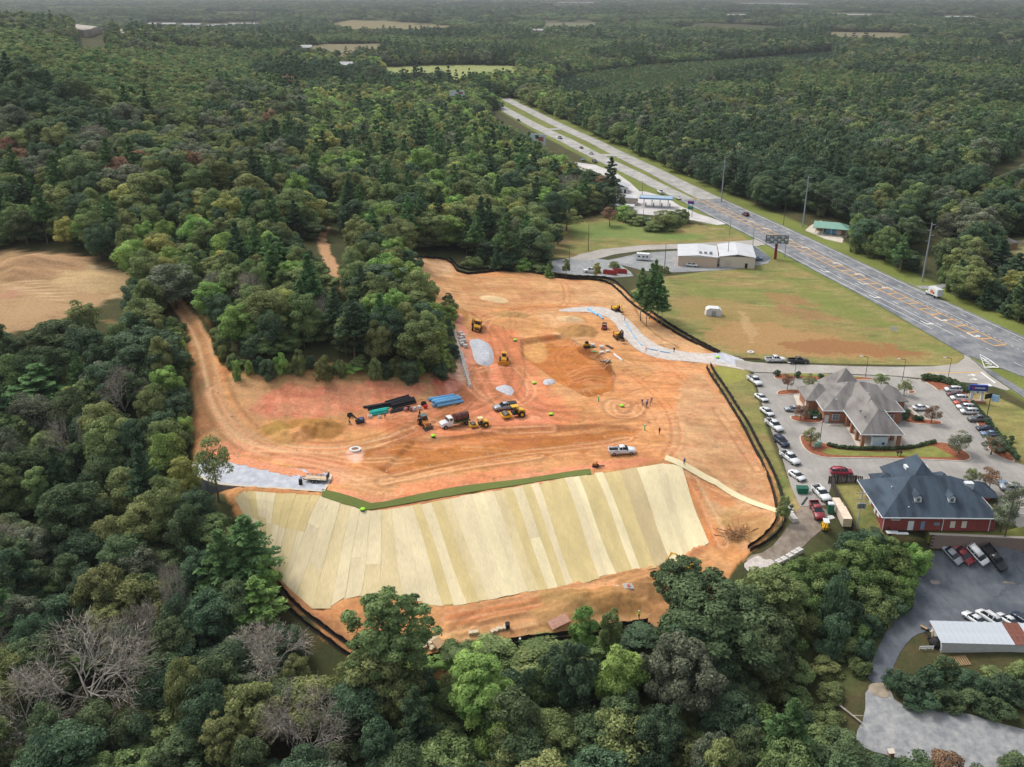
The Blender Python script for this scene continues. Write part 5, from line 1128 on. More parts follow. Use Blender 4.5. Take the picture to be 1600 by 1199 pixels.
# ------------------------------------------------------------------ road vehicles: lofted bodies, glass house, roof, wheels
CAR = {}
def sec(x, hw_, z0, z1, top=.86, z2=None):
    """one cross-section: sill, belt, shoulder"""
    return [(x,-hw_*.9,z0),(x,-hw_,z0+.18),(x,-hw_,z1-.14),(x,-hw_*top,z1),(x,hw_*top,z1),(x,hw_,z1-.14),(x,hw_,z0+.18),(x,hw_*.9,z0)]
def make_car_meshes(kind):
    if kind in CAR: return CAR[kind]
    b = MB(); g = MB(); r = MB(); d = {}
    if kind == 'pickup':
        L_, Wd, Hh = 5.9, 1.0, 1.9; b.loft([sec(2.95,.82,.5,.92), sec(2.8,.96,.42,1.08), sec(2.1,1,.4,1.2), sec(1.35,1,.4,1.26), sec(-.75,1,.4,1.3), sec(-.8,1,.4,1.3)])
        b.box((-1.85,0,.62), (2.1,1.96,.5)); b.box((-1.85,.94,1.08), (2.15,.1,.46)); b.box((-1.85,-.94,1.08), (2.15,.1,.46))
        g.loft([[(1.3,-.86,1.24),(1.3,.86,1.24),(1.3,.86,1.27),(1.3,-.86,1.27)], [(.55,-.82,1.24),(.55,.82,1.24),(.55,.7,1.86),(.55,-.7,1.86)], [(-.62,-.84,1.24),(-.62,.84,1.24),(-.62,.7,1.88),(-.62,-.7,1.88)], [(-.76,-.84,1.24),(-.76,.84,1.24),(-.76,.78,1.3),(-.76,-.78,1.3)]])
        r.loft([[(.58,-.71,1.85),(.58,.71,1.85),(.58,.66,1.9),(.58,-.66,1.9)], [(0,-.73,1.88),(0,.73,1.88),(0,.68,1.94),(0,-.68,1.94)], [(-.66,-.72,1.86),(-.66,.72,1.86),(-.66,.66,1.91),(-.66,-.66,1.91)]])
        for sx in (.0,): 
            for sy in (-1, 1): r.box((sx, sy*.79, 1.55), (.1,.05,.62)); r.box((-.66, sy*.8, 1.56), (.12,.06,.6))
        d['tailgate'] = MB().box((-2.93,0,1.02), (.08,1.9,.56)).mesh('tailgate', PC['white']); d['bed_liner'] = MB().box((-1.85,0,.885), (2.05,1.76,.03)).mesh('bed_liner', M_DKPL); wb = (1.9,-1.85); wr = .39
    elif kind in ('suv', 'van'):
        tall = .12 if kind == 'van' else 0; L_, Hh = 4.8, 1.72+tall
        b.loft([sec(2.4,.78,.45,.85), sec(2.25,.92,.38,1.0), sec(1.5,.96,.36,1.12), sec(-2.2,.96,.36,1.14), sec(-2.4,.88,.45,1.1)])
        g.loft([[(1.45,-.82,1.1),(1.45,.82,1.1),(1.45,.8,1.13),(1.45,-.8,1.13)], [(.65,-.84,1.1),(.65,.84,1.1),(.65,.68,1.62+tall),(.65,-.68,1.62+tall)], [(-1.9,-.86,1.1),(-1.9,.86,1.1),(-1.9,.7,1.64+tall),(-1.9,-.7,1.64+tall)], [(-2.32,-.84,1.08),(-2.32,.84,1.08),(-2.3,.8,1.12),(-2.3,-.8,1.12)]])
        r.loft([[(.7,-.69,1.61+tall),(.7,.69,1.61+tall),(.7,.62,1.66+tall),(.7,-.62,1.66+tall)], [(-.6,-.72,1.65+tall),(-.6,.72,1.65+tall),(-.6,.66,1.73+tall),(-.6,-.66,1.73+tall)], [(-2.05,-.7,1.6+tall),(-2.05,.7,1.6+tall),(-2.05,.64,1.66+tall),(-2.05,-.64,1.66+tall)]])
        for sy in (-1, 1):
            for sx in (-.35, -1.35): r.box((sx, sy*.79, 1.37), (.09,.08,.55+tall), rx=sy*.22)
            d['roof_rail' if sy < 0 else 'roof_rail2'] = MB().box((-.7, sy*.6, 1.76+tall), (2.1,.05,.05)).mesh('roof_rail', M_DKPL)
        wb = (1.5,-1.4); wr = .36
    else:
        L_, Hh = 4.7, 1.45; b.loft([sec(2.35,.74,.42,.72), sec(2.2,.88,.32,.84), sec(1.2,.92,.3,.96), sec(-1.5,.92,.3,1.0), sec(-2.2,.88,.34,.98), sec(-2.35,.78,.45,.92)])
        g.loft([[(1.15,-.78,.94),(1.15,.78,.94),(1.15,.78,.97),(1.15,-.78,.97)], [(.3,-.8,.94),(.3,.8,.94),(.3,.62,1.38),(.3,-.62,1.38)], [(-.95,-.8,.96),(-.95,.8,.96),(-.95,.62,1.38),(-.95,-.62,1.38)], [(-1.65,-.78,.98),(-1.65,.78,.98),(-1.65,.76,1.0),(-1.65,-.76,1.0)]])
        r.loft([[(.34,-.62,1.37),(.34,.62,1.37),(.34,.56,1.41),(.34,-.56,1.41)], [(-.3,-.64,1.41),(-.3,.64,1.41),(-.3,.58,1.46),(-.3,-.58,1.46)], [(-1.0,-.62,1.36),(-1.0,.62,1.36),(-1.0,.56,1.4),(-1.0,-.56,1.4)]])
        for sy in (-1, 1): r.box((-.3, sy*.71, 1.19), (.08,.07,.46), rx=sy*.35)
        wb = (1.42,-1.4); wr = .33
    yo = .86 if kind != 'pickup' else .9; fx = L_/2
    d['body'] = b.mesh('body', PC['white'], True); d['window'] = g.mesh('window', M_GLASS); d['roof'] = r.mesh('roof', PC['white'], True)
    d['bumper'] = MB().box((fx-.02,0,.5), (.16,1.5,.22)).mesh('bumper', M_DKPL)
    d['tyre'] = MB().cyl((0,-.12,0), (0,.12,0), wr, 16).mesh('tyre', M_TYRE); d['rim'] = MB().cyl((0,-.13,0), (0,.13,0), wr*.6, 12).mesh('rim', M_RIM)
    d['headlight'] = MB().box((0,0,0), (.14,.34,.16)).mesh('headlight', M_LAMP); d['taillight'] = MB().box((0,0,0), (.1,.2,.3)).mesh('taillight', M_TAIL); d['mirror'] = MB().box((0,0,0), (.12,.2,.16)).mesh('mirror', M_DKPL)
    CAR[kind] = (d, L_, wb, wr, yo); return CAR[kind]
def ground_rot(t):
    """tilt a thing with the ground it stands on"""
    x, y = t.location.x, t.location.y; e = 1.5; nx = -(gz(x+e,y)-gz(x-e,y))/(2*e); ny = -(gz(x,y+e)-gz(x,y-e))/(2*e); n = Vector((nx, ny, 1)).normalized()
    rz = t.rotation_euler.z; q = Vector((0,0,1)).rotation_difference(n); t.rotation_euler = (q.to_matrix() @ Matrix.Rotation(rz, 3, 'Z')).to_euler()
def car(px, py, rz, kind, colr, label, cat=None, group=None, name=None, up=.06, lite=False, xy=None, sc_=1.0):
    d, L_, wb, wr, yo = make_car_meshes(kind); p = at(px, py) if xy is None else Vector((xy[0], xy[1], 0)); z = gz(p.x, p.y)+up
    nm = name or {'pickup': 'pickup_truck', 'suv': 'parked_suv', 'van': 'parked_van', 'sedan': 'parked_car'}[kind]
    t = thing(nm, label, cat or {'pickup': 'pickup truck', 'suv': 'car', 'van': 'van', 'sedan': 'car'}[kind], (p.x, p.y, z), R(rz), group); pm = PC[colr]; t.scale = (sc_,)*3
    for k_ in ('body', 'roof', 'tailgate'):
        if k_ in d: objm(k_, d[k_], t, m=pm)
    objm('window', d['window'], t); objm('bumper', d['bumper'], t)
    if 'bed_liner' in d: objm('bed_liner', d['bed_liner'], t)
    if 'roof_rail' in d and not lite: objm('roof_rail', d['roof_rail'], t); objm('roof_rail', d['roof_rail2'], t)
    for wx in wb:
        for sy in (-1, 1):
            w = objm('wheel', d['tyre'], t, (wx, sy*yo, wr))
            if not lite: objm('rim', d['rim'], w)
    for sy in (-1, 1):
        objm('headlight', d['headlight'], t, (L_/2-.13, sy*.68, .82 if kind != 'sedan' else .68)); objm('taillight', d['taillight'], t, (-L_/2+.03, sy*.78, .95 if kind != 'sedan' else .82))
        if not lite: objm('mirror', d['mirror'], t, (1.0 if kind != 'sedan' else .85, sy*1.02, 1.25 if kind != 'sedan' else 1.0))
    ground_rot(t); return t
# cars along the left kerb of the bank lot (all nose towards the camera)
GQ = 'vehicles parked along the fence side of the bank lot'
car(1179,599,-75,'pickup','white','white pickup at the top of the row beside the silt fence, tools in its bed',group=GQ)
car(1189,625,-72,'sedan','white','white car second from the top of the row beside the silt fence',group=GQ)
car(1198,647,-70,'sedan','white','white saloon between two white vehicles, third down the row beside the fence',group=GQ)
car(1209,669,-70,'pickup','white','white pickup just above the navy one in the row beside the fence',group=GQ)
car(1220,694,-70,'suv','navy','dark navy vehicle in the row of white ones beside the fence',group=GQ)
car(1234,720,-69,'pickup','white','white pickup just below the navy vehicle in the row',group=GQ)
car(1245,747,-68,'sedan','white','white saloon lowest in the row, nearest the green dumpster',group=GQ)
car(1283,776,-80,'pickup','white','white pickup on the muddy yard beside the cargo container',up=.1)
car(1276,803,-92,'pickup','red','red pickup on the muddy yard next to the portable toilet',up=.1)
car(1314,742,-5,'suv','crimson','crimson red estate car parked behind the dark wooden fence')
car(1211,566,3,'pickup','white','white utility pickup parked on the side road grass edge',up=.16)
car(1247,568,0,'pickup','black','black pickup parked on the side road behind the white utility pickup',up=.16)
GR = 'vehicles in the right hand row of the bank lot'
car(1489,612.5,175,'suv','white','white large suv topmost in the right row below the hedge',group=GR,sc_=.92)
car(1492,619.5,175,'sedan','maroon','maroon car under the topmost white suv',group=GR,sc_=.92)
car(1498,626,175,'suv','white','white off road car with dark roof rails between the maroon and orange cars',group=GR,sc_=.92)
car(1503,633,175,'sedan','orange','orange car, the only orange one in the right row',group=GR,sc_=.92)
car(1508,640,175,'suv','white','white suv directly below the orange car',group=GR,sc_=.92)
car(1514,647,175,'suv','white','second white suv below the orange car, above the grey pickup',group=GR,sc_=.92)
car(1529,659,178,'pickup','grey','grey pickup in the right row below the white suvs',group=GR,sc_=.92)
car(1539,673,178,'sedan','navy','dark blue car partly under the grey tree in the right row',group=GR,sc_=.92)
car(1546,681.5,178,'sedan','lblue','light blue car lowest in the right row under the tree',group=GR,sc_=.92)
car(1439,641,5,'sedan','white','white saloon alone beside the right wing of the brick bank')
car(1240,643,175,'sedan','silver','silver car half hidden by the orange leaved tree left of the bank')
car(1577,768,178,'suv','silver','silver suv beside the disabled bay right of the dark roof building',up=.2)
GL = 'cars on the dark lower lot'
car(1487,869,-62,'sedan','silver','silver grey saloon leftmost under the block retaining wall',group=GL,up=.12)
car(1505,869,-66,'sedan','red','dark red car between the silver and the white one under the retaining wall',group=GL,up=.12)
car(1527,869,-66,'van','white','white van between the dark red car and the black pickup',group=GL,up=.12)
car(1552,874,-64,'pickup','black','black pickup rightmost under the block retaining wall',group=GL,up=.12)
car(1521,972,118,'sedan','white','smaller white car with red side stripe behind the white shed',group=GL,up=.12)
car(1543,970,116,'van','white','long white van behind the white shed roof',group=GL,up=.12)
car(1573,974,116,'sedan','white','white sports car behind the rust patched end of the shed',group=GL,up=.12)
car(1598,972,116,'sedan','navy','navy blue car cut by the photo edge behind the shed',group=GL,up=.12)
car(924,427,178,'pickup','white','white pickup on the upper gravel lot by the yellow tree',up=.12)
car(1081,417,-20,'sedan','white','white car parked against the tan wall of the warehouse',up=.13)
car(1182,407,5,'sedan','lblue','light blue car on the dark pad beside the warehouse',up=.2)
# highway traffic
def hcar(t_, s_, kind, c, label, back=False):
    x, y = hw(t_, s_); a = math.degrees(math.atan2(HU[1], HU[0]))+(180 if back else 0); return car(0,0,a,kind,c,label,up=.26,lite=True,xy=(x,y),name='highway_car' if kind != 'pickup' else 'highway_pickup')
def near_hw(px, py):
    p = at(px, py, .3); dx, dy = p.x-HA[0], p.y-HA[1]; return dx*HU[0]+dy*HU[1], dx*HN[0]+dy*HN[1]
for px, py, kd, c, lb, bk in [(*q, i % 2 == 0) for i, q in enumerate(((875,217,'pickup','grey','dark grey pickup farthest up the right carriageway'),(908,232,'sedan','maroon','dark red car on the far carriageway between two others'),(924,241,'sedan','silver','small silver car behind the dark red one on the far carriageway'),(911,251,'sedan','lblue','silver blue car on the near carriageway above the small store'),(929,254,'pickup','black','dark pickup crossing the median above the small store'),(777,188,'sedan','black','tiny dark car at the far end of the near carriageway'),(810,189,'suv','black','tiny dark car at the far end of the far carriageway'),(1032,302,'pickup','white','white pickup where the grass median ends above the blue canopy'),(1060,311,'sedan','white','white car at the start of the yellow ladder median'),(1165,337,'suv','maroon','dark maroon car on the far lanes beside the yellow ladder')))]:
    t_, s_ = near_hw(px, py); hcar(t_, s_, kd, c, lb, bk)
# ------------------------------------------------------------------ trucks and machines; local +x is the front
def put(name, label, cat, px, py, rz, sc_=1.0, up=0.0, group=None, tilt=True):
    p = at(px, py); t = thing(name, label, cat, (p.x, p.y, p.z+up), R(rz), group); t.scale = (sc_,)*3
    if tilt: ground_rot(t)
    return t
def wheel(t, x, y, r_, w, rim=M_RIM, n=18):
    o = MB().cyl((0,-w/2,0), (0,w/2,0), r_, n).build('wheel', M_TYRE, t, (x, y, r_)); MB().cyl((0,-w/2-.01,0), (0,w/2+.01,0), r_*.5, 12).build('rim', rim, o); return o
# box truck on the highway
tt, ss = near_hw(1458,463); x, y = hw(tt, ss); t = thing('box_truck', 'white box truck with an orange and black printed side on the highway', 'truck', (x, y, gz(x,y)+.25), math.atan2(HU[1], HU[0]))
MB().box((-.9,0,2.15), (5.2,2.35,2.4)).build('cargo_box', PC['white'], t); MB().loft([sec(3.3,.9,.5,1.2), sec(3.1,1.05,.45,1.35), sec(2.4,1.08,.45,1.5), sec(1.75,1.08,.45,1.6)]).build('body', PC['white'], t)
MB().loft([[(2.5,-.95,1.48),(2.5,.95,1.48),(2.5,.95,1.5),(2.5,-.95,1.5)],[(2.0,-.95,1.48),(2.0,.95,1.48),(2.0,.8,2.2),(2.0,-.8,2.2)],[(1.72,-.95,1.48),(1.72,.95,1.48),(1.72,.85,2.25),(1.72,-.85,2.25)]]).build('windscreen', M_GLASS, t)
MB().box((-.4,1.19,2.0), (1.6,.03,1.2)).build('side_print', mat('orange_print', S(196,110,50), .5, var=.5, scale=1.2), t); MB().box((-1.5,1.19,1.7), (.8,.03,.7)).build('side_print', mat('dark_print', S(70,40,36), .5, var=.4, scale=2), t)
for wx in (2.4,-1.9):
    for sy in (-1,1): wheel(t, wx, sy*1.0, .42, .3)
# water truck
t = put('tank_truck', 'white cab truck carrying a rust brown cylindrical tank', 'truck', 711, 665, -150)
MB().box((-1.2,0,.85), (5.6,.9,.25)).build('chassis', M_DKPL, t); MB().box((-1.6,0,1.08), (4.4,2.3,.16)).build('deck', mat('green_deck', S(96,104,62), .7), t)
tk = MB().cyl((-3.4,0,2.15), (.3,0,2.15), .98, 24).build('tank', mat('rust_tank', S(104,62,54), .6, var=.2, scale=1), t, smooth=False)
for bx in (-3.2,-1.6,.1): MB().tube((bx-.06,0,2.15), (bx+.06,0,2.15), 1.02, .97, 24).build('band', M_DKPL, tk)
MB().loft([sec(3.9,.85,.55,1.35), sec(3.6,1.0,.5,1.6), sec(2.5,1.05,.5,1.75), sec(1.0,1.15,.5,1.8)]).build('hood', PC['white'], t)
MB().box((1.5,0,2.15), (1.3,2.1,1.0), taper=.88).build('cab', PC['white'], t); MB().box((1.95,0,2.2), (.7,1.9,.55), taper=.9).build('windscreen', M_GLASS, t); MB().box((1.45,0,2.2), (.7,2.14,.5), taper=.9).build('side_window', M_GLASS, t)
for sy in (-1,1): MB().cyl((2.95,sy*.7,1.2),(3.85,sy*.7,1.15),.14,8).build('headlight', M_LAMP, t); wheel(t, 3.0, sy*1.0, .52, .32); wheel(t, -2.6, sy*.95, .52, .5); 
# pickups on the pad
car(972,709,2,'pickup','white','clean white crew cab pickup standing alone above the straw slope',up=.05,sc_=1.03)
u_ = car(789,640,18+180,'pickup','silver','muddy silver utility pickup with ladder rack behind the yellow roller',up=.05)
MB().box((-1.85,0,1.7), (2.2,1.7,.07)).box((-.85,0,1.45),(.07,1.7,.5)).box((-2.85,0,1.45),(.07,1.7,.5)).build('ladder_rack', M_DKPL, u_)
# single drum rollers
def roller(px, py, rz, sc_, label, canopy):
    t = put('road_roller', label, 'road roller', px, py, rz, sc_, group='yellow drum rollers')
    MB().cyl((1.6,-1.05,.75), (1.6,1.05,.75), .75, 26).build('drum', M_STL, t, smooth=False)
    f = MB().box((1.6,1.15,.85), (2.1,.16,.5)).box((1.6,-1.15,.85), (2.1,.16,.5)).box((.62,0,.9), (.25,2.3,.55)).box((2.62,0,.9),(.2,2.3,.4)); f.build('drum_frame', M_CATY, t)
    MB().prism([(-2.9,.75),(-2.9,1.5),(-2.5,1.75),(-1.2,1.85),(-1.1,.75)], -.75, .75).build('engine_hood', M_CATY, t); MB().box((-.5,0,1.0),(1.2,1.5,.5)).build('platform', M_DKPL, t); MB().box((-.75,0,1.45),(.5,.5,.6)).build('seat', M_DKPL, t)
    c = MB()
    for a in (-1.1,.1):
        for sy in (-.62,.62): c.box((a,sy,1.95),(.09,.09,1.5))
    c.build('canopy_post', M_DKPL, t); MB().box((-.5,0,2.74),(1.7,1.6,.12), taper=.92).build('canopy', M_CATY, t) if canopy else MB().box((-.5,0,2.74),(1.5,1.5,.16), taper=.9).build('canopy', mat('cream_roof', S(222,208,150), .5), t)
    for sy in (-1,1): wheel(t, -1.9, sy*.95, .76, .5, M_CATY)
    return t
roller(801,652,200,1.08,'larger yellow drum roller parked in front of the silver pickup',True); roller(748,667,195,.85,'smaller yellow drum roller with cream canopy beside the tank truck',False)
# articulated dump truck, nose towards the camera
t = put('dump_truck', 'amber articulated dump truck coming down the haul road above the stone pile', 'dump truck', 744, 513, -88, .92)
MB().prism([(1.6,1.0),(1.6,1.9),(2.1,2.2),(3.6,1.9),(3.8,1.0)], -1.1, 1.1).build('hood', M_JDY, t); MB().box((1.1,0,2.5),(1.3,1.9,1.4),taper=.9).build('cab', M_GLASS, t); MB().box((1.1,0,3.25),(1.4,1.8,.14)).build('cab_roof', M_JDY, t)
MB().box((3.85,0,1.2),(.15,1.6,.5)).build('grille', M_DKPL, t); MB().box((-.5,0,1.1),(3,1.0,.4)).build('chassis', M_DKPL, t)
bd = MB(); bd.prism([(.1,1.5),(.3,2.9),(-4.6,2.6),(-4.9,3.0),(-3.8,1.35)], -1.45, -1.3); bd.prism([(.1,1.5),(.3,2.9),(-4.6,2.6),(-4.9,3.0),(-3.8,1.35)], 1.3, 1.45); bd.box((-2.1,0,1.45),(4.6,2.7,.14)); bd.box((.2,0,2.2),(.16,2.75,1.5)); bd.build('dump_bed', M_JDY, t); MB().ball((-2.0,0,1.9),1.3,12,6,(1.5,.9,.45)).build('dirt_load', mat('loose_dirt', S(196,150,110), .95, var=.2, scale=2, bump=.5), t)
for wx in (2.5,-1.9,-3.6):
    for sy in (-1,1): wheel(t, wx, sy*1.3, .85, .6, M_JDY)
# bulldozer facing the camera
def dozer(px, py, rz, label, m=M_JDY, name='bulldozer', sc_=1.0):
    t = put(name, label, 'bulldozer', px, py, rz, sc_)
    for sy in (-1,1): MB().prism([(-1.6,.0),(-1.9,.4),(-1.5,.95),(1.3,.95),(1.7,.4),(1.4,0)], sy*1.05-.26, sy*1.05+.26).build('track', M_TRK, t)
    MB().prism([(0,.7),(0,1.7),(1.7,1.45),(1.8,.7)], -.65, .65).build('hood', m, t); MB().box((-.9,0,1.15),(1.5,1.5,.8)).build('body', m, t); MB().box((-.7,0,2.0),(1.2,1.3,1.1),taper=.9).build('cab', M_GLASS, t); MB().box((-.7,0,2.62),(1.4,1.5,.13)).build('cab_roof', m, t)
    MB().prism([(2.1,.1),(2.35,.1),(2.25,.6),(2.4,1.15),(2.25,1.15),(2.05,.6)], -1.6, 1.6).build('blade', m, t); MB().box((1.5,.85,.6),(1.6,.14,.2)).box((1.5,-.85,.6),(1.6,.14,.2)).build('push_arm', m, t); return t
dozer(787,566,-90,'amber bulldozer facing the camera right of the large stone pile')
# wheel loader / backhoe
t = put('backhoe_loader', 'orange and black loader with its bucket lowered beside the green marker', 'loader', 663, 665, -62, 1.0)
MB().box((-.6,0,1.0),(3.0,1.1,.6)).build('chassis', M_ORG, t); MB().prism([(.6,1.0),(.6,1.7),(1.9,1.5),(2.0,.9)], -.5, .5).build('hood', M_ORG, t); MB().box((-.4,0,1.95),(1.5,1.4,1.35),taper=.88).build('cab', M_GLASS, t); MB().box((-.4,0,2.68),(1.6,1.4,.14)).build('cab_roof', mat('grey_green_roof', S(92,110,104), .5), t)
for sy in (-1,1): wheel(t, 1.5, sy*.85, .5, .35, M_ORG); wheel(t, -.9, sy*.95, .78, .45, M_ORG); MB().cyl((.3,sy*.6,1.6),(2.5,sy*.6,.7),.12,6).build('loader_arm', M_ORG, t)
MB().prism([(2.5,.1),(3.3,.05),(3.35,.12),(2.65,.2),(2.6,.9),(2.48,.9)], -1.15, 1.15).build('bucket', M_STL, t)
MB().cyl((-1.9,0,1.1),(-2.8,0,2.7),.15,6).cyl((-2.8,0,2.7),(-3.3,0,1.2),.12,6).build('backhoe_boom', M_DKPL, t); MB().box((-3.2,0,.9),(.5,.6,.5)).build('backhoe_bucket', M_STL, t)
# excavators
def excavator(px, py, rz, label, m, boomm, sc_=1.0, arm=1, name='excavator'):
    t = put(name, label, 'excavator', px, py, rz, sc_)
    for sy in (-1,1): MB().prism([(-1.8,0),(-2.1,.4),(-1.8,.85),(1.8,.85),(2.1,.4),(1.8,0)], sy*1.15-.28, sy*1.15+.28).build('track', M_TRK, t)
    MB().cyl((0,0,.7),(0,0,1.05),.7,14).build('turntable', M_TRK, t); MB().prism([(-2.2,1.05),(-2.3,1.9),(-1.8,2.05),(.6,2.0),(.6,1.05)], -1.25, 1.25).build('house', m, t); MB().box((-1.9,0,1.6),(.5,2.55,.9)).build('counterweight', M_DKPL, t)
    MB().box((.85,.75,1.9),(1.4,.95,1.7),taper=.9).build('cab', M_GLASS, t); MB().box((.85,.75,2.8),(1.3,.95,.1)).build('cab_roof', m, t)
    b0 = Vector((.8,-.3,1.5)); b1 = Vector((2.9,-.3,4.2)); b2 = Vector((4.5,-.3,4.0)); b3 = Vector((5.2,-.3,1.5))
    MB().cyl(b0,b1,.3,4).cyl(b1,b2,.3,4,.24).build('boom', boomm, t); MB().cyl(b2+Vector((-.4,0,.3)),b3,.24,4,.16).build('stick', boomm, t); MB().cyl((1.6,-.3,1.6),(2.8,-.3,3.4),.1,6).build('hydraulic_ram', M_STL, t)
    MB().prism([(4.9,1.5),(5.5,1.4),(5.3,.7),(4.6,.5),(4.3,.9)], -.85, .25).build('bucket', M_STL, t); return t
excavator(966,529,-75,'amber excavator with a black boom working beside the gravel road',M_JDY,M_DKPL,.85)
excavator(962,486,-60,'yellow excavator on the bank at the top of the gravel road',M_CATY,M_CATY,.72)
excavator(562,660,200,'small blue and black mini excavator left of the pipe stacks',mat('blue_machine', S(60,80,110), .5),M_DKPL,.5,name='mini_excavator')
excavator(1072,893,150,'yellow machine mostly hidden behind the oak at the foot of the straw slope',M_CATY,M_CATY,.8)
# skid steer, utility cart, stand-on trencher, trailer
t = put('skid_steer', 'yellow and black skid steer carrying a pallet of blocks', 'skid steer', 917, 543, 0, .9)
for sy in (-1,1): MB().prism([(-1.1,0),(-1.3,.35),(-1,.7),(1,.7),(1.2,.3),(1,0)], sy*.75-.2, sy*.75+.2).build('track', M_TRK, t); MB().cyl((-1.1,sy*.7,1.6),(1.4,sy*.7,.7),.1,6).build('lift_arm', M_CATY, t)
MB().box((-.5,0,.95),(1.5,1.1,.7)).build('body', M_CATY, t); MB().box((-.1,0,1.6),(1.1,1.0,.9),taper=.9).build('cab', M_DKPL, t); MB().box((1.9,0,.35),(1.2,1.0,.08)).build('fork', M_STL, t)
t = put('utility_cart', 'red two seat utility cart with black roof between gravel road and dirt mound', 'utility cart', 944, 514, -100, 1.0)
MB().loft([sec(1.4,.5,.4,.7), sec(1.2,.68,.35,.85), sec(.5,.72,.35,.9), sec(-1.4,.72,.35,.9)]).build('body', PC['red'], t); MB().box((-.15,0,1.0),(.6,1.2,.35)).build('seat', M_DKPL, t); MB().box((-.1,0,1.85),(1.5,1.35,.08)).build('canopy', M_DKPL, t)
f = MB()
for a in (-.75,.6):
    for sy in (-.62,.62): f.box((a,sy,1.35),(.06,.06,1.0))
f.build('roll_cage', M_DKPL, t)
for wx in (.95,-.9):
    for sy in (-1,1): wheel(t, wx, sy*.7, .33, .25)
t = put('trencher', 'small orange and black stand on trencher near the crest of the straw slope', 'trencher', 931, 729, -10, .9)
MB().box((-.2,0,.75),(1.0,.8,.7)).build('body', M_ORG, t); MB().box((.2,0,1.25),(.1,.7,.5)).build('control_panel', M_DKPL, t); MB().box((1.3,0,.35),(1.7,.25,.22), ry=-.15).build('chain_boom', M_DKPL, t)
for sy in (-1,1): MB().prism([(-.8,0),(-.9,.25),(-.7,.5),(.5,.5),(.7,.25),(.5,0)], sy*.42-.14, sy*.42+.14).build('track', M_TRK, t)
def flat_trailer(px, py, rz, label, zabs=None, sc_=1.0):
    t = put('flatbed_trailer', label, 'trailer', px, py, rz, sc_, tilt=False)
    if zabs is not None: t.location = tuple(atz(px, py, zabs))
    MB().box((0,0,.62),(5.0,2.0,.1)).build('deck', mat('weathered_planks', S(196,176,148), .85, var=.3, scale=3), t); fr = MB()
    for sy in (-1,1): fr.box((0,sy*1.02,.62),(5.1,.08,.16)).box((0,sy*1.02,.98),(5.0,.05,.05))
    for a in (-2.4,-1.2,0,1.2,2.4):
        for sy in (-1,1): fr.box((a,sy*1.02,.8),(.05,.05,.36))
    fr.cyl((2.5,.6,.6),(3.7,0,.5),.06,6).cyl((2.5,-.6,.6),(3.7,0,.5),.06,6); fr.build('frame', M_DKPL, t); g = MB().box((-2.55,0,1.25),(.06,2.0,1.2)); g.build('ramp_gate', M_DKPL, t)
    for wx in (-.45,.45):
        for sy in (-1,1): wheel(t, wx, sy*1.2, .34, .22)
    return t
flat_trailer(495,751,172,'tandem axle flatbed trailer with plank deck parked on the pale stone pad',PZ+.05)
t = thing('plastic_barrel', 'black barrel standing on the edge of the stone pad', 'barrel', tuple(atz(470,757,PZ+.03))); MB().cyl((0,0,0),(0,0,1.2),.42,16,.38).build('shell', M_BLACK, t); MB().cyl((0,0,1.2),(0,0,1.25),.4,16).build('lid', M_DKPL, t)
# ------------------------------------------------------------------ pipes and stored material
M_PBL = mat('blue_pipe', S(120,180,220), .45, var=.06, scale=1); M_PTE = mat('teal_pipe', S(40,178,164), .45, var=.06, scale=1); M_PVC = mat('white_pvc', S(206,208,204), .5, var=.05); M_PBK = mat('black_pipe', S(36,36,40), .55, var=.2, scale=1)
def pipes(name, label, a, b, n_, r_, m, stack=False, group=None, L_=None, ri=.82, cat='pipe'):
    """n loose pipes lying side by side between two pixels; every pipe is one thing"""
    pa, pb = at(*a), at(*b); d = (pb-pa); d.z = 0; ln = d.length if L_ is None else L_; d.normalize(); nr = Vector((-d.y, d.x, 0))
    for k in range(n_):
        row = 0 if not stack or k < (n_+1)//2+1 and k < n_-n_//3 else 1; kk = k if row == 0 else k-(n_-n_//3)+.5
        off = nr*(kk*r_*2.2); zz_ = r_+row*r_*1.75; s0 = random.uniform(-.6,.6)
        p0 = pa+off+d*s0; p1 = p0+d*ln; p0.z = gz(p0.x,p0.y)+zz_; p1.z = gz(p1.x,p1.y)+zz_
        mb = MB().tube((0,0,0), p1-p0, r_, r_*ri, 14); o = mb.build(name, m, None, p0); tag(o, label, cat, group)
pipes('blue_pipe','pale blue sewer pipe in the blue stack right of the black pipes',(681,637),(722,629),7,.38,M_PBL,True,'blue pipes stacked on the pad')
pipes('teal_pipe','teal green pipe in the bundle among the black pipes',(580,650),(606,645),6,.24,M_PTE,True,'teal pipes in the bundle')
pipes('black_pipe','black corrugated pipe lying behind the teal bundle',(572,642),(612,635),4,.26,M_PBK,True,'black pipes behind the teal bundle')
pipes('black_pipe','black pipe in the right hand black stack below the graded bank',(611,640),(648,630),9,.27,M_PBK,True,'black pipes in the right hand stack')
pipes('black_pipe','thin black pipe in front of the right hand black stack',(610,646),(640,640),3,.2,M_PBK,False,'thin black pipes in front of the stack')
pipes('blue_pipe','pale blue pipe laid beside the top of the gravel road',(917,483),(932,493),2,.2,M_PBL,False,'pipes laid by the gravel road curve')
pipes('blue_pipe','short blue pipe laid inside the gravel road curve',(935,492),(941,499),2,.18,M_PBL,False,'short pipes inside the curve')
for a, b in (((976,504),(986,519)),((989,523),(994,531)),((1013,546),(1030,549)),((1030,550),(1045,552)),((998,536),(1003,541))):
    pipes('blue_pipe','pale blue water pipe in the line along the gravel road',a,b,1,.18,M_PBL,False,'blue pipes laid along the gravel road')
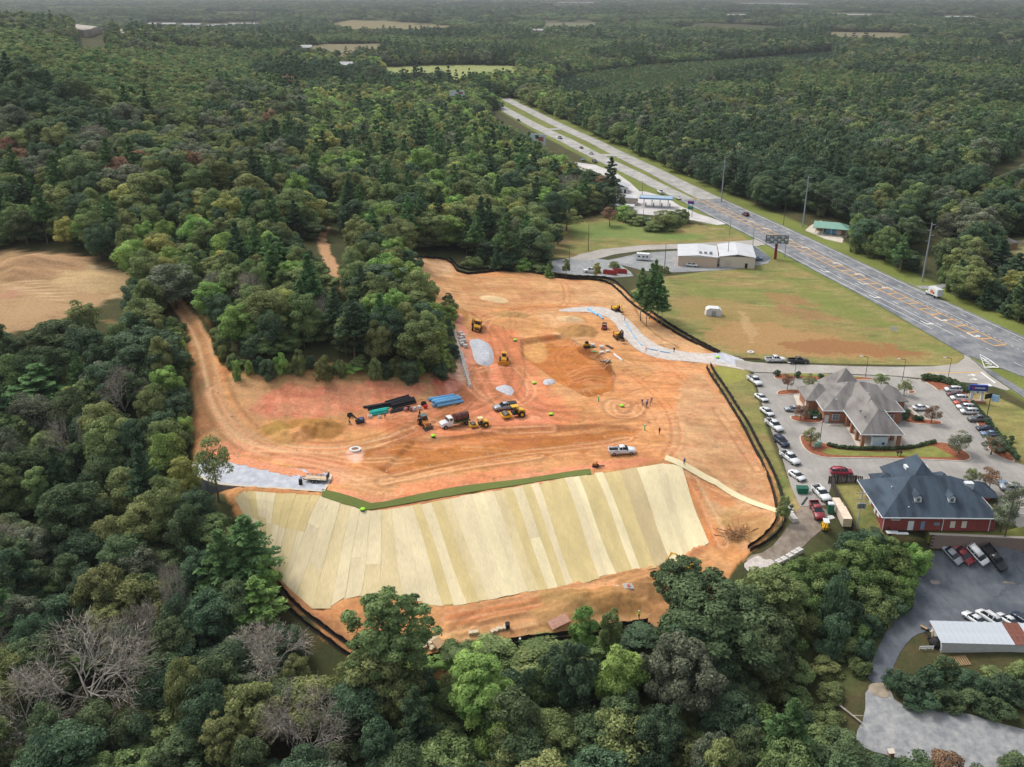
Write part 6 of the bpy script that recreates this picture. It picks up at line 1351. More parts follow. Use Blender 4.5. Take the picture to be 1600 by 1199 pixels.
pipes('grey_pipe','grey pipe lying by the block pallets',(958,554),(971,564),2,.16,M_PVC,False,'grey pipes near the block pallets'); pipes('green_pipe','short green pipe by the block pallets',(926,550),(935,551),1,.16,mat('green_pvc', S(120,190,130), .5),False)
pipes('black_pipe','black pipe lying behind the block pallets',(946,540),(955,545),2,.18,M_PBK,False,'black pipes behind the pallets')
def coil(px, py, label, m=M_PBK, r_=.75): 
    p = at(px, py); t = thing('pipe_coil', label, 'pipe coil', tuple(p)); 
    for k in range(3): MB().tube((0,0,.02+k*.2),(0,0,.2+k*.2),r_-.03*k,r_*.62,18).build('winding', m, t)
coil(547,650,'black pipe coil lying left of the mini excavator'); coil(662,632,'black coil standing by the red fittings left of the blue pipes'); coil(678,630,'cream coil beside the blue pipe stack',mat('cream_plastic', S(214,204,188), .6)); coil(578,652,'cream coil left of the teal bundle',mat('cream_plastic'),.6); coil(593,653,'pale coil in front of the teal bundle',mat('cream_plastic'),.5)
fit_l = ['red hydrant fitting among the white fittings','white valve box among the pipe fittings','brown fitting crate beside the valve boxes','grey iron fitting in front of the black stack','white bucket at the end of the fittings','blue grey pump beside the blue pipes']
for i, (x_, y_, c_) in enumerate(((665,638,S(190,30,40)),(655,639,S(200,200,205)),(642,642,S(120,90,84)),(634,642,S(180,120,110)),(648,641,S(176,186,196)),(678,636,S(120,150,176)))):
    p = at(x_, y_); t = thing('pipe_fitting', fit_l[i], 'pipe fitting', tuple(p), random.random()*3); m_ = mat('fitting_%d' % i, c_, .6); MB().cyl((0,0,0),(0,0,.8),.42,12,.36).build('barrel', m_, t); MB().cyl((-.55,0,.45),(.55,0,.45),.22,10).build('branch', m_, t)
# pallets of wall blocks: every visible block is a part
M_BLK = mat('wall_block', S(198,194,188), .85, var=.12, scale=2); M_PAL = mat('pallet_wood', S(168,140,104), .9, var=.2, scale=3)
blk = MB().box((0,0,.19), (.6,.56,.38), taper=.97).mesh('block', M_BLK)
def pallet(px, py, rz, label, nx_=2, ny_=2, nz_=2, group='pallets of concrete wall blocks', zabs=None):
    t = put('block_pallet', label, 'block pallet', px, py, rz, 1, tilt=False); t['group'] = group
    m_ = MB()
    for k in (-.5,0,.5): m_.box((0,k,.05),(1.3,.12,.1))
    m_.box((0,0,.12),(1.3,1.25,.04)); m_.build('pallet', M_PAL, t)
    for i in range(nx_):
        for j_ in range(ny_):
            for k in range(nz_): objm('block', blk, t, ((i-(nx_-1)/2)*.63+random.uniform(-.02,.02), (j_-(ny_-1)/2)*.6, .14+k*.385))
for i, (x_, y_) in enumerate(((719,523),(723,527),(720,531),(725,535),(722,540),(727,543),(719,536))): pallet(x_, y_, 12+random.uniform(-20,20), 'pallet of pale wall blocks beside the middle of the long block wall')
pallet(926,542,4,'pallet of pale blocks held by the skid steer',group=None); pallet(940,545,4,'pallet of pale blocks right of the skid steer',group=None)
pallet(949,550,20,'low pallet of grey blocks behind the grey pipes',2,2,1,None); pallet(940,552,10,'low broken pallet of blocks below the skid steer',2,2,1,None)
t = put('scrap_heap', 'heap of dark pipe offcuts and white bags beside the building excavation', 'scrap heap', 948, 567, 10)
for k in range(7): MB().cyl((random.uniform(-1.6,1.6),random.uniform(-.7,.7),.2),(random.uniform(-2,2),random.uniform(-.9,.9),.35+.1*k),.13,7).build('offcut', M_PBK, t)
for k in range(4): MB().ball((random.uniform(-1,1),random.uniform(-.6,.6),.55),.35,8,5,(1,1,.6)).build('bag', M_PVC, t)
# long block wall beside the strip: courses of separate blocks, and the wall under the stone pad
def block_wall(name, label, pts, hgt_, zt=None, bw=1.2, bh=.6, m=M_BLK, cap=True, group=None, stepdown=None, dy=0):
    t = thing(name, label, 'retaining wall', tuple(pts[0])); o0 = Vector(pts[0]); me_ = MB().box((0,0,bh/2), (bw-.03,.5,bh-.03)).mesh('block', m); cm = MB().box((0,0,.06), (bw-.02,.62,.12)).mesh('cap_stone', M_CONC); cnt = 0
    for i in range(len(pts)-1):
        a, b = Vector(pts[i]), Vector(pts[i+1]); d = b-a; ln = math.hypot(d.x, d.y); rz = math.atan2(d.y, d.x); k = max(1, int(ln/bw))
        for j_ in range(k):
            f = (j_+.5)/k; q = a.lerp(b, f); zb = gz(q.x, q.y)-.15; zt_ = q.z; rows = max(1, int(math.ceil((zt_-zb)/bh))); rows = min(rows, hgt_)
            for r_ in range(rows):
                if cnt < 295: o = objm('block', me_, t, (q.x-o0.x+random.uniform(-.015,.015), q.y-o0.y+random.uniform(-.02,.02), zt_-(r_+1)*bh-o0.z), rz); o.scale = (ln/k/bw, 1, 1); cnt += 1
            if cap and cnt < 298: o = objm('cap_stone', cm, t, (q.x-o0.x, q.y-o0.y, zt_-o0.z), rz); o.scale = (ln/k/bw, 1, 1); cnt += 1
    return t
wp = [Vector((p[0], p[1], gz(p[0],p[1])+.75)) for p in W("699,487 706,510 716,542 725,575 735,606")]
block_wall('long_block_wall','long low pale block wall beside the red clay strip at the wood corner',wp,2,bw=1.1,bh=.4)
wp = [atz(a, b, PZ) for a, b in P("300,738 322,750 345,757 380,760 430,763 505,768")]
block_wall('pad_retaining_wall','grey block retaining wall holding up the pale stone pad',wp,7,bw=1.3,bh=.5,m=mat('grey_block', S(136,140,148), .9, var=.15, scale=1.5))
for p_, lb in (("480,768 505,768 515,752 517,742", 'short return of the grey block wall at the right end of the stone pad'),("300,738 303,724 316,717", 'left return of the grey block wall beside the olive tree')):
    block_wall('pad_wall_return', lb, [atz(a, b, PZ) for a, b in P(p_)][(1 if p_[0] == '4' else 0):], 3, bw=1.2, bh=.5, m=mat('grey_block'))
# dirt tongues spilt over the stone pad
for x_, y_, a_, b_ in ((360,717,9,1.6),(385,722,10,1.8),(410,729,9,1.4),(440,735,10,1.6),(465,738,7,1.2),(420,726,6,1),(395,728,5,.7),(345,712,6,1.2),(492,738,5,1.2)):
    q = atz(x_, y_, PZ); ang = np.linspace(0, 2*math.pi, 26)[:-1]; an = R(-28); rr_ = 1+.28*rng.normal(0,.6,25); ex = a_*.42*np.cos(ang)*rr_; ey = b_*np.sin(ang)*rr_
    drape('spilt_dirt', np.stack([q.x+ex*math.cos(an)-ey*math.sin(an), q.y+ex*math.sin(an)+ey*math.cos(an)], 1), mat('spilt_clay', S(206,138,100), .95, var=.2, scale=1.5, bump=.4), zc=PZ+.06+.004*random.random(), step=1, lower=False, skirt=.05, kind='structure')
# ------------------------------------------------------------------ silt fences
def silt_fence(label, s_, hh=.85, off=0, post=True):
    ln = smooth_line(W(s_), 1) if isinstance(s_, str) else s_; ln = densify(ln, 1.1); o0 = Vector((ln[0][0], ln[0][1], gz(*ln[0]))); t = thing('silt_fence', label, 'silt fence', tuple(o0)); V = []; F = []
    for i, q in enumerate(ln):
        e = ln[min(i+1, len(ln)-1)]-ln[max(i-1, 0)]; nn = np.array([-e[1], e[0]])/(np.linalg.norm(e)+1e-9); zz_ = gz(*q)-o0.z; sag = .1*math.sin(i*2.1)+random.uniform(-.08,.08); lean = random.uniform(-.12,.12)
        for k_, (o_, z_) in enumerate(((0,-.1),(.09,0.02),(.35,.04),(.38,.0),(.05,-.05))): pass
        x_, y_ = q-np.array([o0.x,o0.y])
        V += [(x_-nn[0]*.3, y_-nn[1]*.3, zz_+.06), (x_, y_, zz_+.1), (x_+nn[0]*lean, y_+nn[1]*lean, zz_+hh+sag), (x_+nn[0]*(lean+.05), y_+nn[1]*(lean+.05), zz_+hh+sag), (x_+nn[0]*.05, y_+nn[1]*.05, zz_+.1)]
        if i:
            a = (i-1)*5
            for k in range(4): F.append((a+k, a+k+1, a+k+6, a+k+5))
    me = bpy.data.meshes.new('fabric'); me.from_pydata(V, [], F); me.materials.append(M_FAB); me.update(); objm('fabric', me, t)
    pm = MB().box((0,0,.5),(.06,.06,1.15)).mesh('post', mat('steel_post', S(92,84,74), .7)); k = 0
    for i in range(0, len(ln), 2):
        if k > 240: break
        q = ln[i]; objm('post', pm, t, (q[0]-o0.x, q[1]-o0.y, gz(*q)-o0.z)); k += 1
    return t
silt_fence('upper double silt fence line nearest the site, from the tan corner to the gravel apron',"632,402 676,403 704,408 718,430 770,425 800,422 840,428 880,437 930,438 950,442 968,456 985,474 1010,492 1045,515 1085,537 1122,553")
silt_fence('outer silt fence line beyond the upper bend, along the pine clump',"702,404 722,424 772,420 800,418 842,424 882,434 932,434 955,437 972,450 990,468 1015,487 1050,511 1090,534 1125,552")
silt_fence('right inner silt fence running down beside the bank lot to the corner',"1104,574 1112,590 1128,612 1142,636 1160,664 1178,700 1195,732 1208,765 1214,795 1214,815 1195,838 1168,858")
silt_fence('right outer silt fence running beside the grass strip to the corner',"1110,571 1120,588 1136,610 1150,634 1168,660 1186,696 1204,728 1218,760 1226,795 1227,820 1205,845 1172,862")
silt_fence('lower left inner silt fence below the left end of the straw slope',"380,830 395,850 420,885 448,930 480,962 515,988 548,1010 572,1022")
silt_fence('lower left outer silt fence half hidden by leafless trees',"380,838 392,860 415,895 440,938 472,972 508,998 540,1022 566,1036")
silt_fence('lower inner silt fence along the bottom of the dirt bench',"668,1030 720,1016 790,1004 860,996 930,984 1012,972")
silt_fence('lower outer silt fence nearest the dark trees',"672,1040 725,1026 792,1013 862,1004 935,992 1016,979")
# neon marker covers
M_NEON = mat('neon_green', S(150,215,50), .6, var=.08)
for (x_, y_), lb in zip(((567,798),(677,683),(861,649),(972,636),(835,600),(805,533),(1121,560)), ('neon green drum at the corner of the green turf mat','neon green drum in front of the orange loader bucket','neon green drum on the pink clay right of the larger roller','neon green drum inside the tyre circles near the workers','neon green drum left of the small stone patch','neon green drum at the top left corner of the building excavation','neon green drum beside the gravel road near the apron')):
    t = put('marker_drum', lb, 'marker', x_, y_, 0, 1, tilt=False); MB().cyl((0,0,0),(0,0,.4),.5,16,.45).build('base', M_DKPL, t); MB().ball((0,0,.4),.6,16,8,(1,1,.4)).build('cover', M_NEON, t, smooth=True)
t = put('manhole_ring', 'pale concrete manhole ring on the clay left of the brown graded ground', 'manhole ring', 555, 704, 0, 1); MB().tube((0,0,-.1),(0,0,.45),1.35,.85,24).build('ring', M_PVC, t); MB().cyl((0,0,-.1),(0,0,.02),.86,20).build('fill', mat('spilt_clay'), t)
t = put('catch_basin', 'pale concrete catch basin with orange cap on the dirt bench', 'catch basin', 981, 921, 10, 1); MB().box((0,0,.45),(1.9,1.5,.9)).build('box', M_CONC, t); MB().box((0,0,.95),(1.6,1.2,.1)).build('lid', mat('lid_grey', S(170,170,168), .8), t); MB().cyl((0,0,1.0),(0,0,1.12),.35,12).build('cap', PC['orange'], t); MB().cyl((-2.2,.9,.2),(-1,.3,.3),.22,10).build('inlet_pipe', M_PVC, t)
for (x_, y_), lb in zip(((935,628),(1007,673),(812,1006)), ('pale green upright pipe stub near the centre of the pad','white and green upright pipe stub right of the brown graded ground','short pipe stub on the dirt bench')): t = put('pipe_stub', lb, 'pipe stub', x_, y_, 0, 1); MB().tube((0,0,0),(0,0,1.6),.18,.13,10).build('riser', mat('green_pvc'), t); MB().cyl((0,0,1.6),(0,0,1.66),.2,10).build('cap', M_PVC, t)
t = put('black_drum', 'black plastic drum standing alone on the dirt bench', 'drum', 793, 981, 0, 1); MB().cyl((0,0,0),(0,0,1.2),.42,16).build('shell', M_BLACK, t); MB().tube((0,0,1.2),(0,0,1.26),.45,.36,16).build('rim', M_BLACK, t)
# hay bales / pallets of stone at the bench
M_BALE = mat('pale_bale', S(206,188,158), .95, var=.2, scale=2, bump=.4)
bl = [(740,990,1.9,10),(764,998,1.6,-10),(770,988,1,40),(776,986,1,60),(781,984,1,0),(788,982,1,70),(777,1004,1.9,-25),(760,1004,.9,5)]
for i, (x_, y_, w_, r_) in enumerate(bl):
    t = put('stone_slab', ['long pale slab lying alone left of the slab group','pale slab in the middle of the group','small tan block behind the middle slab','tilted tan block beside another small block','tan block near the black drum','pale block next to the black drum','long pale slab lowest in the group','small white slab left of the lowest slab'][i], 'slab', x_, y_, r_, 1); MB().box((0,0,.3),(w_,.75,.6),taper=.94).build('slab', M_BALE, t)
for i in range(14):
    x_ = 655+random.uniform(0,26); y_ = 1000+random.uniform(0,18)-(x_-655)*.1; t = put('stone_slab', 'pale broken slab in the heap right of the tall ragged tree', 'slab', x_, y_, random.uniform(0,180), 1, up=random.uniform(0,.4), group='broken slabs in the heap'); MB().box((0,0,.3),(1.2,.7,.5),taper=.93).build('slab', M_BALE, t)
t = put('slab_crate', 'large pale crate at the right of the broken slab heap', 'crate', 686, 1010, -55, 1); MB().box((0,0,.55),(2.2,1.5,1.1)).build('crate_box', M_BALE, t); MB().box((0,0,1.13),(2.25,1.55,.06)).build('lid', M_PAL, t)
t = put('loading_ramp', 'reddish brown wooden ramp deck on posts beside the lower silt fence', 'ramp', 872, 978, 28, .8); 
for k in range(12): MB().box((-2.2+k*.4,0,1.2+.07*k),(.36,2.6,.06),ry=-.17).build('plank', mat('red_plank', S(178,136,118), .9, var=.2, scale=2), t)
for a in (-2,2):
    for sy in (-1,1): MB().box((a,sy*1.1,.5),(.12,.12,1.3+.3*(a>0))).build('leg', M_PAL, t)
t = put('brush_pile', 'tangled pile of brown branches at the lower right corner of the site', 'brush pile', 1152, 838, 0, 1); m_ = MB()
for k in range(90):
    a = random.uniform(0,6.28); q = random.uniform(0,2.4); x0_, y0_ = q*math.cos(a)*1.3, q*math.sin(a)*.8; l_ = random.uniform(1,2.6); b = random.uniform(0,6.28); e_ = random.uniform(-.1,.6); m_.cyl((x0_,y0_,random.uniform(0,.9)),(x0_+l_*math.cos(b),y0_+l_*math.sin(b),random.uniform(.2,1.5)),random.uniform(.03,.09),5)
o = m_.build('branches', mat('dry_brush', S(150,112,80), .95, var=.3), t); o['kind'] = 'stuff'
# pebbles and litter scattered over the dirt
st_ = MB(); k = 0
while k < 420:
    x_, y_ = random.uniform(300,1210), random.uniform(440,1010)
    if inpoly(np.array(x_), np.array(y_), P("640,410 940,440 1110,560 1215,790 1150,860 1000,980 700,1020 560,1010 520,960 1080,880 1110,850 1060,735 920,725 600,780 310,735 310,590 690,590")) and not inpoly(np.array(x_), np.array(y_), P("370,765 505,770 600,780 1060,720 1110,850 900,920 560,960 500,960")):
        q = at(x_, y_); s_ = random.uniform(.06,.2); st_.box((q.x,q.y,q.z+s_*.4),(s_*2,s_*1.5,s_),rz=random.random()*3,taper=.6); k += 1
o = st_.build('scattered_stones', mat('loose_stone', S(206,186,160), .9, var=.3), None); o['kind'] = 'stuff'; o['label'] = 'small pale stones and litter scattered over the graded dirt'; o['category'] = 'stones'
# ------------------------------------------------------------------ people
def skin_person(pose):
    V = dict(pel=(0,0,.95), wst=(0,0,1.12), chs=(.02,0,1.35), nck=(.02,0,1.5), hd0=(.03,0,1.58), hd1=(.04,0,1.74)); Rr = dict(pel=.15, wst=.135, chs=.17, nck=.065, hd0=.085, hd1=.09); E = [('pel','wst'),('wst','chs'),('chs','nck'),('nck','hd0'),('hd0','hd1')]
    for s_, sg in (('l',1),('r',-1)):
        st = pose['step']*sg; b = pose['arm'] if sg > 0 else pose['arm2']
        pts_ = {'hip':((0,.1*sg,.9),.1), 'kne':((st*.5+.03,.11*sg,.5),.07), 'ank':((st,.11*sg,.1),.045), 'toe':((st+.2,.13*sg,.04),.04), 'sho':((.0,.2*sg,1.42),.075), 'elb':((b[0]*.5-.02,.27*sg,1.42-.28*b[1]),.05), 'wri':((b[0],.24*sg,1.42-.5*b[1]),.035), 'hnd':((b[0]*1.15+.03,.23*sg,1.42-.62*b[1]),.04)}
        for k_, (p_, r_) in pts_.items(): V[k_+s_] = p_; Rr[k_+s_] = r_
        E += [('pel','hip'+s_),('hip'+s_,'kne'+s_),('kne'+s_,'ank'+s_),('ank'+s_,'toe'+s_),('chs','sho'+s_),('sho'+s_,'elb'+s_),('elb'+s_,'wri'+s_),('wri'+s_,'hnd'+s_)]
    keys = list(V); me = bpy.data.meshes.new('p'); me.from_pydata([V[k] for k in keys], [(keys.index(a), keys.index(b)) for a, b in E], []); o = bpy.data.objects.new('p', me); COL.objects.link(o)
    md = o.modifiers.new('s', 'SKIN'); me.skin_vertices.new() if not me.skin_vertices else None
    for i, k in enumerate(keys): me.skin_vertices[0].data[i].radius = (Rr[k]*.85, Rr[k]); me.skin_vertices[0].data[i].use_root = (k == 'pel')
    ss_ = o.modifiers.new('ss', 'SUBSURF'); ss_.levels = 1; ss_.render_levels = 1
    dg = bpy.context.evaluated_depsgraph_get(); m2 = bpy.data.meshes.new_from_object(o.evaluated_get(dg)); bpy.data.objects.remove(o); return m2
M_SKIN = mat('skin', S(178,128,100), .6, var=0)
poses = [dict(step=.0, arm=(.1,1), arm2=(.05,1)), dict(step=.16, arm=(.3,.8), arm2=(-.1,1)), dict(step=.05, arm=(.38,.45), arm2=(.3,.7))]
pm_ = [skin_person(p) for p in poses]
def person(px, py, rz, shirt, trousers, hat, label, k=0, group=None, up=0):
    me = pm_[k].copy(); me.materials.clear()
    for m in (M_SKIN, mat('cloth_%s' % shirt[0], shirt[1], .9), mat('cloth_%s' % trousers[0], trousers[1], .9), M_DKPL): me.materials.append(m)
    for f in me.polygons:
        c = f.center; r_ = math.hypot(c.x, c.y); f.material_index = 3 if c.z < .12 else 2 if c.z < .98 else 0 if c.z > 1.52 or (abs(c.y) > .2 and c.z < 1.15) else 1; f.use_smooth = True
    p = at(px, py); t = thing('person', label, 'person', (p.x, p.y, p.z+up), R(rz), group); objm('body', me, t)
    hm = mat('hat_%s' % hat[0], hat[1], .4, var=0); MB().ball((.04,0,1.76),.14,12,6,(1.05,1,.75)).cyl((.05,0,1.74),(.05,0,1.76),.18,12).build('hard_hat', hm, t, smooth=True)
    mb = MB()
    for sy in (-1,1): mb.ball((.115,sy*.035,1.665),.014,6,4)
    mb.box((.135,0,1.63),(.03,.025,.04)); mb.build('face', mat('face_detail', S(90,60,50), .6, var=0), t); return t
WH = ('white', S(220,220,220)); BL = ('blue', S(60,90,150)); NV = ('navy', S(40,48,76)); JN = ('jeans', S(70,88,124)); KH = ('khaki', S(150,132,100)); OR_ = ('orange', S(230,90,40)); YL = ('lime', S(180,210,50)); BK = ('black', S(30,30,32)); GYp = ('grey', S(120,124,130))
gp = 'workers standing together near the centre of the pad'
person(1003,633,40,NV,KH,WH,'worker in navy shirt and white hard hat at the left end of the group',0,gp); person(1005,636,-20,WH,JN,WH,'worker in white shirt and jeans second from the left in the group',1,gp); person(1010,637,80,BL,NV,BL,'worker in blue shirt at the front of the group',2,gp)
person(1012,632,200,GYp,BL,WH,'worker in grey shirt at the back of the group',0,gp); person(1018,630,150,BL,JN,YL,'worker in blue with lime hat at the right end of the group',1,gp); person(1016,635,180,GYp,KH,GYp,'worker in grey shirt and khaki trousers at the front right of the group',2,gp)
person(1030,679,-60,BK,JN,BK,'person in black shirt and jeans standing alone right of the pipe stub',0); person(1012-3,551,30,OR_,KH,OR_,'worker in orange vest standing on the gravel road',1); person(1053,551,100,BK,BK,WH,'worker in black beside the blue pipes near the apron',0)
person(976,502,-20,OR_,JN,OR_,'worker in orange kneeling side of the pipe trench below the yellow excavator',2); person(1069,727,-90,BL,BK,BL,'worker in blue at the top of the narrow straw strip',1); person(998,967,60,YL,BK,WH,'worker walking beside the lower silt fence',1); person(602,654,-40,GYp,BK,GYp,'worker in grey in front of the teal pipes',1)
# ------------------------------------------------------------------ buildings
def brickm(name, c1, c2, mort):
    m = bpy.data.materials.new(name); m.use_nodes = True; nt = m.node_tree; n = nt.nodes; L = nt.links; p = n['Principled BSDF']; p.inputs['Roughness'].default_value = .9; p.inputs['Specular IOR Level'].default_value = .15
    tc = n.new('ShaderNodeTexCoord'); sx = n.new('ShaderNodeSeparateXYZ'); L.new(tc.outputs['Object'], sx.inputs[0]); ad = n.new('ShaderNodeMath'); L.new(sx.outputs[0], ad.inputs[0]); L.new(sx.outputs[1], ad.inputs[1]); cb = n.new('ShaderNodeCombineXYZ'); L.new(ad.outputs[0], cb.inputs[0]); L.new(sx.outputs[2], cb.inputs[1])
    b = n.new('ShaderNodeTexBrick'); b.inputs['Color1'].default_value = c1; b.inputs['Color2'].default_value = c2; b.inputs['Mortar'].default_value = mort; b.inputs['Scale'].default_value = 1; b.inputs['Brick Width'].default_value = .4; b.inputs['Row Height'].default_value = .14; b.inputs['Mortar Size'].default_value = .012
    L.new(cb.outputs[0], b.inputs['Vector']); L.new(b.outputs[0], p.inputs['Base Color']); return m
M_BRK = brickm('tan_red_brick', S(168,112,82), S(146,94,70), S(168,140,120)); M_BRK2 = brickm('dark_red_brick', S(142,62,56), S(116,48,46), S(136,96,90))
def shingle(name, c, stain, amt):
    m = bpy.data.materials.new(name); m.use_nodes = True; nt = m.node_tree; n = nt.nodes; L = nt.links; p = n['Principled BSDF']; p.inputs['Roughness'].default_value = .9; p.inputs['Specular IOR Level'].default_value = .12; tc = n.new('ShaderNodeTexCoord')
    w = n.new('ShaderNodeTexWave'); w.bands_direction = 'Z'; w.inputs['Scale'].default_value = 2.4; w.inputs['Distortion'].default_value = .3; L.new(tc.outputs['Object'], w.inputs[0]); nz = n.new('ShaderNodeTexNoise'); nz.inputs['Scale'].default_value = .35; nz.inputs['Detail'].default_value = 6; mp = n.new('ShaderNodeMapping'); mp.inputs['Scale'].default_value = (1.6,.5,.5); L.new(tc.outputs['Object'], mp.inputs[0]); L.new(mp.outputs[0], nz.inputs[0])
    r = n.new('ShaderNodeValToRGB'); r.color_ramp.elements[0].position = .42; r.color_ramp.elements[0].color = c; r.color_ramp.elements[1].position = .42+amt; r.color_ramp.elements[1].color = stain; L.new(nz.outputs[0], r.inputs[0])
    n3_ = n.new('ShaderNodeTexNoise'); n3_.inputs['Scale'].default_value = 5; L.new(tc.outputs['Object'], n3_.inputs[0]); mr = n.new('ShaderNodeMapRange'); mr.inputs[3].default_value = .8; mr.inputs[4].default_value = 1.2; L.new(n3_.outputs[0], mr.inputs[0]); mx = n.new('ShaderNodeVectorMath'); mx.operation = 'SCALE'; L.new(r.outputs[0], mx.inputs[0]); L.new(mr.outputs[0], mx.inputs['Scale']); L.new(mx.outputs[0], p.inputs['Base Color'])
    b = n.new('ShaderNodeBump'); b.inputs['Strength'].default_value = .3; b.inputs['Distance'].default_value = .04; L.new(w.outputs['Fac'], b.inputs['Height']); L.new(b.outputs[0], p.inputs['Normal']); return m
M_SHG = shingle('grey_shingle', S(136,132,128), S(108,104,102), .25); M_SHD = shingle('slate_shingle', S(74,86,98), S(52,60,69), .3)
M_TRIM = mat('white_trim', S(206,210,212), .6, var=.05); M_WIN = mat('window_glass', S(92,104,108), .15, var=.1, spec=.6); M_DOOR = mat('pale_door', S(190,196,200), .6, var=.05)
def hip(mb, x0, x1, y0, y1, z, hh, rid='x', e=.5, g0=False, g1=False, th=.18):
    """hip (or gable at g0/g1) roof solid over a rectangle with overhang e"""
    x0, x1, y0, y1 = x0-e, x1+e, y0-e, y1+e
    if rid == 'x': d = (y1-y0)/2; a = x0+(0 if g0 else d); b = x1-(0 if g1 else d); a, b = (a, b) if a < b else ((a+b)/2,)*2; ra, rb = (a,(y0+y1)/2,z+hh), (b,(y0+y1)/2,z+hh); fs = [(0,1,5,4),(1,2,5),(2,3,4,5),(3,0,4)]
    else: d = (x1-x0)/2; a = y0+(0 if g0 else d); b = y1-(0 if g1 else d); a, b = (a, b) if a < b else ((a+b)/2,)*2; ra, rb = ((x0+x1)/2,a,z+hh), ((x0+x1)/2,b,z+hh); fs = [(0,1,4),(1,2,5,4),(2,3,5),(3,0,4,5)]
    vs = [(x0,y0,z),(x1,y0,z),(x1,y1,z),(x0,y1,z),ra,rb,(x0,y0,z-th),(x1,y0,z-th),(x1,y1,z-th),(x0,y1,z-th)]
    mb.add(vs, fs+[(0,6,7,1),(1,7,8,2),(2,8,9,3),(3,9,6,0),(9,8,7,6)])
    return mb
def gutter(x0, x1, y0, y1, z, par, e=.5):
    x0, x1, y0, y1 = x0-e-.06, x1+e+.06, y0-e-.06, y1+e+.06; m_ = MB()
    m_.box(((x0+x1)/2,y0,z-.1),(x1-x0,.12,.2)).box(((x0+x1)/2,y1,z-.1),(x1-x0,.12,.2)).box((x0,(y0+y1)/2,z-.1),(.12,y1-y0-.13,.2)).box((x1,(y0+y1)/2,z-.1),(.12,y1-y0-.13,.2)); return m_.build('gutter', M_TRIM, par)
def win(par, x, y, z, w, hh, ax='x', m=M_WIN, fr=M_TRIM, name='window', mull=True):
    d = (w, .1, hh) if ax == 'x' else (.1, w, hh); o = MB().box((0,0,0), d).build(name, m, par, (x, y, z)); f = MB()
    if ax == 'x': f.box((0,0,hh/2),(w+.16,.16,.1)).box((0,0,-hh/2),(w+.16,.18,.1)).box((w/2,0,0),(.1,.16,hh-.1)).box((-w/2,0,0),(.1,.16,hh-.1)); 
    else: f.box((0,0,hh/2),(.16,w+.16,.1)).box((0,0,-hh/2),(.18,w+.16,.1)).box((0,w/2,0),(.16,.1,hh-.1)).box((0,-w/2,0),(.16,.1,hh-.1))
    if mull and ax == 'x': f.box((0,0,0),(.05,.13,hh-.1)).box((0,0,0),(w-.1,.13,.05))
    f.build('frame', fr, o); return o
def vent(par, x, y, z, s=1): MB().cyl((x,y,z-.3),(x,y,z+.45*s),.13*s,8).cyl((x,y,z+.45*s),(x,y,z+.6*s),.22*s,8,.12*s).build('roof_vent', M_TRIM, par)
# ---- brick bank
p0 = at(1351, 662); bx, by = 87.2, 214.5
bk = thing('brick_bank', 'tan brick bank with grey hipped roofs and a drive through canopy', 'building', (bx, by, gz(bx,by)), R(-1.5))
H1 = 3.6
MB().box((0,7.5,H1/2),(19,15,H1)).box((-10.0,10.5,H1/2-.1),(3.4,8.5,H1-.2)).box((10.6,10.2,H1/2-.1),(3.6,8.0,H1-.2)).box((-1,16.5,H1/2-.1),(10,4.5,H1-.2)).build('wall', M_BRK, bk)
rf = hip(MB(), -9.5, 9.5, 0, 15, H1, 4.6); rf.build('roof', M_SHG, bk); gutter(-9.5, 9.5, 0, 15, H1, bk)
hip(MB(), -12.2, -5, 6.5, 14.5, H1-.15, 3.0, 'x', .5).build('roof', M_SHG, bk); hip(MB(), 5, 12.8, 6.4, 14.2, H1-.12, 3.0, 'x', .5).build('roof', M_SHG, bk); hip(MB(), -5.8, 4, 9, 19, H1-.1, 5.9, 'y', .5).build('roof', M_SHG, bk); hip(MB(), -3.4, 3.4, -7, 10, H1+.1, 4.9, 'y', .5).build('roof', M_SHG, bk)
hip(MB(), -4.6, 4.6, -14, 5, H1+.2, 4.4, 'y', .4).build('roof', M_SHG, bk); gutter(-4.6, 4.6, -14, 1, H1+.2, bk, .4)
for sx in (-1,1):
    for yy in (-13.6,-9.6,-5.6,-1.8): MB().box((sx*4.2,yy,1.8),(.75,.75,3.6)).build('column', M_BRK, bk)
kio = MB().box((0,-12.8,1.35),(3.4,1.6,2.7)).build('kiosk', mat('kiosk_white', S(190,204,212), .5, var=.04), bk); MB().box((.7,-13.63,1.1),(.6,.06,.5)).build('screen', M_GLASS, kio); MB().box((0,-12.8,2.75),(3.6,1.8,.12)).build('kiosk_top', M_TRIM, kio)
for s_ in (-6.6,6.9): 
    o = win(bk, s_, -.03, 1.7, 1.6, 1.6); MB().box((0,-.02,1.0),(1.9,.2,.3)).build('lintel', mat('brick_arch', S(120,72,56), .9), o)
MB().box((-9.3+.5,-.04,1.1),(1.0,.1,2.1)).build('door', M_DOOR, bk); MB().box((-11.8,8.5,1.2),(.1,1.2,2.2)).build('door', M_DOOR, bk); win(bk, 12.45, 9, 1.7, 1.6, 1.5, 'y')
for x_, y_, z_ in ((-4.5,4.2,5.9),(-2.8,6.4,7.1),(1.8,3.4,6.7),(-6.2,2.4,5.3)): vent(bk, x_, y_, z_-.3)
for sx in (-1,1):
    for yy in (-9,-5.5): MB().box((sx*2.5,yy,H1+2.25),(.7,.5,.35)).build('roof_vent', mat('dark_vent', S(92,88,100), .7), bk)
MB().box((.6,-12.1,H1+1.4),(.8,.7,.4)).build('roof_vent', M_STEEL, bk)
cd = MB()
for k in range(3): cd.cyl((-13.2,4+k*1.6,0),(-13.2,4+k*1.6,1.1),.5,10)
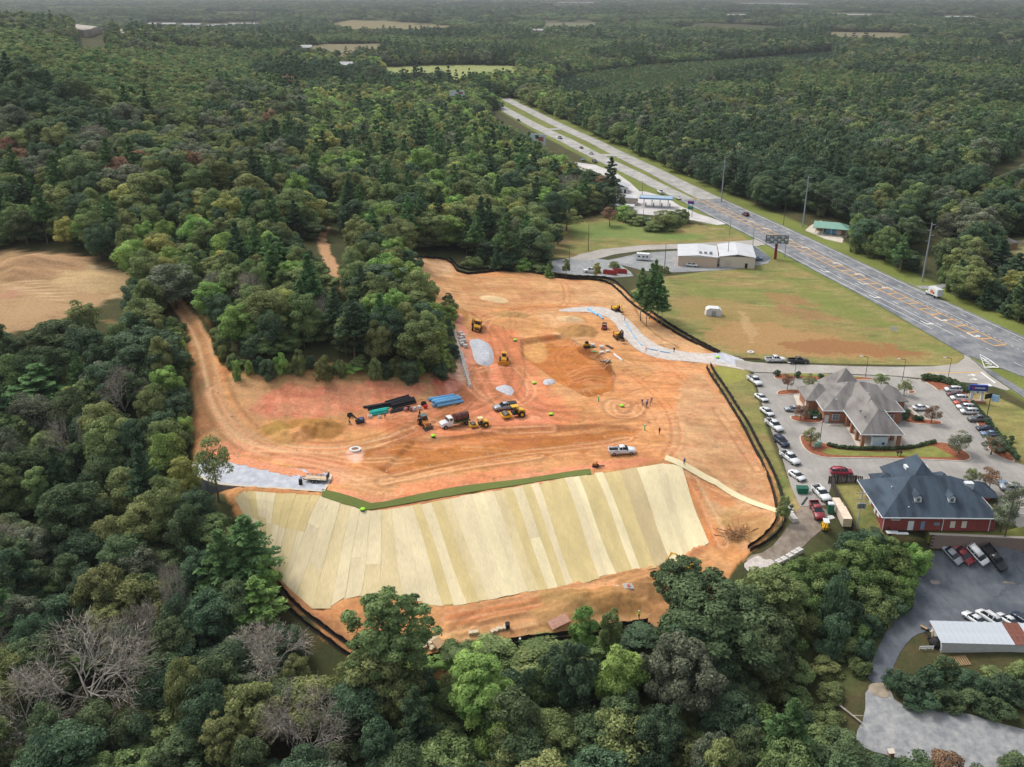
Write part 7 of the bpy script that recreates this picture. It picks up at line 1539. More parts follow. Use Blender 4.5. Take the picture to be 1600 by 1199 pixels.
cd.build('plant_unit', M_STEEL, bk); MB().box((-12.4,4.6,.7),(.12,6,1.4)).box((-13.2,1.6,.7),(1.5,.12,1.4)).build('screen_wall', M_BRK, bk)
MB().box((-6.8,-1.2,.12),(4,1,.1)).build('step', M_CONC, bk)
# ---- red brick building with slate roof
rx, ry = 75.4, 166.8; rb = thing('red_brick_building', 'dark red brick building with a stained slate coloured hip roof and dormers', 'building', (rx, ry, gz(86,172)), R(-1.0))
H2 = 3.3; MB().box((11.3,7.4,H2/2),(22.6,14.8,H2)).box((11.5,17.5,H2/2-.05),(9.5,6,H2-.1)).box((21.6,11,H2/2-.1),(6.5,6,H2-.2)).box((5,16,H2/2-.1),(4,3,H2-.2)).build('wall', M_BRK2, rb)
mr_ = hip(MB(), 0, 22.6, 0, 14.8, H2, 5.4, 'x', .55).build('roof', M_SHD, rb); gutter(0, 22.6, 0, 14.8, H2, rb, .55)
hip(MB(), 6.8, 16.4, 8, 21, H2+.05, 5.9, 'y', .5).build('roof', M_SHD, rb); hip(MB(), 17, 26.4, 8.6, 14.2, H2-.15, 2.2, 'x', .5).build('roof', M_SHD, rb); hip(MB(), 3.2, 7.6, 14, 18, H2-.1, 1.6, 'y', .4).build('roof', M_SHD, rb); hip(MB(), 16.2, 19.4, 14, 18.4, H2-.1, 1.6, 'y', .4).build('roof', M_SHD, rb)
MB().box((20.6,9.6,H2+1.7),(1.7,1.2,2.0)).build('chimney', M_TRIM, rb)
def dormer(x, y, z, s=1.0, face=-1):
    d = MB().box((x, y+.8, z+.55*s), (1.35*s,2.2,1.1*s)); o = d.build('dormer', M_TRIM, rb); r_ = MB(); r_.prism([(x-.95*s,z+1.05*s),(x,z+1.95*s),(x+.95*s,z+1.05*s),(x,z+1.72*s)], y-.5, y+3.0*s); r_.build('dormer_roof', M_SHD, o)
    MB().add([(x-.68*s,y-.31,z+1.08*s),(x+.68*s,y-.31,z+1.08*s),(x,y-.31,z+1.75*s)], [(0,1,2)]).build('gable', M_TRIM, o); MB().box((x,y-.33,z+.6*s),(.62*s,.06,.8*s)).build('dormer_window', M_WIN, o)
dormer(7.3, 2.6, H2+1.9); dormer(14.1, 2.6, H2+1.9); 
for x_ in (9.6,13.2): MB().box((x_,15.0,H2+3.2),(1.2,1.6,1.0)).build('dormer', M_TRIM, rb)
MB().box((5.6,-.04,1.15),(1.15,.1,2.1)).build('door', M_TRIM, rb); MB().box((8.0,-.04,1.2),(.8,.1,1.9)).build('door', mat('blue_door', S(110,134,156), .5), rb); MB().box((.0-.04,5.0,1.1),(.1,1.0,2.1)).build('door', M_TRIM, rb)
MB().box((10.8,-.06,1.6),(1.2,.14,.7)).build('meter_box', mat('box_grey', S(120,130,134), .6), rb)
for x_ in (14.0,16.3): win(rb, x_, -.03, 1.5, .85, 1.35, m=mat('blind', S(206,198,170), .7, var=.05), mull=False)
win(rb, 2.4, -.03, 2.55, 1.6, .28, mull=False); 
for y_ in (3,8,11.5): win(rb, -.03, y_, 1.9, 1.2, .6, 'y', m=M_TRIM, mull=False)
for x_ in (.02,12.0,21.4): MB().box((x_,-.1,H2/2),(.14,.1,H2)).build('downpipe', M_TRIM, rb)
MB().box((1.6,-1.3,.3),(2.4,1.1,.1)).box((3.4,-1.6,.25),(2.6,.8,.1)).build('flat_panels', M_TRIM, rb)
for x_, y_, z_ in ((3.4,6.8,6.2),(3.8,4.9,5.2),(4.6,3.0,4.4),(8.0,.9,3.95),(6.2,2.4,5.0),(18.5,2.9,4.9),(5.2,1.4,4.5),(15.9,2.6,5.1),(12.3,2.6,5.1)): vent(rb, x_, y_, z_-.15, .7)
for i, (px, py) in enumerate(((1448,819),(1457,819),(1514,820),(1526,820))):
    t = put('air_conditioner', ['grey air conditioner leftmost against the red brick wall','pale air conditioner second from the left under the meter box','pale air conditioner left of the last one under the blinds','rightmost air conditioner near the downpipe'][i], 'air conditioner', px, py+1, 0, 1, tilt=False); MB().box((0,0,.45),(.9,.9,.9)).build('case', mat('ac_grey', S(166,174,178), .5), t); MB().tube((0,0,.9),(0,0,.95),.36,.28,16).build('fan_guard', M_DKPL, t)
# ---- white metal shed, lower right
q = atz(1466, 1012, gz(*at(1466,1014)[:2])); q2 = at(1470,1020); sx0, sy0, sz0 = q2.x, q2.y, q2.z
ws = thing('metal_shed', 'long white metal shed with a pale blue roof and rust brown panels', 'shed', (sx0, sy0, sz0-.1), R(-2.5)); MB().box((10,2.6,1.25),(20,5.2,2.5)).build('wall', mat('white_cladding', S(192,194,190), .6, var=.08, scale=1), ws)
M_RW = mat('pale_metal_roof', S(178,184,190), .6, .0, var=.05, scale=.6); M_RR = mat('rusty_metal_roof', S(116,74,62), .85, .0, var=.35, scale=1.5)
for k in range(21):
    x_ = -.3+k*1.0; sl = R(3.5); mt = M_RR if 12.6 <= x_ <= 15.4 else M_RW; o = MB().box((0,0,0),(.985,6.0,.06)).box((.47,0,.05),(.06,6.0,.06)).build('roof_panel', mt, ws, (x_+.3, 2.6, 2.72)); o.rotation_euler = (sl,0,0)
MB().box((-.03,2.6,2.2),(.06,5.3,.5)).build('gable_trim', M_RR, ws)
t = put('pallet_stack', 'two grey wooden pallets lying behind the white shed on the grass', 'pallets', 1497, 1034, 5, 1)
for k in range(9): MB().box((-1.5+k*.4,0,.2),(.2,2.2,.06)).build('slat', M_PAL, t)
t = put('junk_pile', 'pile of boards and dark junk at the left corner of the white shed', 'junk pile', 1454, 990, 20, 1)
for k in range(9): MB().box((random.uniform(-1.5,1.5),random.uniform(-1,1),.2+.12*k),(random.uniform(1,2.2),.4,.12),rz=random.uniform(0,3)).build('board', [M_PAL,M_DKPL,M_RR,M_CONC][k%4], t)
t = put('rail_barrier', 'white rail frame beside the dark junk at the shed corner', 'barrier', 1447, 1016, 0, 1); 
for k in (-1.2,0,1.2): MB().box((k,0,.45),(.1,.1,.9)).build('post', M_TRIM, t)
MB().box((0,0,.9),(2.6,.1,.12)).box((0,0,.45),(2.6,.1,.12)).build('rail', M_TRIM, t)
t = put('tarp_heap', 'dark tarpaulin covered heap with a yellow tub beside the shed wall', 'tarp heap', 1462, 1008, 0, 1); MB().ball((0,0,.6),1.3,9,5,(1,1,.8)).build('tarpaulin', M_DKPL, t); MB().cyl((1.6,-.6,0),(1.6,-.6,.7),.35,10).build('tub', M_CATY, t)
t = put('small_chimney', 'small salmon pink brick post at the bottom edge by the gravel yard', 'brick post', 1391, 1188, 0, 1); MB().box((0,0,1.1),(.8,.8,2.2)).build('post', mat('salmon_brick', S(196,128,110), .9, var=.15), t); MB().box((0,0,2.25),(1.0,1.0,.14)).build('cap_stone', M_CONC, t)
# ---- warehouses of the upper lot
wa = at(1126, 419); wt = thing('tan_warehouse', 'tan warehouse with white membrane roof, its left half longer', 'building', (wa.x, wa.y, wa.z-.2), R(-9)); M_TAN = mat('tan_block', S(200,178,158), .85, var=.06); M_WRF = mat('white_membrane', S(190,192,194), .6, var=.08, scale=.3)
MB().box((-9,9,2.2),(15,18,4.4)).build('wall', M_TAN, wt); MB().prism([(-16.8,4.4),(-9,5.0),(-1.2,4.4),(-1.2,4.25),(-16.8,4.25)], -.3, 18.3).build('roof', M_WRF, wt)
for k in range(3): MB().box((-8+k*2,3.5,5.2),(1.1,1.0,.8)).build('roof_unit', M_STEEL, wt)
wb_ = at(1150, 420); w2 = thing('pale_warehouse', 'pale warehouse with gabled white roof beside the tan one', 'building', (wb_.x+.5, wb_.y+1.0, wb_.z-.2), R(-9)); MB().box((0,9.5,2.3),(13.5,19,4.6)).build('wall', mat('pale_block', S(206,196,184), .85, var=.05), w2); MB().prism([(-7,4.6),(0,5.7),(7,4.6),(7,4.42),(0,5.5),(-7,4.42)], -.4, 19.4).build('roof', M_WRF, w2)
MB().box((-3.6,-.05,1.6),(2.6,.1,3.0)).build('roller_door', M_CONC, w2); MB().box((3.5,-.05,1.1),(1,.1,2.1)).build('door', M_DKPL, w2)
for (px, py, w_, d_, h_, c_, lb, nm) in ((1070,413,3.2,6,2.7,S(190,196,202),'white box trailer against the tan warehouse','box_trailer'),(1112,414,7.5,2.6,2.9,S(168,180,176),'grey green storage trailer in front of the warehouses','storage_trailer')):
    t = put(nm, lb, 'trailer', px, py, -9, 1, tilt=False); MB().box((0,0,.6+h_/2),(w_,d_,h_)).build('box', mat('trl_'+nm, c_, .5, var=.05), t); MB().box((0,0,.6+h_+.05),(w_-.1,d_-.1,.06)).build('roof', M_WRF, t)
    for sy in (-1,1): wheel(t, -.4, sy*(d_/2-.1), .4, .25)
t = put('tarp', 'teal tarpaulin bundle between the storage trailer and the pale warehouse', 'tarpaulin', 1131, 414, 0, 1); MB().ball((0,0,.6),1.3,8,5,(1.2,.8,.8)).build('cover', M_PTE, t)
t = put('orange_drum', 'orange drum against the pale warehouse wall', 'drum', 1141, 415, 0, 1); MB().cyl((0,0,0),(0,0,1.3),.5,10).build('shell', PC['orange'], t); MB().cyl((0,0,1.3),(0,0,1.36),.4,10).build('lid', M_DKPL, t)
for (px, py, rz, lb) in ((953,429,-15,'open red dumpster left of the closed red container'),(968,427,8,'closed red container beside the open dumpster')):
    t = put('red_dumpster', lb, 'dumpster', px, py, rz, 1); op = 'open' in lb; m_ = mat('dumpster_red', S(160,50,46), .6, var=.15)
    if op: MB().box((0,-1.1,.8),(5,.1,1.3)).box((0,1.1,.8),(5,.1,1.3)).box((-2.5,0,.8),(.1,2.2,1.3)).box((2.5,0,.8),(.1,2.2,1.3)).box((0,0,.2),(5,2.2,.1)).build('tub', m_, t); MB().box((0,0,.7),(4.6,2,.8),taper=.8).build('rubble', M_BALE, t)
    else: MB().box((0,0,1.2),(4.4,2.3,2.2)).build('box', mat('container_red', S(178,84,78), .6, var=.1), t)
    rib = MB()
    for k in range(6): rib.box((-2.1+k*.84,-1.2,.9),(.1,.08,1.3))
    rib.build('ribs', m_, t)['kind'] = 'stuff'
t = put('camper_trailer', 'white camper trailer parked beside the kerb of the upper lot', 'camper', 1005, 407, -15, 1, tilt=False); MB().prism([(-3,.5),(-3.1,2.2),(-2.7,2.9),(2.4,2.9),(3.1,2.0),(3,.5)], -1.2, 1.2).build('body', PC['white'], t); 
for k in (-1.6,.2,1.6): MB().box((k,-1.22,1.8),(.8,.05,.6)).build('window', M_GLASS, t)
for sy in (-1,1): wheel(t, 0, sy*1.1, .35, .22)
for x_, y_, w_, lb in ((960,413,17,'round reddish bush left of the camper'),(1007,396,16,'round dark bush behind the camper'),(1030,418,17,'left one of the two bushes on the upper concrete lot'),(1041,421,11,'smaller right one of the two bushes on the upper concrete lot')): vine_mound(x_, y_, w_, 2.6, 'olive', lb, 'round_bush', 'bush')
t = put('white_storage_tent', 'white plastic storage shelter standing alone on the grass field', 'storage shelter', 1114, 492, -4, 1); MB().prism([(-2.6,0),(-2.5,2.0),(-1.6,2.6),(1.6,2.6),(2.5,2.0),(2.6,0)], -1.6, 1.6).build('shell', mat('white_vinyl', S(206,208,208), .5, var=.05, bump=.1), t); MB().box((0,-1.62,.9),(1.4,.04,1.7)).build('door_flap', PC['silver'], t)
t = thing('round_manhole', 'round white manhole cover on the grass field beside the side road', 'manhole', tuple(at(1173,551))); MB().tube((0,0,0),(0,0,.3),1.0,.55,20).build('ring', M_PVC, t); MB().cyl((0,0,0),(0,0,.2),.55,16).build('cover', M_STEEL, t)
t = put('straw_wattle', 'brown straw wattle roll at the corner of the side road', 'straw roll', 1171, 561, 0, 1); MB().cyl((-3,0,.25),(3,0,.25),.28,10).build('roll', mat('straw_roll', S(156,128,84), .95, var=.3), t); MB().cyl((-3.02,0,.25),(-3.06,0,.25),.2,8).build('end_tie', M_DKPL, t)
# ---- store, fuel canopy, green roof shed, far billboards
t = put('small_store', 'small white gabled store beside the highway', 'building', 966, 302, -14, 1, tilt=False); MB().box((0,3.5,1.6),(9,7,3.2)).build('wall', mat('store_white', S(206,208,210), .7), t); MB().prism([(-5,3.1),(0,5.2),(5,3.1),(0,4.9)], -.4, 7.4).build('roof', M_WRF, t); MB().box((0,8.5,1.5),(8,3,3)).build('annex', M_DKPL, t)
for k in (-2.5,1.5): win(t, k, -.03, 1.6, 1.3, 1.2)
MB().box((3.6,-.05,1.1),(1,.1,2.1)).build('door', M_DKPL, t)
t = put('fuel_canopy', 'long blue edged fuel station canopy beside the highway', 'fuel station', 1024, 325, -12, 1, tilt=False); MB().box((0,3,4.6),(16,7,.5)).build('canopy', mat('canopy_top', S(150,170,186), .5, var=.15, scale=.3), t); MB().box((0,-.58,4.6),(16.2,.12,.7)).box((0,6.58,4.6),(16.2,.12,.7)).box((8.1,3,4.6),(.12,7,.7)).box((-8.1,3,4.6),(.12,7,.7)).build('fascia', mat('canopy_blue', S(96,146,186), .6), t)
for k in (-6,-2,2,6): MB().box((k,3,2.2),(.4,.4,4.4)).build('column', M_TRIM, t); MB().box((k+.9,3,.9),(.6,1.1,1.8)).build('fuel_pump', M_STEEL, t)
MB().box((-13,6,1.9),(7,7,3.6)).build('shop', M_CONC, t); MB().box((-13,6,3.78),(7.3,7.3,.14)).build('shop_roof', M_WRF, t)
t = put('stacked_racks', 'low white roofed shed with dark racks beside the forecourt', 'shed', 975, 330, -12, 1, tilt=False); MB().box((0,2,1.2),(9,5,2.4)).build('wall', M_CONC, t); MB().box((0,2,2.5),(9.6,5.6,.16)).build('roof', M_WRF, t)
for k in range(6): MB().box((-3.6+k*1.4,-1.0,.6),(.9,.9,1.2)).build('rack', M_DKPL, t)
t = put('highway_sign', 'tall red white and blue roadside sign beside the fuel canopy', 'sign', 1078, 340, -14, 1, tilt=False); MB().box((-.9,0,3.5),(.25,.25,7)).box((.9,0,3.5),(.25,.25,7)).build('post', M_STEEL, t); MB().box((0,-.05,7.2),(3,.4,1.4)).build('panel', mat('sign_blue', S(40,80,170), .4), t); MB().box((0,-.28,7.6),(2.6,.05,.5)).build('panel_band', mat('sign_red', S(190,50,40), .4), t); MB().box((0,-.05,4.6),(2.6,.35,1.4)).build('lower_panel', mat('sign_green', S(50,120,110), .4), t)
g = at(1298, 366); gs = thing('green_roof_shed', 'open sided produce stand with a pale green gabled roof', 'building', (g.x, g.y, g.z), R(-22)); M_GRN = mat('green_metal_roof', S(124,164,148), .45, .1, var=.06, scale=.5)
hip(MB(), -7, 7, -3.5, 4.5, 3.3, 2.0, 'x', .6, True, False).build('roof', M_GRN, gs); MB().box((0,4.3,1.6),(13.5,.2,3.2)).box((5.2,1.5,1.6),(3,5,3.1)).build('wall', mat('stand_wall', S(150,120,96), .85, var=.2), gs); MB().box((0,-.2,1.4),(4,2,1.9)).build('mural', mat('mural_blue', S(96,150,196), .6, var=.35, scale=1), gs); MB().box((3.3,-.3,1.3),(2.4,2,1.8)).build('mural', mat('mural_white', S(200,180,180), .6, var=.3, scale=2), gs)
for k in (-6.5,-3.2,.2,3.5,6.5): MB().box((k,-3.2,1.6),(.2,.2,3.2)).build('post', M_TRIM, gs)
MB().box((0,0,.08),(14,8,.16)).build('slab', M_CONC, gs)
def billboard(px, py, rz, hh, w_, ph, label, m_post, lattice, sc_=1.0, single=True):
    t = put('billboard', label, 'billboard', px, py, rz, sc_, tilt=False); MB().cyl((0,0,-.5),(0,0,hh),.55,16).build('pole', m_post, t)
    if lattice:
        f = MB()
        for sy in (-.7,.7):
            for k in range(7): f.box((-w_/2+w_*k/6,sy,hh+ph/2),(.16,.16,ph))
            for k in range(4): f.box((0,sy,hh+ph*k/3),(w_,.16,.16))
        f.box((0,0,hh),(w_,1.5,.12)); f.build('frame', M_DKPL, t)
        for k in range(6):
            for j_ in range(3): MB().box((-w_/2+w_*(k+.5)/6,-.82,hh+ph*(j_+.5)/3),(w_/6-.3,.06,ph/3-.3)).build('panel', [mat('bb_pale', S(176,186,190), .6, var=.1), mat('bb_grey', S(110,120,126), .6, var=.1)][(k+j_) % 2], t)
        MB().box((0,-1.3,hh+.1),(w_*.9,.7,.08)).build('catwalk', M_STEEL, t)
    else: MB().box((0,0,hh+ph/2),(w_,.7,ph)).build('panel', mat('bb_white', S(196,204,208), .5, var=.05), t); MB().box((w_*.25,-.38,hh+ph*.55),(w_*.3,.05,ph*.4)).build('print', mat('bb_print', S(150,90,90), .6), t)
    return t
billboard(1211,405,-6,6.6,8.6,3.0,'large double sided billboard frame on a dark red pole beside the highway',mat('red_pole', S(130,24,40), .5),True)
for k, (px, py) in enumerate(((714,160),)):
    tt_, ss_ = 690, -60; x, y = hw(tt_, ss_); p = at(714,150,14); t = billboard(714,150,-10,12,13,4.5,'distant white billboard standing above the trees at the highway bend',M_STEEL,False); t.location = (p.x, p.y, gz(p.x,p.y)+2)
p = at(838,222,9); t = billboard(838,222,-14,7,12,7,'blank white hoarding over the trees beside the near carriageway',M_STEEL,False); t.location = (p.x, p.y, gz(p.x,p.y))
# ---- bank sign with its lettering, second sign, small signs
t = put('bank_sign', 'blue and white roadside bank sign with a red emblem on a brick base', 'sign', 1524, 629, -8, 1, tilt=False); M_SB = mat('sign_bank_blue', S(46,66,140), .4)
MB().box((0,0,.35),(4.6,1.6,.7)).build('base', M_BRK, t); MB().box((-1.3,0,1.9),(.6,.5,2.5)).box((1.3,0,1.9),(.6,.5,2.5)).box((0,0,3.0),(3.2,.5,.6)).build('frame', M_TRIM, t); pn = MB().box((0,0,4.2),(4.6,.7,1.6)).build('panel', M_SB, t)
MB().box((-1.3,-.38,4.25),(.5,.05,.5),ry=.78).build('emblem', mat('emblem_red', S(190,40,70), .5), pn)
for k in range(8): MB().box((-.75+k*.32,-.38,4.2+(.03 if k % 3 == 0 else 0)),(.2,.05,.34 if k % 3 else .42)).build('letter', M_TRIM, pn)
MB().cyl((0,-.29,3.0),(0,-.26,3.0),.25,10).build('emblem', M_SB, t)
t = put('pole_sign', 'small black and light blue panel sign on a thin pole right of the bank sign', 'sign', 1541, 655, -8, 1, tilt=False); MB().cyl((0,0,0),(0,0,5.8),.1,8).build('pole', M_DKPL, t); MB().box((-.5,.2,6.2),(2.2,.2,1.3),rz=.5).build('panel', M_DKPL, t); MB().box((1.1,-.1,5.8),(1.7,.2,1.7),rz=-.5).build('panel', mat('pale_blue_sign', S(150,186,214), .4), t)
t = put('field_sign', 'small white real estate sign standing on the grass field', 'sign', 1396, 519, -15, 1); MB().box((-.8,0,.6),(.1,.1,1.2)).box((.8,0,.6),(.1,.1,1.2)).build('post', M_TRIM, t); MB().box((0,-.03,1.2),(2,.08,1.4)).build('panel', M_PVC, t)
t = put('white_slab', 'white rectangular cover lying on the grass by the bank sign', 'cover', 1539, 603, 0, 1); MB().box((0,0,.12),(3.4,1.6,.24)).build('slab', M_TRIM, t); MB().box((0,0,.26),(.4,.4,.05)).build('hatch', M_STEEL, t)
for i, (px, py) in enumerate(((1402,714),(1407,714))): t = put('mailbox', ['left black mailbox at the lawn edge of the long island','right black mailbox at the lawn edge of the long island'][i], 'mailbox', px, py, 0, 1); MB().box((0,0,.55),(.12,.12,1.1)).build('post', M_DKPL, t); MB().box((0,0,1.2),(.4,.6,.4)).build('box', M_DKPL, t)
for i, (px, py) in enumerate(((1274,699),(1279,698))): t = put('utility_cabinet', ['left pale green utility cabinet in the mulch','right taller pale green utility cabinet in the mulch'][i], 'utility cabinet', px, py, 10, 1); MB().box((0,0,.6),(1,1,1.2+.3*i)).build('case', mat('cabinet_green', S(150,180,164), .6), t); MB().box((0,-.52,.6),(.8,.04,.9)).build('door', mat('cabinet_door', S(130,160,146), .6), t)
# shrubs on the beds: box hedge of separate bushes
bush = {}
for i in range(3):
    cm, _ = broadleaf(600+i, 1.1, .6, -.1, 16, .13, 420, (.3,.45)); cm.materials.append(LM['deep']); bush[i] = cm
def shrub(px, py, s, tone, label, group): 
    p = at(px, py); t = thing('shrub', label, 'shrub', (p.x, p.y, p.z+.2), random.random()*6, group); t.scale = (s,s,s); objm('foliage', bush[random.randrange(3)], t, m=LM[tone])
hp = smooth_line(np.array(zz("535,548 560,558 620,566 700,572 850,572 960,568 1050,548 1110,535", 1140, 540, 3.476)), 1); hp = densify(hp, 4.6)
for q in hp: shrub(q[0], q[1], .85, 'dark', 'small clipped round shrub in the line along the long kerb island', 'shrubs lining the long kerb island')
for x_, y_, s_, lb in ((1214,588,1.5,'round dark shrub at the left end of the top lawn strip'),(1247,591,1.5,'round dark shrub second along the top lawn strip'),(1283,592,1.4,'round dark shrub third along the top lawn strip')): shrub(x_, y_, s_, 'deep', lb, None)
for x_, y_ in ((1264,650),(1270,650),(1276,650),(1266,655),(1273,656),(1280,655),(1414,652),(1414,658),(1418,650),(1430,658),(1437,658)): shrub(x_, y_, 1.3, 'deep', 'dark shrub in the mulch bed against the bank', 'shrubs in the beds against the bank')
for k in range(26): x_ = 1442+k*2.8; y_ = 594+(k/26)**2*22+random.uniform(-1,1); shrub(x_, y_, 1.5, 'dark', 'shrub in the curving hedge above the right row of cars', 'shrubs in the curving hedge')
for k in range(24): x_ = 1519+k*3.0; y_ = 634+k*3.7; shrub(x_, y_, 1.1, 'deep', 'shrub in the mulch strip beside the right row of cars', 'shrubs in the right mulch strip')
for k in range(14): shrub(1548+random.uniform(0,34), 690+random.uniform(0,24), 1.2, 'dark', 'dark shrub on the lower right mulch corner', 'shrubs on the lower right mulch corner')
# ---- fences, walls, poles
def plank_fence(label, s_, hh, m, name='wooden_fence'):
    ln = densify(W(s_), 2.4); o0 = Vector((*ln[0], gz(*ln[0]))); t = thing(name, label, 'fence', tuple(o0)); bm_ = MB().box((0,0,hh/2),(.28,.04,hh)).mesh('board', m); c = 0
    for i in range(len(ln)-1):
        a, b = ln[i], ln[i+1]; d = b-a; rz = math.atan2(d[1], d[0]); q = a-np.array([o0.x,o0.y]); MB().box((0,0,hh/2),(.12,.12,hh+.1)).build('post', m, t, (q[0],q[1],gz(*a)-o0.z), rz); k = max(1, int(np.linalg.norm(d)/.3))
        for j_ in range(k):
            if c > 280: break
            r_ = a+d*(j_+.5)/k; objm('board', bm_, t, (r_[0]-o0.x, r_[1]-o0.y, gz(*r_)-o0.z+random.uniform(-.03,.03)), rz); c += 1
    return t
M_DWD = mat('dark_weathered_wood', S(70,62,58), .95, var=.25, scale=2)
plank_fence('dark weathered board fence in front of the crimson car', "1294,756 1336,755 1347,757", 1.9, M_DWD); plank_fence('dark board fence down the left side of the small lawn', "1299,757 1310,785 1322,810 1332,832", 1.7, M_DWD); plank_fence('dark board fence from the red building corner down to the wall', "1380,822 1392,842", 1.6, M_DWD)
q0, q1 = at(1452,856), at(1640,868); t = thing('block_retaining_wall', 'long brown block retaining wall above the dark lower lot', 'retaining wall', tuple(q0)); ln = math.hypot(q1.x-q0.x, q1.y-q0.y); rz = math.atan2(q1.y-q0.y, q1.x-q0.x); t.rotation_euler = (0,0,rz)
M_BW = mat('brown_block', S(132,116,106), .95, var=.25, scale=1.2); zt_ = atz(1450,838,gz(*q0[:2])).z; bm_ = MB().box((0,0,.2),(.97,.5,.37)).mesh('block', M_BW); WH_ = 3.4; nrow = 8
nb_ = int(ln/1.0); cnt = 0; rest_ = MB()
for r_ in range(nrow):
    for j_ in range(nb_):
        pos = (j_+.5+(.5 if r_ % 2 else 0), random.uniform(-.03,.03), r_*.4)
        if cnt < 290: objm('block', bm_, t, pos); cnt += 1
        else: rest_.box((pos[0],pos[1],pos[2]+.2),(.97,.5,.37))
o = rest_.build('blocks', M_BW, t); o['kind'] = 'stuff'; MB().box((nb_/2,.1,nrow*.4+.05),(nb_+1,.7,.12)).build('coping', M_CONC, t)
MB().box((nb_/2,3.2,nrow*.4-1.2),(nb_+1,5.6,2.4)).build('backfill', M_LAWN, t)
def pole(px, py, hh, r_, label, m=M_STEEL, arms=0, name='utility_pole', top=None, lean=0, lamp=False, cat='utility pole'):
    p = at(px, py); t = thing(name, label, cat, tuple(p)); MB().cyl((0,0,-.5),(lean,0,hh),r_,10,r_*.55).build('shaft', m, t); c = Vector((math.cos(1.35), math.sin(1.35), 0)); d_ = Vector((HN[0], HN[1], 0))
    for k in range(arms): z_ = hh-.8-k*2.0; MB().cyl((lean*z_/hh,0,z_),(lean*z_/hh+d_.x*(-1.6 if k % 2 else 1.6),d_.y*(-1.6 if k % 2 else 1.6),z_+.25),.11,6).build('insulator_arm', m, t)
    if lamp: MB().cyl((0,0,hh),(-1.8,-.3,hh+.5),.07,6).build('lamp_arm', m, t); MB().box((-2,-.3,hh+.45),(.8,.3,.15)).build('lamp', M_TRIM, t)
    return t
tp = []
for (px, py, hh, lb) in ((1441,440,22,'tall grey steel power pole nearest on the far verge'),(1254,355,23,'tall grey steel power pole beside the green roof shed'),(1127,316,23,'distant grey steel power pole in front of the wood')): tp.append(pole(px, py, hh, .38, lb, mat('pole_steel', S(150,158,164), .5, .4, var=.05), 4, 'power_pole'))
M_WPOLE = mat('wood_pole', S(92,80,70), .95, var=.2)
for (px, py, hh, lb, lm) in ((1397,412,8.5,'short grey pole at the wood edge between the steel poles',False),(1224,352,9,'short wooden pole left of the steel pole by the green shed',False),(919,392,11,'wooden pole standing at the edge of the upper meadow',False),(1038,426,11,'wooden pole beside the two bushes on the concrete lot',False),(1136,412,9,'thin pole against the pale warehouse',False),(1140,368,8,'white lamp pole at the tip of the upper meadow',True),(1176,384,8.5,'white lamp pole at the mouth of the upper access road',True),(1226,402,8,'thin lamp pole right of the large billboard',True),(1003,310,9,'dark pole beside the store forecourt',False),(1004,357,9,'pole in the bushes below the fuel canopy',False),(1567,852,12,'brown wooden pole on the block retaining wall',False),(889,420,8,'thin pole by the upper gravel lot',False)):
    pole(px, py, hh, .16, lb, M_STEEL if lm else M_WPOLE, 0, 'street_lamp' if lm else 'utility_pole', lamp=lm, cat='street lamp' if lm else 'utility pole')
for (px, py, lb) in ((1240,600,'thin dark lot lamp left of the bank'),(1281,690,'thin dark lot lamp beside the utility cabinets'),(1410,594,'thin lot lamp behind the bank'),(1352,590,'lot lamp behind the bank roof'),(1481,592,'lot lamp at the top of the hedge')): pole(px, py, 6, .09, lb, M_DKPL, 0, 'lot_lamp', lamp=True, cat='lamp')
t = pole(1339,826,9,.16,'pole with grey transformers standing on the small lawn',mat('pale_pole', S(170,170,165), .7),0,'transformer_pole'); 
for k in (-.6,0,.6): MB().cyl((k,-.4,5.0),(k,-.4,6.1),.3,10).build('transformer', M_STEEL, t)
MB().box((0,0,8.2),(2.6,.12,.12)).box((0,0,6.9),(2.2,.12,.12)).build('cross_arm', M_STEEL, t)
def wire(a, b, sag, name='power_line', lb='thin sagging power line between the steel poles', n_=14, r_=.045, grp=None):
    m_ = MB(); a = Vector(a); b = Vector(b); pr = a
    for k in range(1, n_+1):
        f = k/n_; q = a.lerp(b, f); q.z -= sag*4*f*(1-f); m_.cyl(pr-a, q-a, r_, 4, caps=False); pr = q
    o = m_.build(name, M_DKPL, None, a); tag(o, lb, 'power line', grp)
L0 = [p.location.copy() for p in tp]; nxt = L0[0]+(L0[0]-L0[1])*1.0; far2 = L0[2]+(L0[2]-L0[1])*1.2
for z_, sg in ((21.3,1),(19.3,-1),(17.4,1)):
    o_ = Vector((HN[0]*1.6*sg, HN[1]*1.6*sg, z_))
    for a, b in ((L0[1], L0[0]), (L0[0], nxt), (L0[2], L0[1]), (far2, L0[2])): wire(a+o_, b+o_, 2.2, grp='power lines strung along the highway poles')
# yard things
t = put('cargo_container', 'long rust streaked cream cargo container on the muddy yard', 'container', 1313, 806, 0, 1, tilt=False); ca, cb_ = at(1306,786), at(1322,830); t.location = (ca+cb_)/2+Vector((0,0,.1)); t.rotation_euler = (0,0,math.atan2(cb_.y-ca.y, cb_.x-ca.x)); t.scale = ((cb_-ca).length/12.2,)*3; M_CT = mat('cream_container', S(216,202,184), .6, var=.12, scale=1); MB().box((0,0,1.4),(12,2.45,2.6)).build('shell', M_CT, t); MB().box((0,0,2.73),(12.1,2.5,.08)).build('roof', mat('rusty_cream', S(214,192,170), .7, var=.2, scale=.8), t); rb_ = MB()
for k in range(24):
    for sy in (-1,1): rb_.box((-5.6+k*.49,sy*1.25,1.4),(.2,.06,2.4))
rb_.build('ribs', M_CT, t)['kind'] = 'stuff'; MB().box((6.03,0,1.4),(.08,2.3,2.4)).build('door', mat('cream_door', S(196,176,140), .6), t)
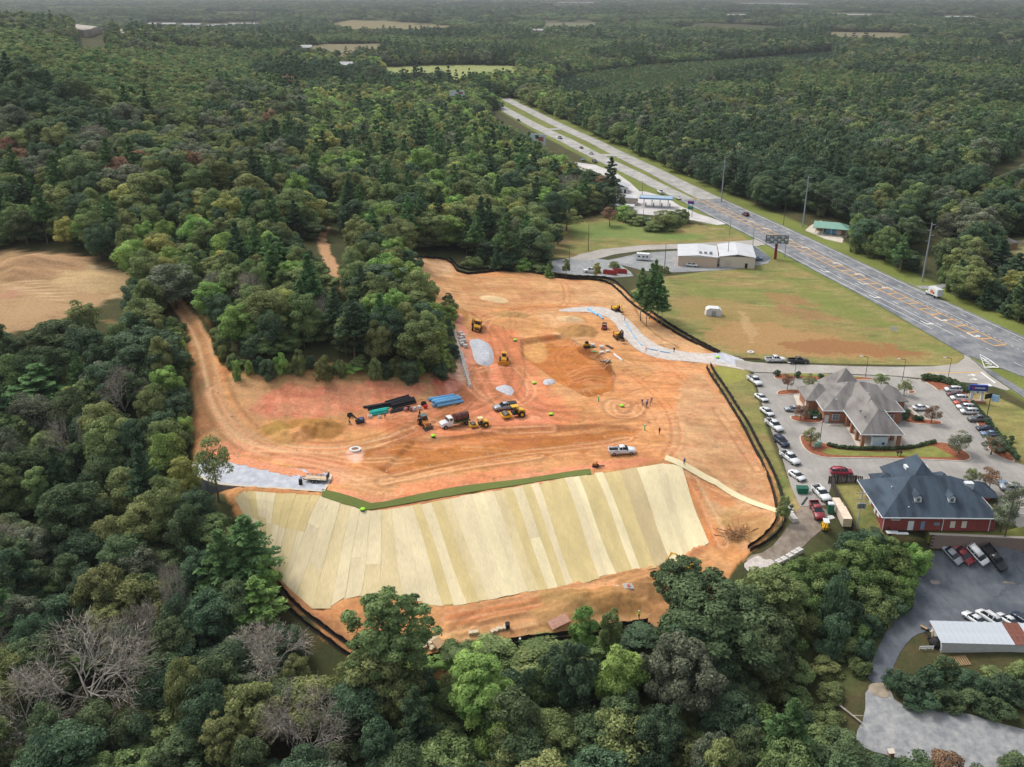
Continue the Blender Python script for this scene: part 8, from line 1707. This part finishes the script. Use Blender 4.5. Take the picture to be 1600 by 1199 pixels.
t = put('portable_toilet', 'dark green portable toilet with white roof beside the cargo container', 'portable toilet', 1297, 801, -5, 1, tilt=False); MB().box((0,0,1.05),(1.15,1.15,2.1)).build('cabin', mat('toilet_green', S(26,92,70), .5), t); MB().box((0,0,2.2),(1.25,1.25,.22),taper=.8).build('roof', M_TRIM, t); MB().box((0,-.59,1.0),(.8,.04,1.8)).build('door', mat('toilet_door', S(36,108,84), .5), t)
t = put('green_dumpster', 'green steel dumpster beside the lowest white car in the row', 'dumpster', 1253, 770, -3, 1, tilt=False); MB().prism([(-1,.1),(-1.2,1.3),(1.2,1.3),(1,.1)], -.75, .75).build('bin', mat('dumpster_green', S(20,104,76), .6, var=.1), t); MB().box((0,0,1.36),(2.5,1.6,.08)).build('lid', mat('lid_green', S(24,84,66), .6), t)
t = put('steel_beam', 'dark steel beam lying by the green dumpster', 'beam', 1257, 784, 55, 1); MB().box((0,0,.2),(3.4,.25,.1)).box((0,0,.1),(3.4,.06,.2)).build('beam', M_DKPL, t)
t = put('white_barricade', 'white sheet leaning panel left of the portable toilet foot', 'panel', 1298, 809, 20, 1); MB().box((0,0,.06),(1.4,1.0,.12)).build('sheet', M_PVC, t); MB().box((0,0,.14),(1,.1,.04)).build('rail', M_TRIM, t)
t = put('yellow_forklift', 'small yellow and white forklift left of the cargo container end', 'forklift', 1288, 826, -95, 1); MB().box((0,0,.8),(1.8,1.1,.8)).build('body', M_CATY, t); MB().box((-.2,0,2.1),(1.3,1.2,.1)).build('canopy', PC['white'], t); MB().box((1,.3,1.2),(.1,.1,2.2)).box((1,-.3,1.2),(.1,.1,2.2)).build('mast', M_DKPL, t)
for k in (-.7,.4):
    for sy in (-.5,.5): MB().box((k,sy,1.6),(.06,.06,1.0)).build('canopy_post', M_DKPL, t)
for wx in (.6,-.6):
    for sy in (-1,1): wheel(t, wx, sy*.5, .3, .2)
for i in range(6): pallet(1229+i*2.2+random.uniform(-2,2), 790+i*5, 15, 'pallet of pale blocks under the small tree by the silt fence corner', group='block pallets by the silt fence corner')
for i, (x_, y_) in enumerate(((1216,882),(1224,878),(1233,873),(1241,868),(1248,864))): pallet(x_, y_, 35, 'block pallet in the row edging the works track by the vines', group='block pallets edging the works track')
# far settlements, quarry and towers
for i, (px, py, w_, hh, lb) in enumerate(((540,102,30,6,'long white barn beside the pale far field'),(380,38,60,6,'largest white roofed works on the far plain at the left'),(350,40,40,6,'white roofed works left of the largest one'),(330,41,26,5,'small pale works building on the far plain'),(300,39,40,6,'pale long shed at the left of the far works'),(265,38,30,6,'pale shed on the far plain behind the hill'),(236,38,26,5,'leftmost small pale shed on the far plain'),(478,75,24,4,'small white shed at the end of the brown far field'),(840,48,24,5,'white shed on the plain above the pine plantation'),(1150,24,40,6,'white roofed sheds on the far plain at the upper right'),(900,5,80,8,'pale warehouse near the horizon above the centre'),(1200,6,120,8,'longest pale warehouse near the horizon'),(1240,7,60,8,'pale warehouse right of the longest one'),(1500,27,60,6,'pale sheds on the far plain at the right edge'),(1340,24,50,5,'low pale shed on the far plain at the right'))):
    p = at(px, py, 9); t = thing('far_building', lb, 'building', (p.x, p.y, p.z-9), random.uniform(-.2,.2)); ww = w_*float(to_px(*p)[2])/FPX*.7; MB().box((0,0,5),(ww,25,10)).build('wall', mat('far_wall', S(160,158,152), .8), t); hip(MB(), -ww/2, ww/2, -12, 12, 10, 3, 'x', 1, True, True).build('roof', mat('far_roof', S(162,163,162), .7), t)
    win_ = MB()
    for k in range(6): win_.box((-ww*.4+k*ww*.16,-12.6,6),(ww*.06,.3,3))
    win_.build('windows', M_WIN, t)
qp = smooth_line(W("118,52 125,45 160,48 164,53 150,57 125,60"), 1, True); drape('quarry_face', qp, mat('quarry_stone', S(160,152,140), .9, var=.35, scale=.03), 9, 20, lower=False, skirt=9, dens=20)
qp = smooth_line(W("186,57 195,56 200,62 190,64"), 1, True); drape('quarry_face', qp, mat('quarry_stone'), 9, 20, lower=False, skirt=9, dens=20)
for px, py, hh, lb in ((403,62,55,'tall thin lattice mast rising beyond the hill'),(190,12,60,'distant lattice mast above the left plain')):
    p = at(px, py+8, 5); t = thing('lattice_mast', lb, 'mast', (p.x, p.y, gz(p.x,p.y))); m_ = MB()
    for a in range(3): m_.cyl((2*math.cos(a*2.09),2*math.sin(a*2.09),0),(.4*math.cos(a*2.09),.4*math.sin(a*2.09),hh),.25,5)
    m_.build('legs', M_STEEL, t); m_ = MB()
    for k in range(12): f = k/12; r_ = 2-1.6*f; m_.cyl((r_,0,hh*f),(-r_*.5,r_*.8,hh*(f+.08)),.15,4); m_.cyl((-r_*.5,r_*.8,hh*f),(-r_*.5,-r_*.8,hh*(f+.08)),.15,4)
    m_.build('bracing', M_STEEL, t)
t = put('fallen_log', 'pale fallen tree trunk lying in the gully beside the lower drive', 'log', 1318, 1110, -62, 1); MB().cyl((-4,0,.4),(4,0,.6),.22,8,.12).build('trunk', M_PALE, t); MB().cyl((2,0,.5),(3.6,1.0,1.1),.1,6,.05).build('branch', M_PALE, t)
t = put('tan_house', 'small tan roofed house half hidden in the trees across the highway', 'building', 1567, 388, 20, 1, tilt=False); MB().box((0,0,1.4),(9,6,2.8)).build('wall', mat('stand_wall'), t); hip(MB(), -4.5, 4.5, -3, 3, 2.8, 1.6, 'x', .5).build('roof', M_SHG, t)
# ------------------------------------------------------------------ undergrowth mass and the air
hz = MB().box((0, 7000, 72), (32000, 32000, 190)).build('haze', mat('dummy_haze', S(200,200,200)), None); hz['kind'] = 'stuff'
hm = bpy.data.materials.new('haze_air'); hm.use_nodes = True; nt = hm.node_tree; nt.nodes.clear(); o_ = nt.nodes.new('ShaderNodeOutputMaterial'); v_ = nt.nodes.new('ShaderNodeVolumePrincipled'); v_.inputs['Color'].default_value = (.38,.41,.43,1); v_.inputs['Density'].default_value = HAZE; v_.inputs['Anisotropy'].default_value = .2; nt.links.new(v_.outputs[0], o_.inputs['Volume']); hz.data.materials.clear(); hz.data.materials.append(hm)
